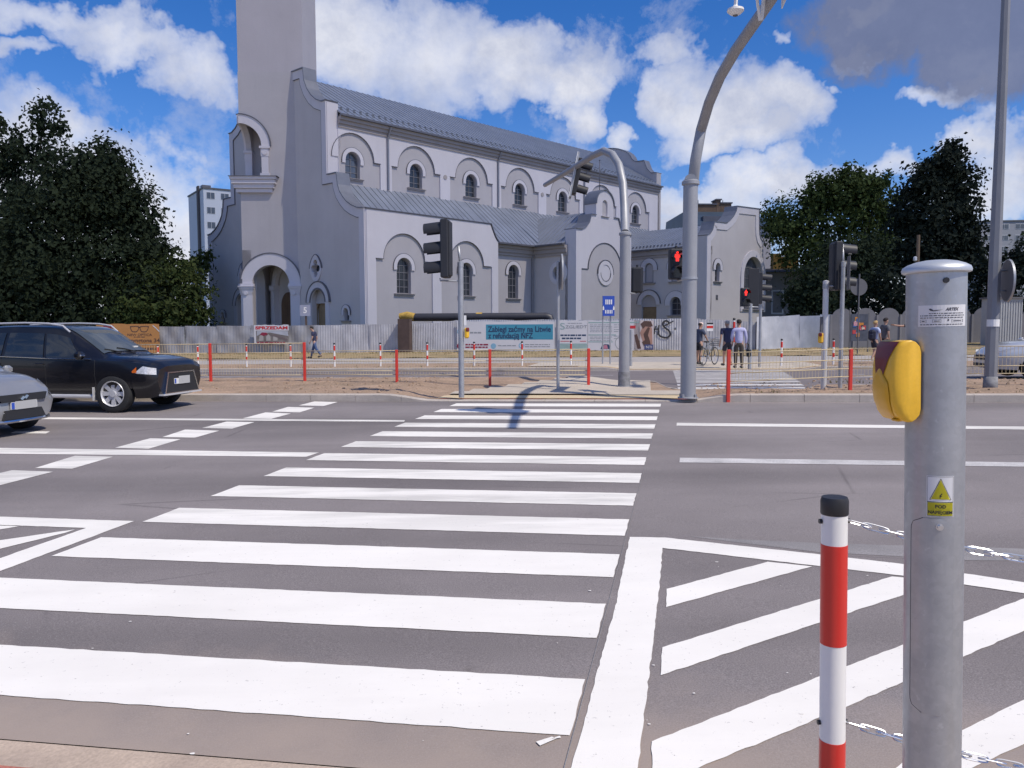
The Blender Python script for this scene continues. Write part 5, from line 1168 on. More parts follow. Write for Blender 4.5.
# foreground bollard and its twin beyond the frame
BY = 2.25; bb_ = at(832.2, 745, BY); bt_ = at(834.6, 500, BY); ln = math.atan2(bt_.x - bb_.x, bt_.z - bb_.z); gz2 = H(bb_.x, BY) + .03
def fg_bollard(label, loc, rot):
    r = 27 / 800 * BY / 2 * .94; o = thing('bollard', label, 'bollard', loc, rot=rot); h = bt_.z - gz2
    zz = lambda py: at(833, py, BY - r).z - gz2
    mb = MB(); mb.lathe([(r, 0), (r, h - .02)], 32); mb.build('post', M_WHITEP, o)
    for a, b_ in ((547, 648), (745, 846)):
        mb = MB(); mb.lathe([(r + .0002, zz(b_)), (r + .0009, zz(b_) + .0004), (r + .0009, zz(a) - .0004), (r + .0002, zz(a))], 32); mb.build('red_band', M_REDP2, o)
    mb = MB(); mb.lathe([(r + .001, zz(517)), (r + .0025, zz(516)), (r + .0025, zz(503)), (r - .001, zz(499.5)), (.001, zz(499))], 32); mb.build('cap', M_BLACKP, o)
    for py in (524, 728):
        mb = MB()
        for sx_ in (-1, 1): mb.cyl((0, 0, 0), .007, .012, 12, TR(sx_ * (r - .004), 0, zz(py)) @ ROT('Y', sx_ * PI / 2))
        mb.build('chain_eye', M_BLACKP, o)
    return o, r, zz
fb, fr, zz = fg_bollard('red and white bollard with a black cap in the near foreground', (bb_.x - math.tan(ln) * (bb_.z - gz2), BY, gz2), (0, ln, 0))
b2 = Vector(fb.location) + UH * 2.0; b2.z = H(b2.x, b2.y) + .03
fb2, _, _ = fg_bollard('red and white bollard standing just outside the right frame edge', tuple(b2), (0, 0, 0))
def chain(label, p0, p1, sag, n):
    o = thing('chain', label, 'chain', tuple(p0)); pts = []
    P = lambda f: p0.lerp(p1, f) - p0 + Vector((0, 0, -4 * sag * f * (1 - f)))
    for k in range(n):
        a, b_ = P(k / n), P((k + 1) / n); c = (a + b_) / 2; d = (b_ - a).normalized(); L_ = (b_ - a).length
        up = Vector((0, 0, 1)); s_ = d.cross(up).normalized(); up = s_.cross(d)
        ang = PI / 2 * (k % 2) + .5 + .25 * math.sin(k * 2.3); e = s_ * math.cos(ang) + up * math.sin(ang)
        hl, hw, rr_ = L_ * .78, .0095, .0026; loop = []
        for q in range(14):
            a_ = 2 * PI * q / 14; cx, cy = math.cos(a_), math.sin(a_); x = (hl - hw) * (1 if cx > 0 else -1) + hw * cx if abs(cx) > 1e-6 else 0
            loop.append(c + d * ((hl - hw) * clamp(cx * 3, -1, 1) + hw * cx) + e * hw * cy)
        mb = MB(); mb.tube(loop, rr_, 7, closed=True); mb.build('link', M_CHAIN, o)
    return o
def chain_pts(py):
    z = zz(py); p0 = Vector(fb.location) + Vector((math.sin(ln) * z, 0, math.cos(ln) * z)) + UH * (fr + .006); p1 = Vector(fb2.location) + Vector((0, 0, z)) - UH * (fr + .006); return p0, p1
p0, p1 = chain_pts(524); chain('upper steel chain passing behind the galvanised pole at right', p0, p1, .13, 42)
p0, p1 = chain_pts(728); chain('lower steel chain near the bottom edge, by the foreground bollard', p0, p1, .13, 42)
# ------------------------------------------------------------------ hoarding, banners, pipe
M_SHEET = mat('zinc_sheet', (.54, .54, .57), .55, metal=.25, var=.14, scale=.9, tint=(.36, .35, .37), tscale=1.1, tamt=.6, fine=.05, fscale=30)
M_SHEETC = mat('crumpled_sheet', (.37, .37, .39), .5, metal=.3, var=.22, scale=1.1, tint=(.27, .27, .285), tscale=.9, tamt=.7)
M_SHEETW = mat('painted_sheet', (.40, .425, .49), .8, var=.16, scale=.6, tint=(.54, .55, .60), tscale=.6, tamt=.8)
FT = 48.2
def fp(px, py, t=FT):
    r = ray(px, py); k = t / (r.x * TH.x + r.y * TH.y); return Vector((0, 0, CAMH)) + r * k
fr_ = random.Random(21)
def sheet_run(o, u0, u1, t0, t1, zt0, zt1, m, crumple=0.0, wid=2.0, jitter=.05, corr=.018, gaps=()):
    L_ = math.hypot(u1 - u0, t1 - t0); n = max(1, round(L_ / wid)); 
    for k in range(n):
        f0, f1 = k / n, (k + 1) / n; j0, j1 = fr_.uniform(-jitter, jitter), fr_.uniform(-jitter, jitter); lean_ = fr_.uniform(-.04, .04); st = fr_.uniform(-.02, .02)
        cols = 52 if not crumple else 44; rows = 2 if not crumple else 12; ph = fr_.random() * 9; vs = []
        for i in range(cols + 1):
            f = f0 + (f1 - f0) * i / cols; u = u0 + (u1 - u0) * f; tt_ = t0 + (t1 - t0) * f
            for j in range(rows + 1):
                h = j / rows; zt = zt0 + (zt1 - zt0) * f + j0 + (j1 - j0) * i / cols
                d = corr * math.sin(i * PI / 2 + .4) + lean_ * h + (.012 if k % 2 else 0)
                if crumple: d += crumple * (math.sin(i * .17 + ph + 2.2 * h) * math.sin(h * 4.2 + ph * 1.7 + i * .07) + .6 * math.sin(i * .37 - 5 * h + ph) * math.sin(3.0 * h + ph))
                p = ut(u + st * h, tt_ + d, 0); zb = p.z - .05; vs.append(Vector((p.x, p.y, zb + (zt - zb) * h)))
        mb = MB(); mb.add(vs, [(i * (rows + 1) + j, (i + 1) * (rows + 1) + j, (i + 1) * (rows + 1) + j + 1, i * (rows + 1) + j + 1) for i in range(cols) for j in range(rows)], None, bool(crumple))
        mb.build('metal_sheet', m, o, angle=25 if not crumple else 60)
        mb = MB(); a = ut(u0 + (u1 - u0) * f0, t0 + (t1 - t0) * f0 + .12, 0); mb.box((a.x, a.y, a.z + .9), (.06, .06, 1.9)); mb.build('fence_post', M_ZINCB, o)
UF_ = lambda px: uv_of(fp(px, 330))[0]
ZF = lambda px, py: fp(px, py).z
f1 = thing('metal_fence', 'crumpled dark grey sheet metal fence left of the brown pipe duct', 'fence', (0, 0, 0)); sheet_run(f1, UF_(-60), UF_(250), FT, FT, ZF(0, 327), ZF(250, 326), M_SHEETC, .05, 2.4, corr=.006)
sheet_run(f1, UF_(250), UF_(318), FT, FT, ZF(250, 326), ZF(318, 325), M_SHEETC, .06, 2.4, corr=.006); 
f2 = thing('metal_fence', 'light grey ribbed sheet fence behind the walking man and around the pipe duct', 'fence', (0, 0, 0)); sheet_run(f2, UF_(314), UF_(398), FT, FT, ZF(314, 324.5), ZF(398, 324.5), M_SHEET, .015, 1.8, corr=.011); sheet_run(f2, UF_(411), UF_(455), FT + .1, FT, ZF(411, 324.5), ZF(455, 321), M_SHEET, 0, 1.5, corr=.012)
f3 = thing('metal_fence', 'ribbed sheet fence under the row of banners and the black graffiti', 'fence', (0, 0, 0)); sheet_run(f3, UF_(455), UF_(700), FT, FT, ZF(455, 320.5), ZF(700, 319), M_SHEET, 0, 1.9, corr=.012); sheet_run(f3, UF_(700), UF_(762), FT, FT, ZF(700, 319.5), ZF(762, 322), M_SHEET, .012, 1.7, corr=.010)
f4 = thing('metal_fence', 'whitish painted sheet fence on the grassy bank right of the church', 'fence', (0, 0, 0))
ua, ub_ = UF_(756), uv_of(gat(842, 56))[0]
sheet_run(f4, ua, ub_, FT - .3, 55, 2.25, 2.55, M_SHEETW, .03, 2.2, corr=.002)
for i_, (px, py0, py1, dx) in enumerate(((803, 346, 319, 3.5), (807, 346, 322, 6.5))):
    b = gat(px + dx, 50.5, .3); tp = at(px, py1, 52.5); o = thing('plank', ('longer' if i_ == 0 else 'shorter') + ' dark plank leaning on the whitish painted fence', 'plank', tuple(b)); mb = MB(); d = tp - b; mb.tube([(0, 0, -.1), tuple(d)], .05, 4); mb.build('board', M_ZINCB, o)
# graffiti sprayed on the ribbed sheets
def fframe(px, py, t=FT - .04): p = fp(px, py, t); return frame(p, UH, (0, 0, 1), -TH)
M_SPRAY = mat('spray_paint', (.03, .03, .035), .6, var=.1)
mb = MB(); F = fframe(663, 334, FT - .035)
K = fp(664, 334).y / 800
def stroke(mb, pts, w_, F, z=0.0):
    P = [Vector(p) for p in pts]
    L1 = []; 
    for i in range(len(P)):
        d = (P[min(i + 1, len(P) - 1)] - P[max(i - 1, 0)]).normalized(); n = Vector((-d.y, d.x)) * w_ / 2; L1.append((P[i] - n, P[i] + n))
    vs = []
    for a, b in L1: vs += [(a.x, a.y, z), (b.x, b.y, z)]
    mb.add(vs, [(2 * i, 2 * i + 2, 2 * i + 3, 2 * i + 1) for i in range(len(L1) - 1)], F)
def sm(pts, n=6):
    out = []
    for i in range(len(pts) - 1):
        p0, p1, p2, p3 = [Vector(pts[clamp(i + k, 0, len(pts) - 1)]) for k in (-1, 0, 1, 2)]
        for j in range(n):
            t_ = j / n; out.append(.5 * ((2 * p1) + (p2 - p0) * t_ + (2 * p0 - 5 * p1 + 4 * p2 - p3) * t_ ** 2 + (3 * p1 - p0 - 3 * p2 + p3) * t_ ** 3))
    out.append(Vector(pts[-1])); return out
q = lambda x, y: ((x - 663) * K, (334 - y) * K)
stroke(mb, sm([q(656, 326), q(655, 329), q(654.5, 334)]), .07, F); stroke(mb, sm([q(654, 329.3), q(658.5, 329), ]), .07, F); stroke(mb, sm([q(659, 325), q(658.5, 330), q(658, 335)]), .07, F)
stroke(mb, sm([q(669, 323), q(666, 320.8), q(662.8, 323), q(664, 327), q(669, 331), q(670, 335), q(666.5, 337.6), q(661, 336.5), q(658.4, 333.5), q(659, 331)]), .10, F, .004)
stroke(mb, sm([q(664, 326), q(669, 323.5), q(673, 321)]), .07, F, .008); stroke(mb, [q(674.2, 328.8), q(675.4, 328.8)], .14, F)
gr = mb.build('graffiti', M_SPRAY, f3, recalc=False)
# banners ------------------------------------------------------------
M_BANW = mat('banner_white', (.62, .62, .66), .6, var=.05, scale=1.2); M_BANT = mat('banner_blue', (.05, .27, .40), .6, var=.05); M_NAVY = mat('banner_navy', (.02, .05, .12), .6, var=0)
M_MARO = mat('banner_maroon', (.25, .02, .05), .6, var=.05); M_BLUG = mat('banner_pale_blue', (.22, .42, .58), .6, var=.05); M_GREYI = mat('grey_ink', (.28, .30, .33), .6, var=0); M_TEAL = mat('banner_green', (.30, .42, .42), .6, var=.15, scale=2)
M_REDB = mat('banner_red', (.55, .03, .04), .6, var=.05); M_OCH = mat('banner_ochre', (.46, .22, .07), .6, var=.08, scale=1); M_SKIN2 = mat('banner_skin', (.42, .24, .19), .6, var=.2, scale=1.5); M_BRN = mat('banner_brown', (.10, .055, .045), .6, var=.3, scale=2)
class Ban:
    def __init__(s, name, label, px0, px1, py0, py1, m, t=FT - .09, group=None):
        s.a = fp(px0, (py0 + py1) / 2, t); s.t = t; s.px0 = px0; s.py0 = py0
        s.o = thing(name, label, 'banner', tuple(fp((px0 + px1) / 2, py1, t)), 0, group)
        s.F = TR(-Vector(s.o.location)) @ frame((0, 0, 0), (1, 0, 0), (0, 0, 1), (0, -1, 0)) if False else None
        s.loc = Vector(s.o.location); s.M = frame((0, 0, 0), UH, (0, 0, 1), -TH)
        w0, h0 = s.xy(px0, py0); w1, h1 = s.xy(px1, py1); n = 14; rb = random.Random(int(px0))
        top = [(w0 + (w1 - w0) * i / n, h0 + rb.uniform(-.03, .03)) for i in range(n + 1)]; bot = [(w1 + (w0 - w1) * i / n, h1 + rb.uniform(-.02, .02)) for i in range(n + 1)]
        mb = MB(); mb.plate(top + bot, [], 0, .012, s.M); s.sheet = mb.build('banner_sheet', m, s.o)
    def xy(s, px, py):
        p = fp(px, py, s.t) - s.loc; return (p.dot(UH), p.z)
    def rect(s, name, px0, px1, py0, py1, m, z=.016, parent=None):
        a, b = s.xy(px0, py0), s.xy(px1, py1); mb = MB(); mb.plate([(a[0], b[1]), (b[0], b[1]), (b[0], a[1]), (a[0], a[1])], [], .0125, z, s.M); return mb.build(name, m, parent or s.sheet)
    def text(s, txt, px0, px1, py, hpx, m, z=.02, bold=.0, parent=None, shear=0):
        a, b = s.xy(px0, py), s.xy(px1, py); mb = MB(); hh = hpx * s.loc.y / 800
        put_text(mb, txt, hh * 1.38, s.M @ TR((a[0] + b[0]) / 2, (a[1] + b[1]) / 2, z), bold=bold, width=b[0] - a[0], shear=shear); return mb.build('lettering', m, parent or s.sheet, recalc=False, weld=False)
    def lines(s, px0, px1, pys, m, h=.9, seed=1, z=.018):
        r = random.Random(seed); mb = MB()
        for py in pys:
            x = px0
            while x < px1 - 1: l = r.uniform(1.5, 5); e = min(px1, x + l); a, b = s.xy(x, py - h / 2), s.xy(e, py + h / 2); mb.plate([(a[0], b[1]), (b[0], b[1]), (b[0], a[1]), (a[0], a[1])], [], .0125, z, s.M); x = e + .7
        mb.build('small_print', m, s.sheet)
    def poly(s, name, pts, m, z=.018, parent=None):
        mb = MB(); mb.plate([s.xy(*p) for p in pts], [], .0125, z, s.M); return mb.build(name, m, parent or s.sheet)
    def disc(s, name, px, py, r, m, r2=0, z=.018):
        c = s.xy(px, py); k = s.loc.y / 800; o_ = arc(c[0], c[1], r * k, 0, 2 * PI, 24)[:-1]; mb = MB(); mb.plate(o_, [arc(c[0], c[1], r2 * k, 0, 2 * PI, 24)[:-1]] if r2 else [], .0125, z, s.M); return mb.build(name, m, s.sheet)
B = Ban('banner', 'long white banner with a blue panel about cataract treatment, behind the left signal post', 457, 554.5, 321.5, 351, M_BANW)
pn = B.rect('blue_panel', 486, 553, 324.5, 339.5, M_BANT)
B.text('Zabiegi zaćmy na Litwie', 488, 551, 329.4, 5.6, M_NAVY, .0215, .012, pn); B.text('z refundacją NFZ', 488.3, 533, 335.9, 5.6, M_NAVY, .0215, .012, pn)
B.disc('round_logo', 459.5, 331.5, 2.4, M_BLUG, 1.7); B.lines(467, 482, [332.6], M_GREYI, 1.5, 3)
B.disc('round_logo', 459.7, 346, 2.9, M_MARO); B.lines(465.5, 489, [344.6, 347.2], M_MARO, 1.5, 4); B.disc('round_logo', 493.5, 346, 2.7, M_BLUG); B.lines(498, 516, [345.6], M_GREYI, .9, 5); B.disc('round_logo', 521.5, 345.5, 2.8, M_BLUG, 1.8); B.lines(525, 550, [344.5, 346.6], M_GREYI, .8, 6)
B = Ban('banner', 'pale banner with a large initial S and red dashes, right of the blue panel banner', 559, 587.5, 320.5, 350.5, M_BANW)
B.text('S', 560, 565, 326.6, 6.6, M_TEAL, .02); B.text('ZGLIEDT', 565.5, 587, 326.9, 3.0, M_GREYI, .02, .002); B.lines(568, 582, [323.2], M_GREYI, .6, 8)
B.lines(560.5, 586, [335.2], M_NAVY, 1.5, 9); B.lines(562, 581, [338.3], M_NAVY, 1.5, 10); B.rect('red_dash', 560.5, 569.5, 340.9, 341.5, M_REDB); B.rect('red_dash', 580, 586, 340.9, 341.5, M_REDB); B.rect('green_strip', 560, 587, 343.5, 349.8, M_TEAL)
B = Ban('banner', 'white banner with rows of fine print and a round mark, behind the shorter mast', 588, 640, 320.5, 350.3, M_BANW)
B.rect('heading_bar', 588.5, 639, 322, 323, M_TEAL); B.lines(590, 612, [324.8, 326.4, 328, 330, 331.6, 337, 338.6, 340.4], M_GREYI, .55, 11); B.lines(614, 622, [324.8, 327, 329.5, 331.5, 336, 338.5], M_GREYI, .55, 12)
B.rect('heading_bar', 588.5, 616, 334.4, 335.4, M_TEAL); B.rect('heading_bar', 588.5, 613, 341.4, 342.3, M_TEAL); B.poly('dark_blob', [(600.5, 349), (602, 345.5), (604.5, 344.2), (608.5, 344.3), (610.5, 347), (609.5, 349)], M_NAVY); B.poly('pink_blob', [(603.5, 348.7), (604, 345), (607, 345), (608, 348.7)], mat('pink_print', (.5, .2, .28), .6, var=0), .021)
B.disc('round_mark', 622, 343, 7, M_GREYI, 6.4); B.rect('red_box', 630, 635.5, 325.6, 328.5, M_REDB, .02)
B = Ban('banner', 'poster of abstract dark and skin coloured shapes with a navy box, left of the graffiti', 634, 653.5, 320.3, 350, mat('poster_pale', (.60, .53, .53), .6, var=.12, scale=1.5))
B.poly('skin_shape', [(640, 333), (643, 325.5), (648, 323.5), (652, 328), (652.5, 344), (647, 347), (643, 342)], M_SKIN2); B.poly('dark_shape', [(640.5, 324), (644, 320.9), (651, 321.2), (652.8, 326), (650, 327), (645.5, 326.3), (643, 329)], M_BRN, .022); B.poly('dark_shape', [(643.5, 334), (648, 327), (650, 328), (648, 335), (650, 341), (651, 346), (644, 346), (642, 342), (645, 340)], M_BRN, .024); B.poly('dark_shape', [(634.5, 335), (637, 334), (640, 344), (641, 348.5), (637.5, 348.8), (635.5, 341)], M_BRN, .02)
nb_ = B.rect('navy_box', 644.5, 653.2, 344.5, 349.7, mat('poster_navy', (.05, .07, .20), .6, var=0), .026); B.text('NTI', 646, 652, 347.2, 2.6, M_BANW, .03, .003, nb_)
B = Ban('poster', 'house sale poster with red SPRZEDAM lettering above a picture of roofs', 254, 289, 325, 344, M_BANW, FT - .26)
B.text('SPRZEDAM', 255.5, 287.8, 328, 3.0, M_REDB, .018, .012)
B.rect('picture', 256, 289, 330.6, 342.6, mat('picture_grey', (.20, .18, .17), .6, var=.5, scale=2.2), .016)
B.poly('sky_shape', [(257, 331), (288, 331), (288.5, 336), (280, 334.5), (270, 332.5), (262, 333), (257, 336)], mat('picture_sky', (.42, .44, .5), .6, var=.2), .02)
for x in (261, 268, 275): B.poly('wall_shape', [(x - 1.6, 341), (x - 1.6, 336.5), (x + .5, 334.3), (x + 2.6, 336.5), (x + 2.6, 340.6)], mat('picture_wall', (.40, .38, .37), .6, var=.2), .023)
B.poly('roof_shape', [(260, 334.8), (262, 332.4), (266.5, 332.6), (268, 334.4), (264, 336)], M_MARO, .026); B.poly('roof_shape', [(270, 335.2), (276, 333.8), (288, 339), (287, 340.5)], mat('picture_roof', (.16, .13, .13), .6, var=.2), .026); B.lines(257, 287, [342.4], M_MARO, 1.2, 13)
B = Ban('billboard', 'ochre optician billboard with a drawing of glasses at the left end of the fence', 96, 160, 324, 353, M_OCH, FT - .26)
B.rect('red_box', 103.5, 113.5, 325, 328.2, M_MARO); B.text('NEW OPTICA', 127.5, 152, 334.9, 2.4, M_BRN, .02, .002); B.lines(134, 146, [337], M_BRN, .7, 14); B.text('Waszyngtona 34', 119, 160, 340.6, 3.8, M_BRN, .02, .006); B.lines(128, 159, [344.6], M_BRN, 1.0, 15); B.lines(124, 159, [348.8], M_BRN, 2.2, 16)
def lens_(cx):
    return sm([(cx - 3.8, 326.6), (cx, 326.3), (cx + 3.9, 326.6), (cx + 4, 328.5), (cx + 2.5, 331.2), (cx, 331.8), (cx - 2.6, 331.2), (cx - 3.9, 328.6), (cx - 3.8, 326.6)], 4)
gm = MB()
for cx in (134.8, 144.2): stroke(gm, [B.xy(*p) for p in lens_(cx)], .05, B.M, .02)
stroke(gm, [B.xy(*p) for p in ((138.4, 327.6), (139.5, 327.2), (140.6, 327.6))], .06, B.M, .02); stroke(gm, [B.xy(130.2, 326.4), B.xy(131.2, 327)], .07, B.M, .02); stroke(gm, [B.xy(148.9, 326.4), B.xy(148, 327)], .07, B.M, .02); gm.build('glasses_drawing', M_BRN, B.sheet, recalc=False)
stroke2 = MB(); stroke(stroke2, [B.xy(153, 325.5), B.xy(156, 328), B.xy(159.5, 331.5)], .06, B.M, .02); stroke2.build('corner_line', M_BANW, B.sheet, recalc=False)
# house number sign, brown duct and black heating pipe
b = gat(306, 51.5, .1); hs = thing('number_sign', 'pale square sign with a white 5 on a brown post before the church porch', 'sign', tuple(b))
z0, z1 = hz(316, 306, 51.5) - b.z, hz(305, 306, 51.5) - b.z
mb = MB(); mb.box((0, .06, z0 / 2 + .2), (.09, .09, z0 + .5)); mb.build('post', mat('brown_wood', (.10, .06, .04), .8, var=.2, scale=4), hs)
mb = MB(); mb.bb(-.36, .30, -.03, 0, z0, z1); pl = mb.build('sign_plate', mat('sign_greyblue', (.30, .32, .42), .5, var=.05), hs); mb = MB(); put_text(mb, '5', .52, frame((-.02, -.035, (z0 + z1) / 2), (1, 0, 0), (0, 0, 1), (0, -1, 0)), bold=.012); mb.build('number', M_WHITEP, pl, recalc=False)
M_LAG = mat('black_lagging', (.032, .032, .04), .5, var=.15, scale=2); M_INS = mat('yellow_insulation', (.42, .27, .06), .95, var=.35, scale=7, bump=1.2, bscale=18)
a, c = fp(404, 319, FT + .8), fp(551, 319, FT + .8); hp_ = thing('heating_pipe', 'black lagged heating pipe above the fence with a brown upright duct at its left', 'pipe', (a.x, a.y, 0))
zc = 2.36; rr_ = .25; LL = lambda p, z: (p.x - a.x, p.y - a.y, z)
mb = MB(); e1 = a.lerp(c, .075); mb.tube([LL(e1, zc), LL(a.lerp(c, .97), zc), LL(a.lerp(c, .99), zc - .06), LL(c, zc - .3), LL(c, zc - 1.4)], rr_, 16); mb.build('pipe', M_LAG, hp_)
mb = MB(); mb.tube([LL(a.lerp(c, -.03), zc + .06), LL(a.lerp(c, .02), zc + .1), LL(a.lerp(c, .075), zc)], [.2, .27, .26], 12); mb.build('insulation', M_INS, hp_); mb = MB(); mb.tube([LL(a.lerp(c, .5), zc + .1), LL(a.lerp(c, .54), zc + .1)], [.18, .19], 10); mb.build('insulation', M_INS, hp_)
d = fp(405, 335, FT - .25); mb = MB(); mb.box((d.x - a.x, d.y - a.y, 1.1), (.74, .6, 2.3), None, -PHI); mb.build('duct', mat('rusty_brown', (.075, .05, .045), .8, var=.3, scale=2), hp_)
# poster stand, arched concrete fence and kiosk on the right
b = gat(859, 42, .2); ps = thing('poster_stand', 'board with colourful stickers on two posts, in front of the arched concrete fence', 'notice board', tuple(b)); z0, z1 = hz(341, 859, 42) - b.z, hz(314, 859, 42) - b.z
for x in (-.48, .48): mb = MB(); mb.bb(x - .03, x + .03, -.03, .03, -.1, z1 + (.3 if x < 0 else .05)); mb.build('post', M_ZINCB, ps)
mb = MB(); mb.bb(-.44, .44, -.06, -.03, z0, z1); bd = mb.build('board', mat('board_dark', (.06, .07, .10), .6, var=.4, scale=5), ps)
pr_ = random.Random(8); cols = [('sticker_orange', (.5, .2, .03)), ('sticker_blue', (.06, .15, .4)), ('sticker_pink', (.5, .25, .3)), ('sticker_cream', (.55, .5, .4)), ('sticker_red', (.45, .05, .05))]
for k in range(16):
    x, z, w_, h_ = pr_.uniform(-.38, .2), pr_.uniform(z0 + .1, z1 - .3), pr_.uniform(.12, .26), pr_.uniform(.08, .22); n_, c_ = cols[k % 5]; mb = MB(); mb.bb(x, min(.42, x + w_), -.066 - k * .002, -.06, z, z + h_); mb.build('leaflet', mat(n_, c_, .6, var=.3, scale=12), bd)
b = gat(858, 39.5, .2); sb = thing('road_sign', 'round sign back on a post in front of the board with colourful stickers', 'road sign', tuple(b)); zt = hz(274, 858, 39.5) - b.z; zc = hz(287, 858, 39.5) - b.z
mb = MB(); mb.tube([(0, 0, -.1), (0, 0, zt)], .035, 10); mb.build('post', M_ZINCB, sb); mb = MB(); mb.lathe([(.001, 0), (.42, 0), (.42, .02), (.001, .02)], 28, TR(0, .05, zc) @ ROT('X', PI / 2)); mb.build('sign_disc', M_ZINCB, sb)
cf = thing('concrete_fence', 'grey concrete fence of arched panels behind the two walking pupils', 'fence', tuple(gat(900, 47, .2))); k = 1.28
for i in range(-3, 12):
    x = i * k; mb = MB(); zz0 = hz(312, 890, 47) - cf.location.z; mb.plate([(x + .05, -.2), (x + k - .05, -.2), (x + k - .05, zz0 - .25)] + arc(x + k / 2, zz0 - .35, k / 2 - .05, 0, PI, 10) + [(x + .05, zz0 - .25)], [], 0, .06, frame((0, 0, 0), (1, -.16, 0), (0, 0, 1), (-.16, -1, 0))); mb.build('arched_panel', mat('grey_concrete', (.20, .20, .215), .9, var=.1, scale=2), cf)
    mb = MB(); mb.box((x, -.16 * x - .05, zz0 / 2 - .2), (.12, .12, zz0 + .1)); mb.build('fence_post', MATS['grey_concrete'], cf)
b = gat(1001, 44, .1); ki = thing('kiosk', 'grey ribbed metal cabinet behind the lamp post at right', 'cabinet', tuple(b)); z1 = hz(299, 1001, 44) - b.z
mb = MB(); mb.bb(-.82, .82, -.5, .5, -.1, z1); 
for i in range(12): mb.bb(-.80 + i * .14, -.74 + i * .14, -.53, -.5, .1, z1 - .12)
mb.build('body', mat('kiosk_grey', (.40, .41, .42), .6, metal=.2, var=.1), ki); mb = MB(); mb.bb(-.92, .92, -.62, .6, z1, z1 + .09); mb.build('roof', M_ZINCB, ki)
# ------------------------------------------------------------------ trees, far buildings
def leafmat(name, c, c2, tr=.25):
    m = bpy.data.materials.new(name); m.use_nodes = True; t = NT(m.node_tree)
    out = t.n('ShaderNodeOutputMaterial'); b = t.n('ShaderNodeBsdfPrincipled')
    gi = t.n('ShaderNodeNewGeometry').outputs['Random Per Island']; co = t.n('ShaderNodeTexCoord').outputs['Object']
    col = t.mix(gi, c, c2); col = t.mix(1.0, col, t.ramp(t.noise(co, .55, 3, .6), [(.3, .8), (.7, 1.2)]), 'MULTIPLY')
    t.l(col, b.inputs['Base Color']); b.inputs['Roughness'].default_value = .8; b.inputs['Specular IOR Level'].default_value = .12
    tl = t.n('ShaderNodeBsdfTranslucent'); t.l(col, tl.inputs[0]); mx = t.n('ShaderNodeMixShader'); mx.inputs[0].default_value = tr; t.l(b.outputs[0], mx.inputs[1]); t.l(tl.outputs[0], mx.inputs[2]); t.l(mx.outputs[0], out.inputs[0]); return m
LM = {'dark': leafmat('dark_leaves', (.032, .046, .025), (.042, .057, .030)), 'mid': leafmat('mid_leaves', (.045, .068, .022), (.085, .115, .036)), 'deep': leafmat('deep_leaves', (.021, .029, .021), (.028, .037, .025), .15), 'bush': leafmat('bush_leaves', (.05, .075, .022), (.10, .12, .04))}
M_BARK = mat('bark', (.075, .06, .048), .95, var=.25, scale=3, bump=.8, bscale=18)
def tree(name, label, loc, blobs, leaf, lm, trunk_h, trunk_r, dens=1.0, seed=1, clump=.75, group=None, cat='tree', lean=0):
    """blobs: (x, y, z, rx, ry, rz) relative to the foot"""
    r = random.Random(seed); o = thing(name, label, cat, tuple(loc), 0, group); mb = MB(); tops = []
    for (bx, by, bz, rx, ry, rz) in blobs:
        area = (rx * ry + ry * rz + rx * rz) / 3; nc = max(8, int(area * 17 * dens))
        for k in range(nc):
            z = r.uniform(-1, 1); a = r.uniform(0, 2 * PI); s_ = math.sqrt(1 - z * z); rad = r.uniform(.60, 1.02) if r.random() < .66 else r.uniform(.15, .7)
            c = Vector((bx + rx * rad * s_ * math.cos(a), by + ry * rad * s_ * math.sin(a), bz + rz * rad * z)); outd = Vector((s_ * math.cos(a), s_ * math.sin(a), z * .8 + .25)).normalized(); cr2 = clump * r.uniform(.55, 1.25)
            for q in range(int(r.uniform(7, 13))):
                p = c + Vector((r.gauss(0, .42), r.gauss(0, .42), r.gauss(0, .36))) * cr2
                nrm = (outd + Vector((r.gauss(0, .6), r.gauss(0, .6), r.gauss(0, .5)))).normalized(); t1_ = nrm.orthogonal().normalized(); t1_ = (Matrix.Rotation(r.uniform(0, 6.3), 3, nrm) @ t1_); t2_ = nrm.cross(t1_); l = leaf * .68 * r.uniform(.6, 1.35) * (1.0 if rad > .7 else 1.6)
                mb.add([p - t1_ * l * .5, p + t2_ * l * .32 + nrm * l * .06, p + t1_ * l * .5 - nrm * l * .1, p - t2_ * l * .32 + nrm * l * .06], [(0, 1, 2, 3)])
        tops.append(Vector((bx, by, bz)))
    mb.build('crown', lm, o, recalc=False, weld=False)
    mb = MB(); mb.tube([(0, 0, -.3), (0.05, 0, trunk_h * .4), (.0 + lean, .05, trunk_h), (lean, .1, trunk_h * 1.5)], [trunk_r * 1.25, trunk_r, trunk_r * .8, trunk_r * .3], 9)
    for tp in tops:
        s0 = Vector((lean * .8, .03, trunk_h * r.uniform(.6, 1.0))); md = s0.lerp(tp, .5) + Vector((0, 0, -.3)); mb.tube([s0, md, tp], [trunk_r * .5, trunk_r * .3, trunk_r * .08], 6)
    mb.build('trunk', M_BARK, o); return o
def crown_px(cx, Y, specs, dep=.8):                    # blobs given by picture extents at depth Y: (px, py, rx px, ry px, dy)
    b = gat(cx, Y, 0); out = []
    for (px, py, rx, ry, dy) in specs:
        p = at(px, py, Y + dy); k = (Y + dy) / 800; out.append((p.x - b.x, p.y - b.y, p.z - b.z, rx * k, min(rx, ry) * k * dep + .4, ry * k))
    return b, out
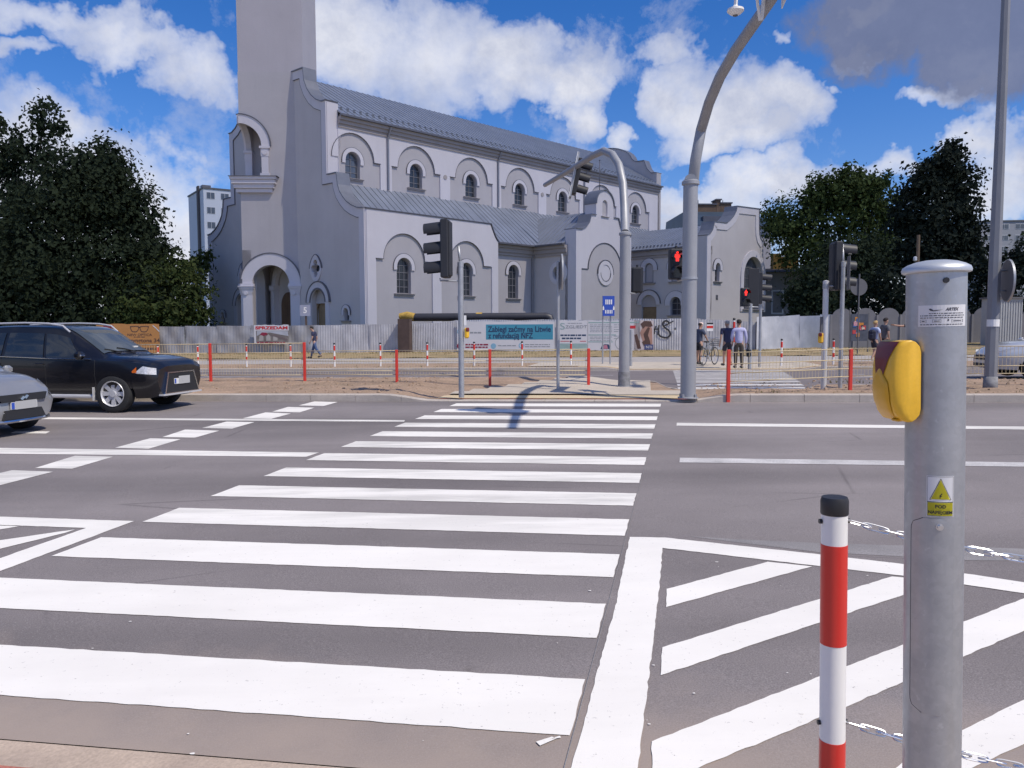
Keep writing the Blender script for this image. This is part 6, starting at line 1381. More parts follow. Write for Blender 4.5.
b, bl = crown_px(92, 68, [(95, 195, 52, 52, 0), (62, 205, 50, 48, -2), (125, 222, 44, 46, 1), (148, 268, 32, 44, 0), (40, 262, 60, 55, -3), (100, 275, 75, 50, -2), (20, 295, 55, 40, -4), (150, 300, 42, 30, -2), (70, 318, 80, 22, -4), (104, 165, 30, 28, 0), (10, 235, 40, 45, 1), (150, 320, 60, 14, 3), (20, 322, 60, 14, 3)])
tree('broadleaf_tree', 'big round dark green tree left of the church', b, bl, .52, LM['dark'], 4.5, .4, 1.45, 3, 1.05)
b, bl = crown_px(22, 78, [(42, 118, 13, 22, 0), (58, 128, 8, 16, 0), (25, 150, 22, 26, 0), (50, 160, 17, 26, 0), (5, 165, 20, 34, 0), (20, 200, 26, 30, 0), (0, 125, 8, 10, 0), (48, 106, 6, 10, 0)])
tree('broadleaf_tree', 'taller ragged tree showing sky through its top at left edge', b, bl, .5, LM['dark'], 12, .3, .9, 5, .95)
b, bl = crown_px(172, 66, [(150, 285, 40, 28, 0), (182, 275, 26, 26, 0), (196, 300, 20, 28, -1), (130, 308, 30, 22, -2), (172, 312, 42, 18, -2), (200, 262, 12, 16, 4), (180, 320, 40, 12, 3), (130, 322, 40, 10, 3)])
tree('shrub', 'olive green bushes between the big left tree and the church', b, bl, .4, LM['bush'], 1.4, .12, 1.7, 8, .8, cat='shrub')
b, bl = crown_px(838, 80, [(845, 205, 42, 36, 0), (800, 228, 38, 34, 1), (880, 215, 30, 40, 2), (820, 198, 24, 24, 1), (858, 190, 30, 26, 0), (776, 222, 18, 26, 6), (830, 255, 62, 36, 0), (885, 255, 32, 36, 0), (842, 176, 8, 9, 0), (858, 174, 6, 8, 0), (884, 182, 6, 12, 0), (822, 184, 8, 8, 0)])
tree('broadleaf_tree', 'wide mid green tree behind the wing of the church', b, bl, .5, LM['mid'], 4.5, .35, 1.15, 12, .95)
b, bl = crown_px(940, 62, [(948, 172, 24, 28, 0), (925, 190, 26, 30, 0), (960, 195, 22, 36, 0), (940, 225, 46, 36, 0), (950, 262, 42, 30, 0), (915, 262, 34, 34, 0), (968, 240, 16, 34, 0), (905, 222, 18, 32, 1), (930, 295, 44, 22, 0), (954, 152, 12, 12, 0), (935, 163, 12, 12, 0)])
tree('broadleaf_tree', 'very dark pointed tree behind the galvanised pole', b, bl, .46, LM['deep'], 3.5, .35, 1.7, 14, .85)
b, bl = crown_px(842, 60, [(842, 262, 34, 30, 0), (815, 292, 34, 32, -1), (862, 285, 34, 28, 0), (838, 305, 38, 22, -2), (800, 305, 20, 20, -1), (870, 255, 26, 26, 1)])
tree('shrub', 'dark leafy thicket above the whitish sheet fence', b, bl, .42, LM['dark'], 1.8, .15, 1.6, 17, .8, cat='shrub')
b, bl = crown_px(1004, 58, [(1006, 280, 26, 26, 0), (985, 300, 20, 22, 0), (1022, 262, 18, 26, 0), (1012, 312, 30, 18, -1), (985, 270, 14, 18, 1)])
tree('broadleaf_tree', 'dark bushy tree behind the grey metal cabinet', b, bl, .42, LM['deep'], 2, .18, 1.6, 19, .8)
b, bl = crown_px(905, 56, [(905, 300, 34, 20, 0), (885, 285, 20, 20, 0), (935, 318, 40, 12, 0), (975, 322, 30, 12, 0), (885, 312, 34, 14, 1), (860, 316, 24, 10, 1)])
tree('shrub', 'dark undergrowth over the arched concrete fence', b, bl, .4, LM['deep'], 1.2, .1, 1.7, 22, .7, cat='shrub')
b, bl = crown_px(-70, 72, [(-70, 220, 60, 70, 0), (-40, 280, 60, 50, 0), (-110, 270, 60, 60, 0), (-60, 170, 40, 30, 0)]); tree('broadleaf_tree', 'tree beyond the left frame edge', b, bl, .6, LM['dark'], 4, .4, 1.0, 25, 1.1)
b, bl = crown_px(1080, 70, [(1075, 240, 40, 50, 0), (1110, 260, 50, 50, 0), (1060, 290, 40, 35, 0)]); tree('broadleaf_tree', 'tree beyond the right frame edge', b, bl, .6, LM['mid'], 4, .4, 1.0, 27, 1.1)
# grass tufts by the white fence and kerb weeds
gm_ = leafmat('dry_grass_blades', (.16, .13, .05), (.10, .13, .04)); mb = MB(); r = random.Random(31)
for k in range(5200):
    z_ = r.random()
    if z_ < .55: u, t_ = r.uniform(-32, 30), FT - .25 - abs(r.gauss(0, 1.6))
    elif z_ < .72: u, t_ = r.uniform(9, 24), r.uniform(44, 50)
    elif z_ < .86: u, t_ = r.uniform(-34, 30), T_FK + .4 + abs(r.gauss(0, .9))
    else: u, t_ = r.choice([r.uniform(-30, -5.5), r.uniform(2, 16)]), r.choice([T_IS2 - .25 - abs(r.gauss(0, .3)), T_IS1 + .35 + abs(r.gauss(0, .25))])
    if T_FK < t_ < 34.4 and -3 < u < 6.6: continue
    if t_ > T2(u) - .12 and t_ < T_FK: t_ = T2(u) - .12 - abs(r.gauss(0, .2))
    if -.3 < u < 4 and 17.5 < t_ < T_FK: continue
    base = ut(u, t_, .10 + (.03 * (t_ - 40.6) * .3 if t_ > 40.6 else 0)); hgt = r.uniform(.06, .22) * (1.0 if z_ < .72 else .5)
    for q in range(3):
        d = Vector((r.gauss(0, .5), r.gauss(0, .5), 1)).normalized() * hgt; s_ = Vector((r.uniform(-1, 1), r.uniform(-1, 1), 0)).normalized() * .012; mb.add([base - s_, base + s_, base + d], [(0, 1, 2)])
tg_ = mb.build('grass', gm_, None, recalc=False, weld=False); tag(tg_, 'dry grass tufts along the fence and kerbs', 'grass', None, 'stuff')
# far buildings
M_BLOCKW = mat('panel_white', (.64, .67, .74), .85, var=.05, scale=.1); M_BLOCKS = mat('panel_side', (.42, .46, .54), .85, var=.05, scale=.1); M_WIN = glass('flat_window', (.10, .115, .14), .15)
def block(name, label, base, w_, d_, h_, rz, nf, nw, m, wm=.5, mside=None, roofc=True, front=(0,)):
    o = thing(name, label, 'building', tuple(base), rz); mb = MB(); mb.bb(0, w_, 0, d_, -.5, h_); mb.build('walls', m, o)
    fh = h_ / nf; ww = w_ / nw; fr0 = MB(); wn = MB()
    for i in range(nf):
        for j in range(nw):
            x0, x1, z0, z1 = j * ww + ww * .2, j * ww + ww * .8, i * fh + fh * .33, i * fh + fh * .80
            mb = MB(); mb.bb(x0, x1, -.05, .02, z0, z1); f = mb.build('window', MATS.get('window_white') or mat('window_white', (.62, .62, .64), .6, var=.03), o)
            mb = MB(); xm_ = (x0 + x1) / 2; mb.bb(x0 + .1, xm_ - .05, -.075, -.05, z0 + .1, z1 - .1); mb.bb(xm_ + .05, x1 - .1, -.075, -.05, z0 + .1, z1 - .1); mb.build('pane', M_WIN, f)
    mb = MB(); mb.bb(-.2, w_ + .2, -.2, d_ + .2, h_, h_ + .35); mb.build('roof_slab', M_ZINCB, o); return o
p = at(206.5, 300, 190); p.z = 0
o = block('apartment_block', 'white panel apartment block rising between the left tree and the church', p, 26, 15, hz(188.5, 206, 190), .6, 10, 8, M_BLOCKW)
o.rotation_euler[2] = .6
mb = MB(); mb.bb(-.4, 0, 3.4, 5.0, 0, hz(188, 206, 190) + 1.0); mb.build('dark_shaft', mat('dark_brown_panel', (.10, .085, .085), .8, var=.1), o); mb = MB(); mb.bb(1, 3, 5, 7, hz(188, 206, 190), hz(188, 206, 190) + 1.6); mb.build('roof_hut', M_FLASH, o)
p = at(978, 300, 210); p.z = 0; o = block('apartment_block', 'grey apartment block with rows of windows behind the lamp post', p, 46, 12, hz(222, 985, 210), -.12, 10, 12, mat('panel_grey', (.30, .31, .35), .85, var=.06, scale=.1))
# dark roofed building behind the wing
b = at(695, 300, 96); b.z = 0; o = thing('town_house', 'building with a blue grey roof and brick chimneys behind the church wing', 'building', tuple(b), .05); X = lambda px: (at(px, 250, 96).x - b.x); Z = lambda py: hz(py, 720, 96)
mb = MB(); mb.bb(X(690), X(772), 0, 12, 0, Z(226)); mb.build('wall', M_GREYL, o)
mb = MB(); mb.plate([(-.6, Z(226)), (12.6, Z(226)), (12.0, Z(209)), (3.0, Z(208))], [], X(690), X(762), frame((0, 0, 0), (0, 1, 0), (0, 0, 1), (1, 0, 0))); mb.plate([(-.6, Z(226)), (12.6, Z(226)), (9, Z(210)), (5, Z(210))], [], X(762) + .01, X(775), frame((0, 0, 0), (0, 1, 0), (0, 0, 1), (1, 0, 0))); mb.build('roof', mat('blue_grey_roof', (.085, .12, .16), .5, metal=.3, var=.2, scale=.6), o)
M_BRK = mat('yellow_brick', (.20, .13, .085), .9, var=.2, scale=1.5, fine=.1, fscale=12)
for x0, x1, y0 in ((704.5, 724, 200.5), (724.3, 728.8, 195.5), (729, 740, 199)):
    mb = MB(); mb.bb(X(x0), X(x1), 3.2, 5.0, Z(212), Z(y0)); c_ = mb.build('chimney', M_BRK, o); mb = MB(); mb.bb(X(x0) - .12, X(x1) + .12, 3.05, 5.15, Z(y0), Z(y0) + .14); mb.build('cap', M_FLASH, c_)
for x in (707, 727, 733): mb = MB(); mb.tube([(X(x), 4, Z(199)), (X(x), 4, Z(194.5))], .05, 6); mb.build('aerial', M_FLASH, o)
mb = MB(); mb.bb(X(704), X(722), .4, 3.0, Z(226), Z(215.5)); mb.build('dormer', M_FLASH, o)
b = at(775, 300, 84); b.z = 0; o = thing('house', 'grey rendered house with yellow chimney pots, half hidden by the thicket', 'house', tuple(b), -.12); X = lambda px: (at(px, 270, 84).x - b.x); Z = lambda py: hz(py, 800, 84)
mb = MB(); mb.bb(X(760), X(850), 0, 10, 0, Z(272)); mb.build('wall', mat('house_render', (.26, .25, .25), .9, var=.1, scale=.4), o)
mb = MB(); mb.add([(X(758), -.5, Z(272)), (X(852), -.5, Z(272)), (X(852), 10.5, Z(272)), (X(758), 10.5, Z(272)), (X(768), 4, Z(266)), (X(845), 4, Z(264))], [(0, 1, 5, 4), (1, 2, 5), (2, 3, 4, 5), (3, 0, 4), (3, 2, 1, 0)]); mb.build('roof', mat('old_roof', (.07, .065, .07), .8, var=.2), o)
for x0, x1, y0 in ((779, 787, 251), (788.5, 790.5, 254), (793, 804, 247.5)): mb = MB(); mb.bb(X(x0), X(x1), 3, 4.6, Z(271), Z(y0)); mb.build('chimney', mat('ochre_chimney', (.34, .22, .07), .9, var=.2, scale=2), o)
for x0, x1, y0, y1 in ((795, 812, 292, 318), (772, 784, 290, 314)):
    mb = MB(); mb.bb(X(x0), X(x1), -.05, .03, Z(y1), Z(y0)); f = mb.build('window', MATS['window_white'], o); mb = MB(); mb.bb(X(x0) + .15, X(x1) - .15, -.08, -.05, Z(y1) + .15, Z(y0) - .15); mb.build('pane', M_WIN, f)
b = gat(915.5, 52, .1); o = thing('utility_pole', 'brown wooden pole with a small white fitting before the very dark tree', 'utility pole', tuple(b)); zt = hz(235, 915, 52) - b.z
mb = MB(); mb.tube([(0, 0, -.2), (0, 0, zt)], [.13, .1], 10); mb.build('pole', mat('brown_pole', (.20, .14, .09), .85, var=.2, scale=3), o); mb = MB(); mb.bevbox((-.22, -.1, hz(259, 915, 52) - b.z), (.2, .2, .3), .05); mb.build('fitting', M_WHITEP, o)
# ------------------------------------------------------------------ cars: lofted bodies with cut wheel arches
M_TYRE = mat('tyre_rubber', (.022, .022, .023), .8, var=.2, scale=8); M_RIM = mat('alloy_rim', (.62, .62, .64), .35, metal=.35, var=.08); M_CHROME = mat('chrome_trim', (.62, .63, .65), .15, metal=1.0, var=.03)
M_CGLASS = glass('car_glass', (.018, .022, .026), .03, .9); M_WGLASS = glass('windscreen_glass', (.06, .07, .075), .04, .9); M_TRIM = mat('black_trim', (.018, .018, .02), .6, var=.1); M_LAMP = mat('headlamp_glass', (.80, .82, .86), .12, metal=.3, var=.3, scale=22); M_AMBER = mat('amber_lamp', (.65, .14, .02), .2, var=.05); M_REDT = mat('tail_lamp', (.35, .01, .01), .2, var=.05)
M_PLATE = mat('blank_plate', (.42, .42, .42), .6, var=.02); M_PLATEW = mat('plate_white', (.7, .7, .7), .5, var=.02)
def lerp_table(tab, x):
    if x <= tab[0][0]: return tab[0][1]
    for (x0, a), (x1, b) in zip(tab, tab[1:]):
        if x <= x1: f = (x - x0) / (x1 - x0); return [p + (q - p) * f for p, q in zip(a, b)]
    return tab[-1][1]
def crm(tab, x):                                      # smooth interpolation in x
    n = len(tab)
    if x <= tab[0][0]: return list(tab[0][1])
    if x >= tab[-1][0]: return list(tab[-1][1])
    for i in range(n - 1):
        if tab[i][0] <= x <= tab[i + 1][0]:
            x0, x1 = tab[i][0], tab[i + 1][0]; t_ = (x - x0) / (x1 - x0); out = []
            for k in range(len(tab[i][1])):
                p1, p2 = tab[i][1][k], tab[i + 1][1][k]
                m1 = (p2 - tab[i - 1][1][k]) / (x1 - tab[i - 1][0]) * (x1 - x0) if i > 0 else p2 - p1
                m2 = (tab[i + 2][1][k] - p1) / (tab[i + 2][0] - x0) * (x1 - x0) if i < n - 2 else p2 - p1
                for mm in (0, 1):
                    pass
                if (p2 - p1) == 0: m1 = m2 = 0
                else:
                    m1 = 0 if m1 / (p2 - p1) < 0 else math.copysign(min(abs(m1), 2.5 * abs(p2 - p1)), p2 - p1); m2 = 0 if m2 / (p2 - p1) < 0 else math.copysign(min(abs(m2), 2.5 * abs(p2 - p1)), p2 - p1)
                h = (2 * t_ ** 3 - 3 * t_ ** 2 + 1) * p1 + (t_ ** 3 - 2 * t_ ** 2 + t_) * m1 + (-2 * t_ ** 3 + 3 * t_ ** 2) * p2 + (t_ ** 3 - t_ ** 2) * m2; out.append(h)
            return out
class Car:
    """table rows: x: (zbot, w_sill, w_mid, z_mid, w_belt, z_belt, w_roof, z_roof, z_top)"""
    def __init__(s, name, label, loc, rz, tab, paint, wheel_r, axles, track, group=None, nst=64):
        s.tab = tab; s.o = thing(name, label, 'car', loc, rz, group); s.R = wheel_r
        x0, x1 = tab[0][0], tab[-1][0]; xs = [x0 + (x1 - x0) * i / nst for i in range(nst + 1)]
        rows = [s.half(x) for x in xs]; n = len(rows[0]); mb = MB(); vs = []
        for x, r_ in zip(xs, rows):
            full = [(x, -y, z) for y, z in r_] + [(x, y, z) for y, z in reversed(r_[:-1])]; vs += full
        m = 2 * n - 1; fs = [(i * m + j, (i + 1) * m + j, (i + 1) * m + (j + 1) % m, i * m + (j + 1) % m) for i in range(nst) for j in range(m)]
        fs += [tuple(range(m - 1, -1, -1)), tuple(nst * m + j for j in range(m))]
        mb.add(vs, fs, None, True); body = mb.build('body', [paint, M_TRIM], s.o, angle=32)
        cut = MB()
        for ax in axles:
            for sd_ in (-1, 1): cut.cyl((ax, sd_ * (track + .02) - (.26 if sd_ > 0 else -.26) * 1.0 - .30, wheel_r * 1.0), wheel_r * 1.17, .60, 40, None, 'Y')
        co = cut.build('cutter', M_TRIM, s.o); md = body.modifiers.new('arches', 'BOOLEAN'); md.operation = 'DIFFERENCE'; md.object = co; md.solver = 'EXACT'; md.material_mode = 'TRANSFER'
        dg = bpy.context.evaluated_depsgraph_get(); me = bpy.data.meshes.new_from_object(body.evaluated_get(dg)); body.modifiers.clear(); old = body.data; body.data = me; bpy.data.objects.remove(co)
        s.body = body
        for i, p in enumerate(me.polygons): p.use_smooth = True
        bm = bmesh.new(); bm.from_mesh(me)
        for e in bm.edges:
            if len(e.link_faces) == 2 and e.calc_face_angle(0) > R(32): e.smooth = False
        bm.to_mesh(me); bm.free()
        w0 = None
        for ax in axles:
            for sd_ in (-1, 1):
                if w0 is None: w0 = s.wheel(ax, sd_, track); 
                else:
                    c = copy_tree(w0, s.o); c.location = (ax, sd_ * track, wheel_r); c.rotation_euler = (0, 0, 0 if sd_ < 0 else PI)
    def half(s, x):
        zb, ws, wm, zm, wb, zbelt, wr, zr, zt = crm(s.tab, x)
        return [(0, zb), (ws * .6, zb), (ws * .97, zb + .02), (ws, zb + .07), (ws + (wm - ws) * .5, zb + (zm - zb) * .45), (wm, zm), (wm * .6 + wb * .4 + .004, zm + (zbelt - zm) * .5), (wb + .004, zbelt - .03), (wb, zbelt), (wb - .012 + (wr - wb) * .03, zbelt + (zr - zbelt) * .06), (wb + (wr - wb) * .5 + .008, zbelt + (zr - zbelt) * .52), (wr, zr), (wr * .93, zr + (zt - zr) * .45), (wr * .75, zr + (zt - zr) * .80), (wr * .4, zr + (zt - zr) * .97), (0, zt)]
    def wheel(s, ax, sd_, track):
        r = s.R; o = MB(); o.lathe([(r * .66, -.10), (r * .9, -.11), (r * .985, -.085), (r, -.04), (r, .05), (r * .985, .09), (r * .9, .11), (r * .66, .10)], 36, ROT('X', PI / 2)); wo = o.build('wheel', M_TYRE, s.o); wo.location = (ax, sd_ * track, r); wo.rotation_euler = (0, 0, 0 if sd_ < 0 else PI)
        m = MB(); m.lathe([(r * .68, .10), (r * .66, .112), (r * .62, .095), (r * .6, .02), (.001, .0)], 36, ROT('X', PI / 2) )
        for k in range(s.spokes if hasattr(s, 'spokes') else 8):
            a = 2 * PI * k / 8; F = ROT('X', PI / 2) @ ROT('Z', a); m.add([(-.03 + r * .06, -.028, .07), (r * .64, -.045, .085), (r * .64, .045, .085), (-.03 + r * .06, .028, .07), (.02, -.028, .03), (r * .64, -.05, .03), (r * .64, .05, .03), (.02, .028, .03)], [(0, 1, 2, 3), (0, 4, 5, 1), (2, 6, 7, 3), (1, 5, 6, 2)], F)
        m.cyl((0, 0, .05), r * .17, .05, 16, ROT('X', PI / 2)); m.build('rim', M_RIM, wo)
        m = MB(); m.lathe([(r * .6, .03), (.001, .03)], 24, ROT('X', PI / 2)); m.build('brake_shadow', M_TRIM, wo)
        return wo
    def P(s, x, f, off=.008, side=-1, a=8, b=11):      # point on the flank between belt (f=0) and roof edge (f=1)
        r_ = s.half(x); pts = r_[a:b + 1]; L_ = f * (len(pts) - 1); i = min(int(L_), len(pts) - 2); q = L_ - i
        y = pts[i][0] + (pts[i + 1][0] - pts[i][0]) * q; z = pts[i][1] + (pts[i + 1][1] - pts[i][1]) * q
        dy, dz = pts[i + 1][0] - pts[i][0], pts[i + 1][1] - pts[i][1]; l = math.hypot(dy, dz) + 1e-6; n = (dz / l, -dy / l)
        return Vector((x, side * (y + n[0] * off), z + n[1] * off))
    def side_window(s, quad, name='side_window', m=None):   # quad: x at bottom-rear, bottom-front, top-front, top-rear, and f range
        xbr, xbf, xtf, xtr, f0, f1 = quad
        for sd_ in (-1, 1):
            mb = MB(); mb.grid(lambda i, j: s.P((xbr + (xbf - xbr) * i) * (1 - j) + (xtr + (xtf - xtr) * i) * j, f0 + (f1 - f0) * j, .010, sd_), 12, 8); mb.build(name, m or M_CGLASS, s.o)
    def top(s, x, v, off=.008):                        # v -1..1 across the car on the upper surface
        r_ = s.half(x)[11:]; W = r_[0][0]; y = abs(v) * W
        for (y0, z0), (y1, z1) in zip(r_, r_[1:]):
            if y1 <= y <= y0: z = z0 + (z1 - z0) * (y0 - y) / (y0 - y1 + 1e-9); break
        else: z = r_[-1][1]
        return Vector((x, v * W, z))
    def screen(s, xb, xt, name, wb=.95, wt=.92, m=None, nrm=(.5, .86)):
        mb = MB(); mb.grid(lambda i, j: s.top(xb + (xt - xb) * j, (i - .5) * 2 * (wb + (wt - wb) * j)) + Vector((nrm[0] * .012, 0, nrm[1] * .012)), 20, 12); return mb.build(name, m or M_WGLASS, s.o)
def patchbox(car, name, pts, m, depth=.03, parent=None):   # thin raised shape in the (y,z) plane facing forward at x
    pass
RZ = -PHI
def place(u, t): p = ut(u, t); return (p.x, p.y, p.z + .004)
# --- dark estate: black SUV
M_BLKCAR = mat('black_car_paint', (.007, .007, .010), .28, metal=.0, var=.1, scale=2, coat=.45, spec=.4)
TS = [(-2.32, (.55, .60, .62, .75, .62, .98, .56, 1.02, 1.04)), (-2.26, (.40, .74, .78, .78, .76, 1.06, .62, 1.25, 1.28)), (-2.0, (.30, .80, .86, .78, .84, 1.10, .64, 1.56, 1.60)), (-1.5, (.26, .82, .885, .76, .875, 1.08, .67, 1.62, 1.67)), (-.8, (.25, .83, .895, .74, .885, 1.06, .72, 1.65, 1.69)), (-.1, (.25, .83, .895, .74, .885, 1.035, .715, 1.635, 1.68)), (.32, (.25, .83, .895, .74, .885, 1.025, .695, 1.55, 1.615)),
      (.72, (.25, .83, .895, .74, .88, 1.02, .70, 1.30, 1.385)), (1.08, (.25, .83, .90, .74, .88, 1.01, .76, 1.09, 1.15)), (1.18, (.25, .83, .90, .74, .88, 1.005, .78, 1.05, 1.105)), (1.66, (.25, .81, .895, .72, .865, .975, .78, 1.025, 1.075)), (1.97, (.26, .78, .87, .70, .83, .935, .71, .98, 1.02)), (2.12, (.28, .72, .83, .66, .78, .90, .66, .94, .975)), (2.20, (.32, .62, .75, .62, .69, .82, .56, .85, .885))]
suv = Car('parked_car', 'black estate car waiting in the far lane at left, its nose before the railing', place(-11.38, 14.66), RZ, TS, M_BLKCAR, .365, (1.335, -1.335), .79)
suv.side_window((-1.0, -.12, -.16, -.92, .06, .86)); suv.side_window((-.05, .90, .38, -.10, .06, .86)); suv.side_window((-1.9, -1.08, -1.0, -1.78, .06, .86))
suv.screen(1.06, .22, 'windscreen'); suv.screen(-2.25, -2.02, 'rear_window', nrm=(-.9, .2))
o = suv.o
for sd_ in (-1, 1):
    mb = MB(); mb.tube([suv.P(x, 1.0, .02, sd_) + Vector((0, 0, .02 + (.05 if -1.75 < x < .3 else -.02))) for x in (-1.85, -1.7, -1.2, -.6, -.1, .2, .35)], .02, 8); mb.build('roof_rail', mat('roof_rail_grey', (.5, .5, .52), .35, metal=.2, var=.03), o)
    mb = MB(); mb.tube([suv.P(x, 0, .012, sd_) for x in (-1.95, -1.4, -.7, 0, .5, .9)], .012, 6); mb.build('window_trim', M_CHROME, o)
    mb = MB(); mb.bevbox((.74, sd_ * .985, 1.10), (.17, .19, .15), .045); mr = mb.build('wing_mirror', M_BLKCAR, o); mb = MB(); mb.bevbox((.81, sd_ * 1.0, 1.10), (.05, .14, .04), .015); mb.build('indicator', M_CHROME, mr)
    mb = MB(); mb.bevbox((-.05, sd_ * .855, .31), (2.0, .09, .07), .02); mb.build('side_step', M_RIM, o)
    mb = MB(); mb.bevbox((.94, sd_ * .865, .36), (.012, .12, .26), .004); mb.build('mud_flap', M_RIM, o)
    for xh in (-.2, -1.15): mb = MB(); mb.bevbox((xh, sd_ * .90, .93), (.2, .03, .035), .012); mb.build('door_handle', M_BLKCAR, o)
    for xa in (-.08, -1.04, .98):
        mb = MB(); pr__ = [suv.half(xa)[k] for k in range(3, 9)]; mb.tube([(xa, sd_ * (y + .0015), z) for y, z in pr__], .004, 4); mb.build('door_gap', M_TRIM, o)
    # head lamps wrap round the corner
    xs_ = [1.78, 1.88, 1.98, 2.08, 2.17, 2.235]
    mb = MB(); mb.grid(lambda i, j: (lambda x, z: Vector((x + .006, sd_ * (crm([(a, (b[2], b[4])) for a, b in TS], x)[0] * .55 + crm([(a, (b[2], b[4])) for a, b in TS], x)[1] * .45 + .012), z)))(1.82 + .36 * i, .76 - .03 * i + (.02 + .145 * min(1, i * 2.4)) * j * (1 - .25 * i)), 12, 3); hl = mb.build('headlight', M_LAMP, o)
    mb = MB(); mb.grid(lambda i, j: (lambda x, z: Vector((x + .004, sd_ * (crm([(a, (b[2], b[4])) for a, b in TS], x)[0] * .55 + crm([(a, (b[2], b[4])) for a, b in TS], x)[1] * .45 + .018), z)))(1.76 + .09 * i, .77 + .11 * j * (i * .7 + .3)), 3, 2); mb.build('indicator', M_AMBER, hl)
    mb = MB(); mb.cyl((0, 0, 0), .05, .03, 16, TR(2.08, sd_ * .68, .47) @ ROT('Z', sd_ * .75) @ ROT('Y', PI / 2)); mb.build('fog_lamp', M_LAMP, o)
    mb = MB(); mb.bevbox((-2.2, sd_ * .68, 1.0), (.14, .2, .3), .05); mb.build('tail_lamp', M_REDT, o)
mb = MB(); gp = [(-.42, .74), (.42, .74), (.56, .36), (-.56, .36)]; GX = frame((2.215, 0, 0), (0, 1, 0), (-.05, 0, 1), (1, 0, 0)); mb.plate(gp, [], .0, .045, GX); gr_ = mb.build('grille', M_TRIM, o)
mb = MB(); mb.plate([(-.455, .765), (.455, .765), (.60, .335), (-.60, .335)], [gp], .0, .055, GX); mb.build('grille_surround', M_CHROME, gr_)
mb = MB(); mb.bb(2.16, 2.27, -.66, .66, .315, .345); mb.build('bumper_lip', M_RIM, o)
mb = MB(); mb.bb(2.23, 2.245, -.26, .26, .52, .63); npl = mb.build('number_plate', M_PLATEW, gr_); mb = MB(); mb.bb(2.245, 2.251, -.12, .262, .515, .67); mb.build('blank_cover', M_PLATE, npl); mb = MB(); mb.bb(2.2455, 2.248, -.255, -.21, .53, .62); mb.build('blue_band', M_BLUE, npl)
for y0 in (-.35, .25): mb = MB(); mb.tube([suv.top(1.12, y0) + Vector((.0, 0, .02)), suv.top(1.02, y0 - .3) + Vector((.01, 0, .02)), suv.top(.98, y0 - .55 if y0 > 0 else y0 - .45) + Vector((.01, 0, .02))], .011, 6); mb.build('wiper', M_TRIM, o)
mb = MB(); mb.bb(.93, .97, .34, .48, 1.23, 1.255); mb.build('windscreen_sticker', M_PLATEW, o)
# --- silver-grey hatchback nearer the camera
M_GRYCAR = mat('grey_car_paint', (.33, .33, .34), .32, metal=.45, var=.06, scale=2, coat=.8)
TH_ = [(-1.84, (.45, .55, .58, .62, .56, .86, .5, .90, .92)), (-1.76, (.30, .70, .74, .65, .72, .95, .58, 1.20, 1.24)), (-1.5, (.24, .76, .83, .66, .81, .98, .60, 1.44, 1.48)), (-.7, (.22, .78, .845, .65, .83, .97, .63, 1.46, 1.51)), (.1, (.22, .78, .845, .65, .83, .95, .62, 1.43, 1.49)), (.6, (.22, .78, .845, .65, .83, .93, .63, 1.24, 1.31)), (1.0, (.22, .78, .845, .65, .82, .91, .68, .97, 1.03)), (1.1, (.22, .78, .845, .65, .81, .90, .70, .935, .985)), (1.45, (.22, .75, .83, .63, .77, .83, .66, .88, .92)), (1.66, (.22, .70, .80, .60, .71, .75, .58, .80, .835)), (1.80, (.23, .62, .73, .52, .62, .66, .48, .70, .735)), (1.86, (.26, .54, .63, .46, .53, .58, .40, .62, .645))]
sw = Car('parked_car', 'silver grey hatchback at left edge with only its front in view', place(-11.40, 10.95), RZ, TH_, M_GRYCAR, .295, (1.19, -1.19), .735)
o = sw.o; sw.side_window((-.62, .12, .08, -.5, .06, .86)); sw.side_window((.18, .90, .55, .14, .06, .86)); sw.side_window((-1.45, -.70, -.58, -1.3, .06, .86)); sw.screen(.98, .20, 'windscreen'); sw.screen(-1.76, -1.52, 'rear_window', nrm=(-.9, .2))
for sd_ in (-1, 1):
    mb = MB(); mb.bevbox((.80, sd_ * .92, .98), (.13, .17, .13), .04); mb.build('wing_mirror', M_GRYCAR, o)
    mb = MB(); mb.grid(lambda i, j: (lambda x, z: Vector((x + .012, sd_ * (crm([(a, (b[4],)) for a, b in TH_], x)[0] + .014 + .02 * (1 - j)), z)))(1.46 + .36 * i, .60 + .02 * (1 - i) + (.04 + .18 * (1 - i)) * j), 8, 4); mb.build('headlight', M_LAMP, o)
    mb = MB(); mb.cyl((0, 0, 0), .05, .03, 16, TR(1.80, sd_ * .60, .36) @ ROT('Z', sd_ * .6) @ ROT('Y', PI / 2)); mb.build('fog_lamp', M_LAMP, o)
    mb = MB(); mb.bevbox((-1.7, sd_ * .66, .95), (.1, .16, .34), .04); mb.build('tail_lamp', M_REDT, o)
    for xh in (.02,): mb = MB(); mb.bevbox((xh, sd_ * .85, .86), (.18, .03, .035), .012); mb.build('door_handle', M_GRYCAR, o)
GX = frame((1.895, 0, 0), (0, 1, 0), (-.12, 0, 1), (1, 0, 0))
mb = MB(); mb.plate([(-.50, .655), (.50, .655), (.44, .545), (-.44, .545)], [], .0, .065, GX); gr_ = mb.build('grille', M_TRIM, o)
mb = MB(); mb.plate([(-.09, .58), (-.03, .625), (.0, .61), (.05, .64), (.09, .62), (.03, .575), (.0, .59), (-.05, .56)], [], .065, .085, GX); mb.build('badge', M_CHROME, gr_)
mb = MB(); mb.plate([(-.36, .42), (.36, .42), (.42, .28), (-.42, .28)], [], .0, .05, GX); lg = mb.build('lower_grille', M_TRIM, o); mb = MB()
for z in (.315, .35, .385): mb.bb(1.86, 1.875, -.38, .38, z - .005, z + .005)
mb.build('grille_bars', M_RIM, lg)
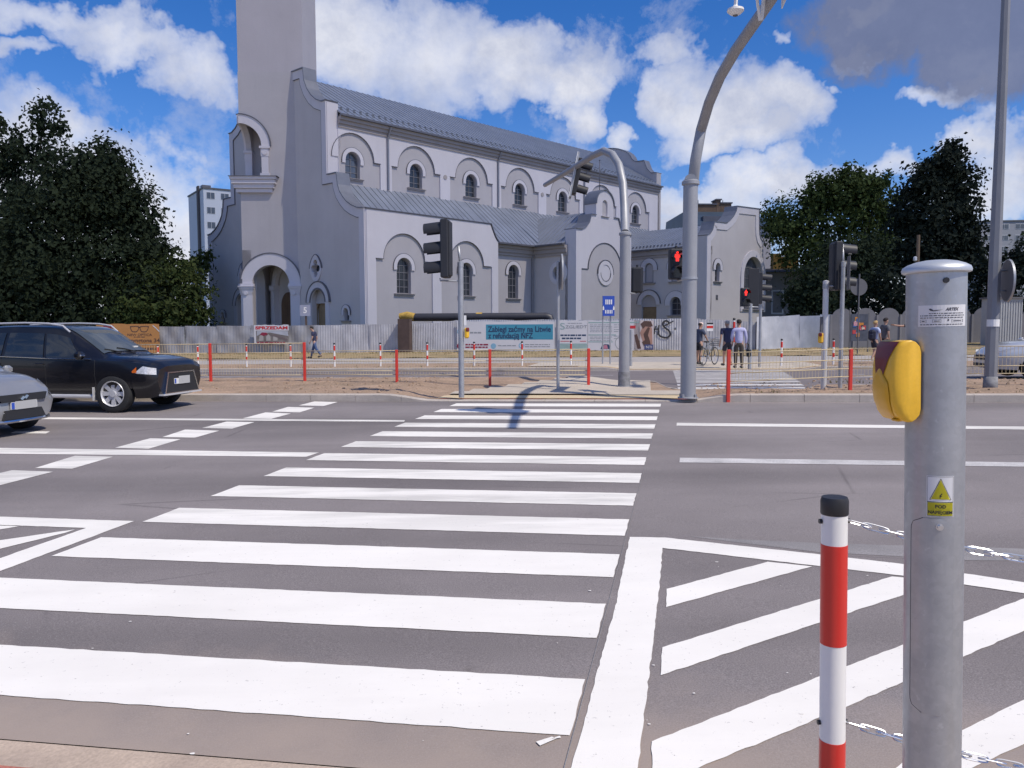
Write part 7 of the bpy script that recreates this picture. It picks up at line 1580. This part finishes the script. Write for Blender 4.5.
mb = MB(); mb.bb(1.875, 1.90, -.26, .26, .43, .54); npl = mb.build('number_plate', M_PLATEW, o); mb = MB(); mb.bb(1.90, 1.906, -.19, .245, .425, .55); mb.build('blank_cover', M_PLATE, npl); mb = MB(); mb.bb(1.9005, 1.903, -.258, -.20, .435, .535); mb.build('blue_band', M_BLUE, npl)
mb = MB(); mb.tube([(1.72, -.70, .245), (1.83, -.56, .25), (1.90, -.3, .25), (1.91, 0, .25), (1.90, .3, .25), (1.83, .56, .25), (1.72, .70, .245)], .03, 8); mb.build('bumper_lip', M_CHROME, o)
# --- silver saloon entering at the right on the far carriageway
M_SILV = mat('silver_car_paint', (.58, .58, .59), .32, metal=.35, var=.05, scale=2, coat=.8)
p = g(1004, 379.5, .0); u_, t_ = uv_of(p)
TV = [(-2.25, (.5, .5, .55, .65, .54, .85, .45, .88, .9)), (-2.1, (.3, .72, .76, .66, .74, .94, .62, .98, 1.0)), (-1.6, (.22, .78, .84, .66, .82, .94, .64, 1.03, 1.07)), (-1.2, (.2, .79, .855, .65, .84, .93, .6, 1.28, 1.33)), (-.6, (.2, .8, .86, .65, .845, .92, .59, 1.38, 1.43)), (.2, (.2, .8, .86, .65, .845, .91, .58, 1.37, 1.43)), (.7, (.2, .8, .86, .65, .845, .9, .61, 1.15, 1.21)), (1.1, (.2, .8, .86, .65, .84, .89, .68, .95, 1.0)), (1.6, (.2, .77, .845, .63, .80, .83, .68, .88, .92)), (2.0, (.22, .7, .79, .58, .72, .74, .58, .79, .82)), (2.2, (.24, .58, .67, .5, .58, .63, .44, .67, .7)), (2.26, (.28, .48, .56, .45, .48, .56, .36, .59, .61))]
cx = at(983, 365, p.y).x; uu = uv_of(Vector((cx, p.y, 0)))[0]
sv_ = Car('parked_car', 'silver saloon car partly in view at right edge beyond the railing', place(uu + 2.6, t_ + .9), RZ + PI, TV, M_SILV, .30, (1.33, -1.33), .74)
o = sv_.o; sv_.side_window((-.55, .22, .18, -.45, .06, .86)); sv_.side_window((.28, 1.0, .62, .24, .06, .86)); sv_.side_window((-1.25, -.62, -.52, -1.05, .06, .82)); sv_.screen(1.08, .28, 'windscreen'); sv_.screen(-1.55, -.95, 'rear_window', nrm=(-.6, .8))
for sd_ in (-1, 1):
    mb = MB(); mb.bevbox((.92, sd_ * .93, .96), (.13, .17, .13), .04); mb.build('wing_mirror', M_SILV, o)
    mb = MB(); mb.grid(lambda i, j: (lambda x, z: Vector((x + .008, sd_ * (crm([(a, (b[4],)) for a, b in TV], x)[0] + .012), z)))(1.82 + .36 * i, .62 + .13 * j * (1 - .4 * i)), 8, 3); mb.build('headlight', M_LAMP, o)
    mb = MB(); mb.bevbox((-2.1, sd_ * .64, .84), (.12, .2, .16), .04); mb.build('tail_lamp', M_REDT, o)
mb = MB(); mb.bb(2.22, 2.30, -.35, .35, .46, .58); mb.build('grille', M_TRIM, o); mb = MB(); mb.bb(2.22, 2.29, -.45, .45, .29, .37); mb.build('lower_grille', M_TRIM, o)
# ------------------------------------------------------------------ people and the bicycle
def skin_mesh(name, verts, edges, radii, m, parent, root=0, sub=1):
    me = bpy.data.meshes.new(name); bm = bmesh.new(); lay_ = bm.verts.layers.skin.verify(); vs = []
    for i, (p, r_) in enumerate(zip(verts, radii)):
        v = bm.verts.new(p); d = v[lay_]; d.radius = r_ if isinstance(r_, tuple) else (r_, r_); d.use_root = (i == root); vs.append(v)
    for a, b in edges: bm.edges.new((vs[a], vs[b]))
    bm.to_mesh(me); bm.free(); me.materials.append(m); o = bpy.data.objects.new(name, me); COL.objects.link(o)
    s_ = o.modifiers.new('skin', 'SKIN'); s_.use_smooth_shade = True; q = o.modifiers.new('sub', 'SUBSURF'); q.levels = q.render_levels = sub
    dg = bpy.context.evaluated_depsgraph_get(); m2 = bpy.data.meshes.new_from_object(o.evaluated_get(dg)); o.modifiers.clear(); o.data = m2; m2.name = name
    for p in m2.polygons: p.use_smooth = True
    if not m2.materials: m2.materials.append(m)
    o.parent = parent; return o
M_FLESH = mat('skin', (.42, .25, .18), .6, var=.05)
def cloth(n, c): return mat(n, c, .85, var=.12, scale=9)
def person(label, loc, rz, h=1.75, legs=((0, 0), (0, 0)), arms=None, bow=0.0, top='navy', topc=(.03, .04, .09), bottom='jeans', bottomc=(.06, .09, .2), length='long', sleeve='short', hair=(.03, .02, .015), cap=None, shoes=(.05, .05, .05), female=False, bulk=1.0, long_hair=False):
    o = thing('person', label, 'person', loc, rz); k = h / 1.75; V = []; E_ = []; Rd = []
    def v(x, y, z, r_, link=None):
        V.append((x * k, y * k, z * k)); Rd.append(tuple(q * k for q in r_) if isinstance(r_, tuple) else r_ * k)
        if link is not None: E_.append((link, len(V) - 1))
        return len(V) - 1
    pel = v(0, 0, .96, (.105 * bulk, .08 * bulk)); sp = v(0, .01 + bow * .1, 1.14, (.100 * bulk, .075 * bulk), pel); ch = v(0, .0 + bow * .35, 1.34, (.110 * bulk, .075 * bulk), sp); nk = v(0, bow * .7, 1.49, .055, ch); hb = v(0, .02 + bow * 1.15, 1.575, .068, nk); hm = v(0, .025 + bow * 1.5, 1.65, (.078, .092), hb); ht = v(0, .02 + bow * 1.7, 1.725, .06, hm)
    v(0, .105 + bow * 1.9, 1.625, .014, hm)
    for s_ in (-1, 1): v(s_ * .085, .01 + bow * 1.5, 1.635, .014, hm)
    L = {}
    for s_, (fy, lift) in zip((-1, 1), legs):
        hp_ = v(s_ * .095, 0, .88, .095 * bulk, pel); ky, kz = fy * .5 + (.06 if lift > 0 else .015), .49 + lift * .4; kn = v(s_ * .10, ky, kz, .062, hp_); an = v(s_ * .10, fy - (.02 if lift == 0 else .06), .09 + lift, .042, kn); to = v(s_ * .11, fy + .14, .035 + lift * (.3 if fy < 0 else 1), .034, an); L[s_] = (hp_, kn, an, to)
    Aa = {}
    arms = arms or (((.24, .0, 1.12), (.26, .05, .86)), ((.24, .0, 1.12), (.26, .05, .86)))
    for s_, (el_, wr_) in zip((-1, 1), arms):
        sh = v(s_ * .18 * bulk, bow * .4, 1.415, .056, ch); el2 = v(s_ * el_[0], el_[1], el_[2], .042, sh); w2 = v(s_ * wr_[0], wr_[1], wr_[2], .028, el2)
        d = (Vector(wr_) - Vector(el_)).normalized(); pm = v(s_ * (wr_[0] + d.x * .05), wr_[1] + d.y * .05, wr_[2] + d.z * .05, (.02, .034), w2)
        sd2 = d.cross(Vector((1, 0, 0))); sd2 = sd2.normalized() if sd2.length > .1 else Vector((0, 1, 0))
        for q, (off_, ln_) in enumerate(((-.026, .07), (-.009, .085), (.009, .08), (.026, .06))):
            b_ = Vector(wr_) + d * (.09) + sd2 * off_; f1_ = v(s_ * b_.x, b_.y, b_.z, .0085, pm); c_ = b_ + d * ln_ * .8 + Vector((-.012, 0, 0)); v(s_ * c_.x, c_.y, c_.z, .0075, f1_)
        b_ = Vector(wr_) + d * .04 + sd2 * -.042; f1_ = v(s_ * b_.x, b_.y, b_.z, .01, pm); c_ = b_ + d * .04 + sd2 * -.012; v(s_ * c_.x, c_.y, c_.z, .0085, f1_); Aa[s_] = (sh, el2, w2)
    skin_mesh('body', V, E_, Rd, M_FLESH, o)
    def sub(name, ids, ed, grow, m, ext=None):
        vv = [V[i] for i in ids] + [e[0] for e in (ext or [])]; rr = []
        for i in ids:
            r_ = Rd[i]; rr.append(tuple(q + grow * k for q in r_) if isinstance(r_, tuple) else r_ + grow * k)
        rr += [e[1] for e in (ext or [])]; return skin_mesh(name, vv, ed, rr, m, o)
    mt, mbm = cloth('cloth_' + top, topc), cloth('cloth_' + bottom, bottomc)
    P = lambda i: Vector(V[i])
    hem = P(pel) + Vector((0, 0, -.10 * k)); ext = [(tuple(hem), tuple(q * k for q in (.155 * bulk, .125 * bulk)))]; ids = [sp, ch, nk]; ed = [(0, 1), (1, 2), (0, 3)]; ed = [(3, 0), (0, 1), (1, 2)]
    # torso with sleeves
    ids = [sp, ch]; vv = [tuple(hem), V[sp], V[ch], tuple(P(ch).lerp(P(nk), .55)), tuple(P(ch).lerp(P(nk), .9))]; rr = [(.158 * k * bulk, .128 * k * bulk), (.150 * k * bulk, .122 * k * bulk), (.172 * k * bulk, .132 * k * bulk), (.140 * k * bulk, .105 * k * bulk), (.082 * k, .082 * k)]; ed = [(0, 1), (1, 2), (2, 3), (3, 4)]
    for s_ in (-1, 1):
        sh, el2, w2 = Aa[s_]; n0 = len(vv); vv.append(V[sh]); rr.append(.084 * k); ed.append((3, n0)); vv.append(tuple(P(sh).lerp(P(el2), .75))); rr.append(.062 * k); ed.append((n0, n0 + 1))
        if sleeve == 'long': vv += [V[el2], tuple(P(el2).lerp(P(w2), .95))]; rr += [.055 * k, .042 * k]; ed += [(n0 + 1, n0 + 2), (n0 + 2, n0 + 3)]
    skin_mesh('jacket' if sleeve == 'long' else 'shirt', vv, ed, [r_ if isinstance(r_, tuple) else (r_, r_) for r_ in rr], mt, o, root=1)
    vv = [tuple(P(pel) + Vector((0, 0, .08 * k))), tuple(P(pel) + Vector((0, 0, -.06 * k)))]; rr = [(.138 * k * bulk, .112 * k * bulk), (.14 * k * bulk, .115 * k * bulk)]; ed = [(0, 1)]
    for s_ in (-1, 1):
        hp_, kn, an, to = L[s_]; n0 = len(vv); vv.append(V[hp_]); rr.append(.108 * k * bulk); ed.append((1, n0)); vv.append(tuple(P(hp_).lerp(P(kn), .85 if length == 'short' else 1))); rr.append((.088 if length == 'short' else .076) * k); ed.append((n0, n0 + 1))
        if length != 'short': vv.append(tuple(P(kn).lerp(P(an), .97))); rr.append(.062 * k); ed.append((n0 + 1, n0 + 2))
    skin_mesh('shorts' if length == 'short' else 'trousers', vv, ed, [r_ if isinstance(r_, tuple) else (r_, r_) for r_ in rr], mbm, o, root=0)
    for s_ in (-1, 1):
        hp_, kn, an, to = L[s_]; d = P(to) - P(an); ang = math.atan2(-d.z - .055 * k, d.y); mb = MB(); mb.bevbox((0, 0, 0), (.09 * k, .26 * k, .09 * k), .03 * k, TR(*(P(an).lerp(P(to), .5) + Vector((0, .0, -.005)))) @ ROT('X', -ang * .9 if legs[0][1] or legs[1][1] else 0)); mb.build('shoe', mat('shoes_%d' % int(shoes[0] * 100), shoes, .6, var=.1), o)
    c = P(hm); mb = MB(); mh = mat('hair_%d' % int(hair[0] * 1000), hair, .8, var=.3, scale=30)
    mb.grid(lambda i, j: Vector((c.x + .092 * k * math.sin(PI * j * (.62 if not long_hair else .72)) * math.cos(2 * PI * i), c.y - .012 * k + .106 * k * math.sin(PI * j * (.62 if not long_hair else .72)) * math.sin(2 * PI * i) - (.03 * k * j), c.z + .025 * k + .095 * k * math.cos(PI * j * (.62 if not long_hair else .72)) + (.05 * k * j * (1 + math.sin(2 * PI * i)) / 2))), 18, 8); mb.build('hair', mh, o)
    if cap:
        mb = MB(); mb.grid(lambda i, j: Vector((c.x + .10 * k * math.sin(PI * j * .5) * math.cos(2 * PI * i), c.y - .008 * k + .115 * k * math.sin(PI * j * .5) * math.sin(2 * PI * i), c.z + .035 * k + .095 * k * math.cos(PI * j * .5))), 18, 6); mb.grid(lambda i, j: Vector((c.x + .075 * k * math.cos(PI * i), c.y + (.07 + .10 * j * math.sin(PI * i)) * k, c.z + .035 * k)), 10, 3); mb.build('cap', mat('cap_%d' % int(cap[0] * 100), cap, .8, var=.05), o)
    return o
def ploc(px, py, off=.13): p = g(px, py, off); return (p.x, p.y, p.z)
LFT, RGT, AWAY = PI / 2, -PI / 2, 0.0
person('man in a navy t-shirt and jeans walking left along the ribbed fence, head bowed', ploc(315, 358.5), LFT - .1, 1.72, ((-.34, .10), (.26, 0)), (((.21, .05, 1.14), (.19, .18, .92)), ((.23, -.06, 1.13), (.22, .02, .88))), .10, 'navy', (.025, .03, .07), 'jeans', (.05, .085, .19), 'long', hair=(.02, .015, .012))
person('man in navy polo, dark shorts and pale cap walking away beside the woman in lavender', ploc(727, 366), .15, 1.66, ((.10, 0), (-.12, .03)), (((.27, -.02, 1.13), (.29, .04, .88)), ((.26, .0, 1.13), (.25, .06, .90))), .03, 'navy_polo', (.03, .035, .085), 'dark_shorts', (.03, .03, .045), 'short', cap=(.6, .5, .45), hair=(.3, .28, .26), bulk=1.18)
w_ = person('woman in a pale lavender jacket and dark trousers walking away, bag on her right', ploc(738.5, 368.5), -.05, 1.62, ((.06, 0), (-.06, 0)), (((.25, .02, 1.12), (.2, .16, .98)), ((.25, -.02, 1.12), (.25, .04, .88))), .02, 'lavender', (.42, .42, .62), 'brown_trousers', (.06, .048, .04), 'long', 'long', hair=(.02, .013, .01), female=True, bulk=1.05, long_hair=True)
hb = Vector(w_.location) + Vector((.33, .03, .52)); bg_ = thing('handbag', 'dark handbag hanging from the right hand of the woman in lavender', 'bag', tuple(hb)); mb = MB(); mb.bevbox((0, 0, 0), (.12, .28, .26), .03); mb.build('bag_body', M_TRIM, bg_); mb = MB(); mb.tube([(0, -.1, .12), (0, -.06, .26), (-.03, 0, .33), (0, .06, .26), (0, .1, .12)], .012, 6); mb.build('strap', M_TRIM, bg_)
cyl_ = person('cyclist in navy shirt, dark shorts and pale cap standing beside a bicycle', ploc(699, 364.5), -.9, 1.64, ((.05, 0), (-.08, 0)), (((.25, .12, 1.16), (.2, .36, 1.02)), ((.24, .12, 1.16), (.12, .38, 1.02))), .05, 'navy_stripe', (.05, .065, .11), 'black_shorts', (.02, .02, .025), 'short', cap=(.65, .5, .45))
person('blonde pupil in a pale blue shirt walking right beside a woman in grey', ploc(874, 362, .2), -1.1, 1.55, ((.22, 0), (-.22, .06)), (((.22, -.06, 1.15), (.22, .1, .95)), ((.22, .04, 1.13), (.2, .16, .92))), .02, 'pale_blue', (.42, .48, .68), 'dark_shorts', (.03, .03, .045), 'short', hair=(.42, .28, .12), shoes=(.65, .65, .65))
pb_ = ploc(874, 362, .2); bk = thing('backpack', 'dark backpack worn by the blonde pupil', 'backpack', (pb_[0] - .13, pb_[1] - .06, pb_[2] + 1.02)); mb = MB(); mb.bevbox((0, 0, 0), (.2, .3, .42), .07, ROT('Z', .47)); mb.build('bag_body', mat('navy_bag', (.015, .018, .04), .7, var=.1), bk); mb = MB(); mb.bevbox((-.11, -.05, -.06), (.07, .2, .2), .03, ROT('Z', .47)); mb.build('pocket', MATS['navy_bag'], bk)
person('dark haired woman in a grey top and dark shorts walking right beside the blonde pupil', ploc(884, 361.5, .2), -1.2, 1.66, ((-.2, .05), (.22, 0)), (((.22, .06, 1.13), (.21, .16, .92)), ((.22, -.05, 1.13), (.2, .04, .9))), .02, 'grey_top', (.11, .11, .125), 'black_shorts', (.02, .02, .025), 'short', hair=(.015, .01, .01), shoes=(.05, .05, .05), long_hair=True, female=True)
person('person in dark clothes behind the galvanised pole, one arm stretched out to the left', ploc(912, 361, .2), AWAY, 1.7, ((.05, 0), (-.05, 0)), (((.45, .02, 1.38), (.72, .05, 1.42)), ((.24, .0, 1.12), (.26, .05, .86))), .0, 'dark_top', (.03, .03, .04), 'dark_jeans', (.03, .035, .06), 'long')
# bicycle
M_BIKE = mat('bicycle_frame', (.10, .11, .13), .35, metal=.5, var=.05); bp = Vector(ploc(709, 364.8)); bk = thing('bicycle', 'bicycle with a front basket held by the cyclist', 'bicycle', tuple(bp), .9)
def bwheel(x):
    mb = MB(); mb.tube([(x + .33 * math.cos(a), 0, .34 + .33 * math.sin(a)) for a in [2 * PI * i / 28 for i in range(28)]], .018, 8, closed=True); w = mb.build('wheel', M_TYRE, bk)
    mb = MB(); mb.tube([(x + .305 * math.cos(a), 0, .34 + .305 * math.sin(a)) for a in [2 * PI * i / 28 for i in range(28)]], .010, 6, closed=True)
    for i in range(14): a = 2 * PI * i / 14; mb.tube([(x, 0, .34), (x + .3 * math.cos(a), 0, .34 + .3 * math.sin(a))], .0025, 4, cap=False)
    mb.cyl((x, -.04, .34), .025, .08, 10, None, 'Y'); mb.build('rim', M_CHROME, w)
bwheel(-.52); bwheel(.52)
mb = MB()
for a, b_ in (((-.52, 0, .34), (-.12, 0, .30)), ((-.12, 0, .30), (-.22, 0, .82)), ((-.22, 0, .82), (-.52, 0, .34)), ((-.12, 0, .30), (.36, 0, .72)), ((-.22, 0, .76), (.34, 0, .84)), ((.33, 0, .92), (.38, 0, .68)), ((.38, 0, .68), (.52, 0, .34))): mb.tube([a, b_], .017, 8)
mb.build('frame', M_BIKE, bk)
mb = MB(); mb.tube([(.33, 0, .9), (.31, 0, 1.02)], .015, 8); mb.tube([(.18, -.29, 1.04), (.26, -.22, 1.05), (.32, 0, 1.02), (.26, .22, 1.05), (.18, .29, 1.04)], .013, 8); mb.build('handlebar', M_CHROME, bk)
mb = MB(); mb.bevbox((-.25, 0, .9), (.26, .15, .06), .025); mb.tube([(-.22, 0, .8), (-.235, 0, .88)], .014, 8); mb.build('saddle', M_TRIM, bk)
mb = MB(); mb.cyl((-.12, -.03, .3), .09, .012, 20, None, 'Y'); mb.tube([(-.12, -.04, .30), (-.06, -.07, .16)], .01, 6); mb.tube([(-.12, .04, .30), (-.18, .07, .44)], .01, 6); mb.bevbox((-.06, -.11, .155), (.09, .08, .02), .008); mb.bevbox((-.18, .11, .445), (.09, .08, .02), .008); mb.build('crank', M_CHROME, bk)
mb = MB()
for z in (.74, .82, .9, .97): mb.tube([(.40, -.15, z), (.66, -.15, z), (.66, .15, z), (.40, .15, z)], .006, 5, closed=True)
for x, y in [(.40 + .26 * i / 4, s_) for i in range(5) for s_ in (-.15, .15)] + [(x, -.15 + .3 * i / 4) for i in range(5) for x in (.40, .66)]: mb.tube([(x, y, .74), (x, y, .97)], .004, 4)
mb.build('basket', M_TRIM, bk)
# ------------------------------------------------------------------ camera and view
cd = bpy.data.cameras.new('camera'); cam = bpy.data.objects.new('camera', cd); COL.objects.link(cam)
cd.sensor_width = 36.0; cd.lens = 36.0 * FPX / 1024.0; cd.clip_start = .05; cd.clip_end = 5000
c_, s_ = math.cos(PIT), math.sin(PIT); cr, sr = math.cos(ROLL), math.sin(ROLL)
Rv, Uv, Bv = Vector((1, 0, 0)), Vector((0, s_, c_)), Vector((0, -c_, s_))
X_ = Rv * cr + Uv * sr; Y_ = Rv * -sr + Uv * cr
cam.matrix_world = Matrix(((X_.x, Y_.x, Bv.x, 0), (X_.y, Y_.y, Bv.y, 0), (X_.z, Y_.z, Bv.z, CAMH), (0, 0, 0, 1)))
scene.camera = cam
scene.view_settings.view_transform = 'Standard'; scene.view_settings.look = 'None'; scene.view_settings.exposure = EXPO; scene.view_settings.gamma = 1
scene.render.engine = 'CYCLES'; scene.cycles.max_bounces = 6; scene.cycles.transparent_max_bounces = 12
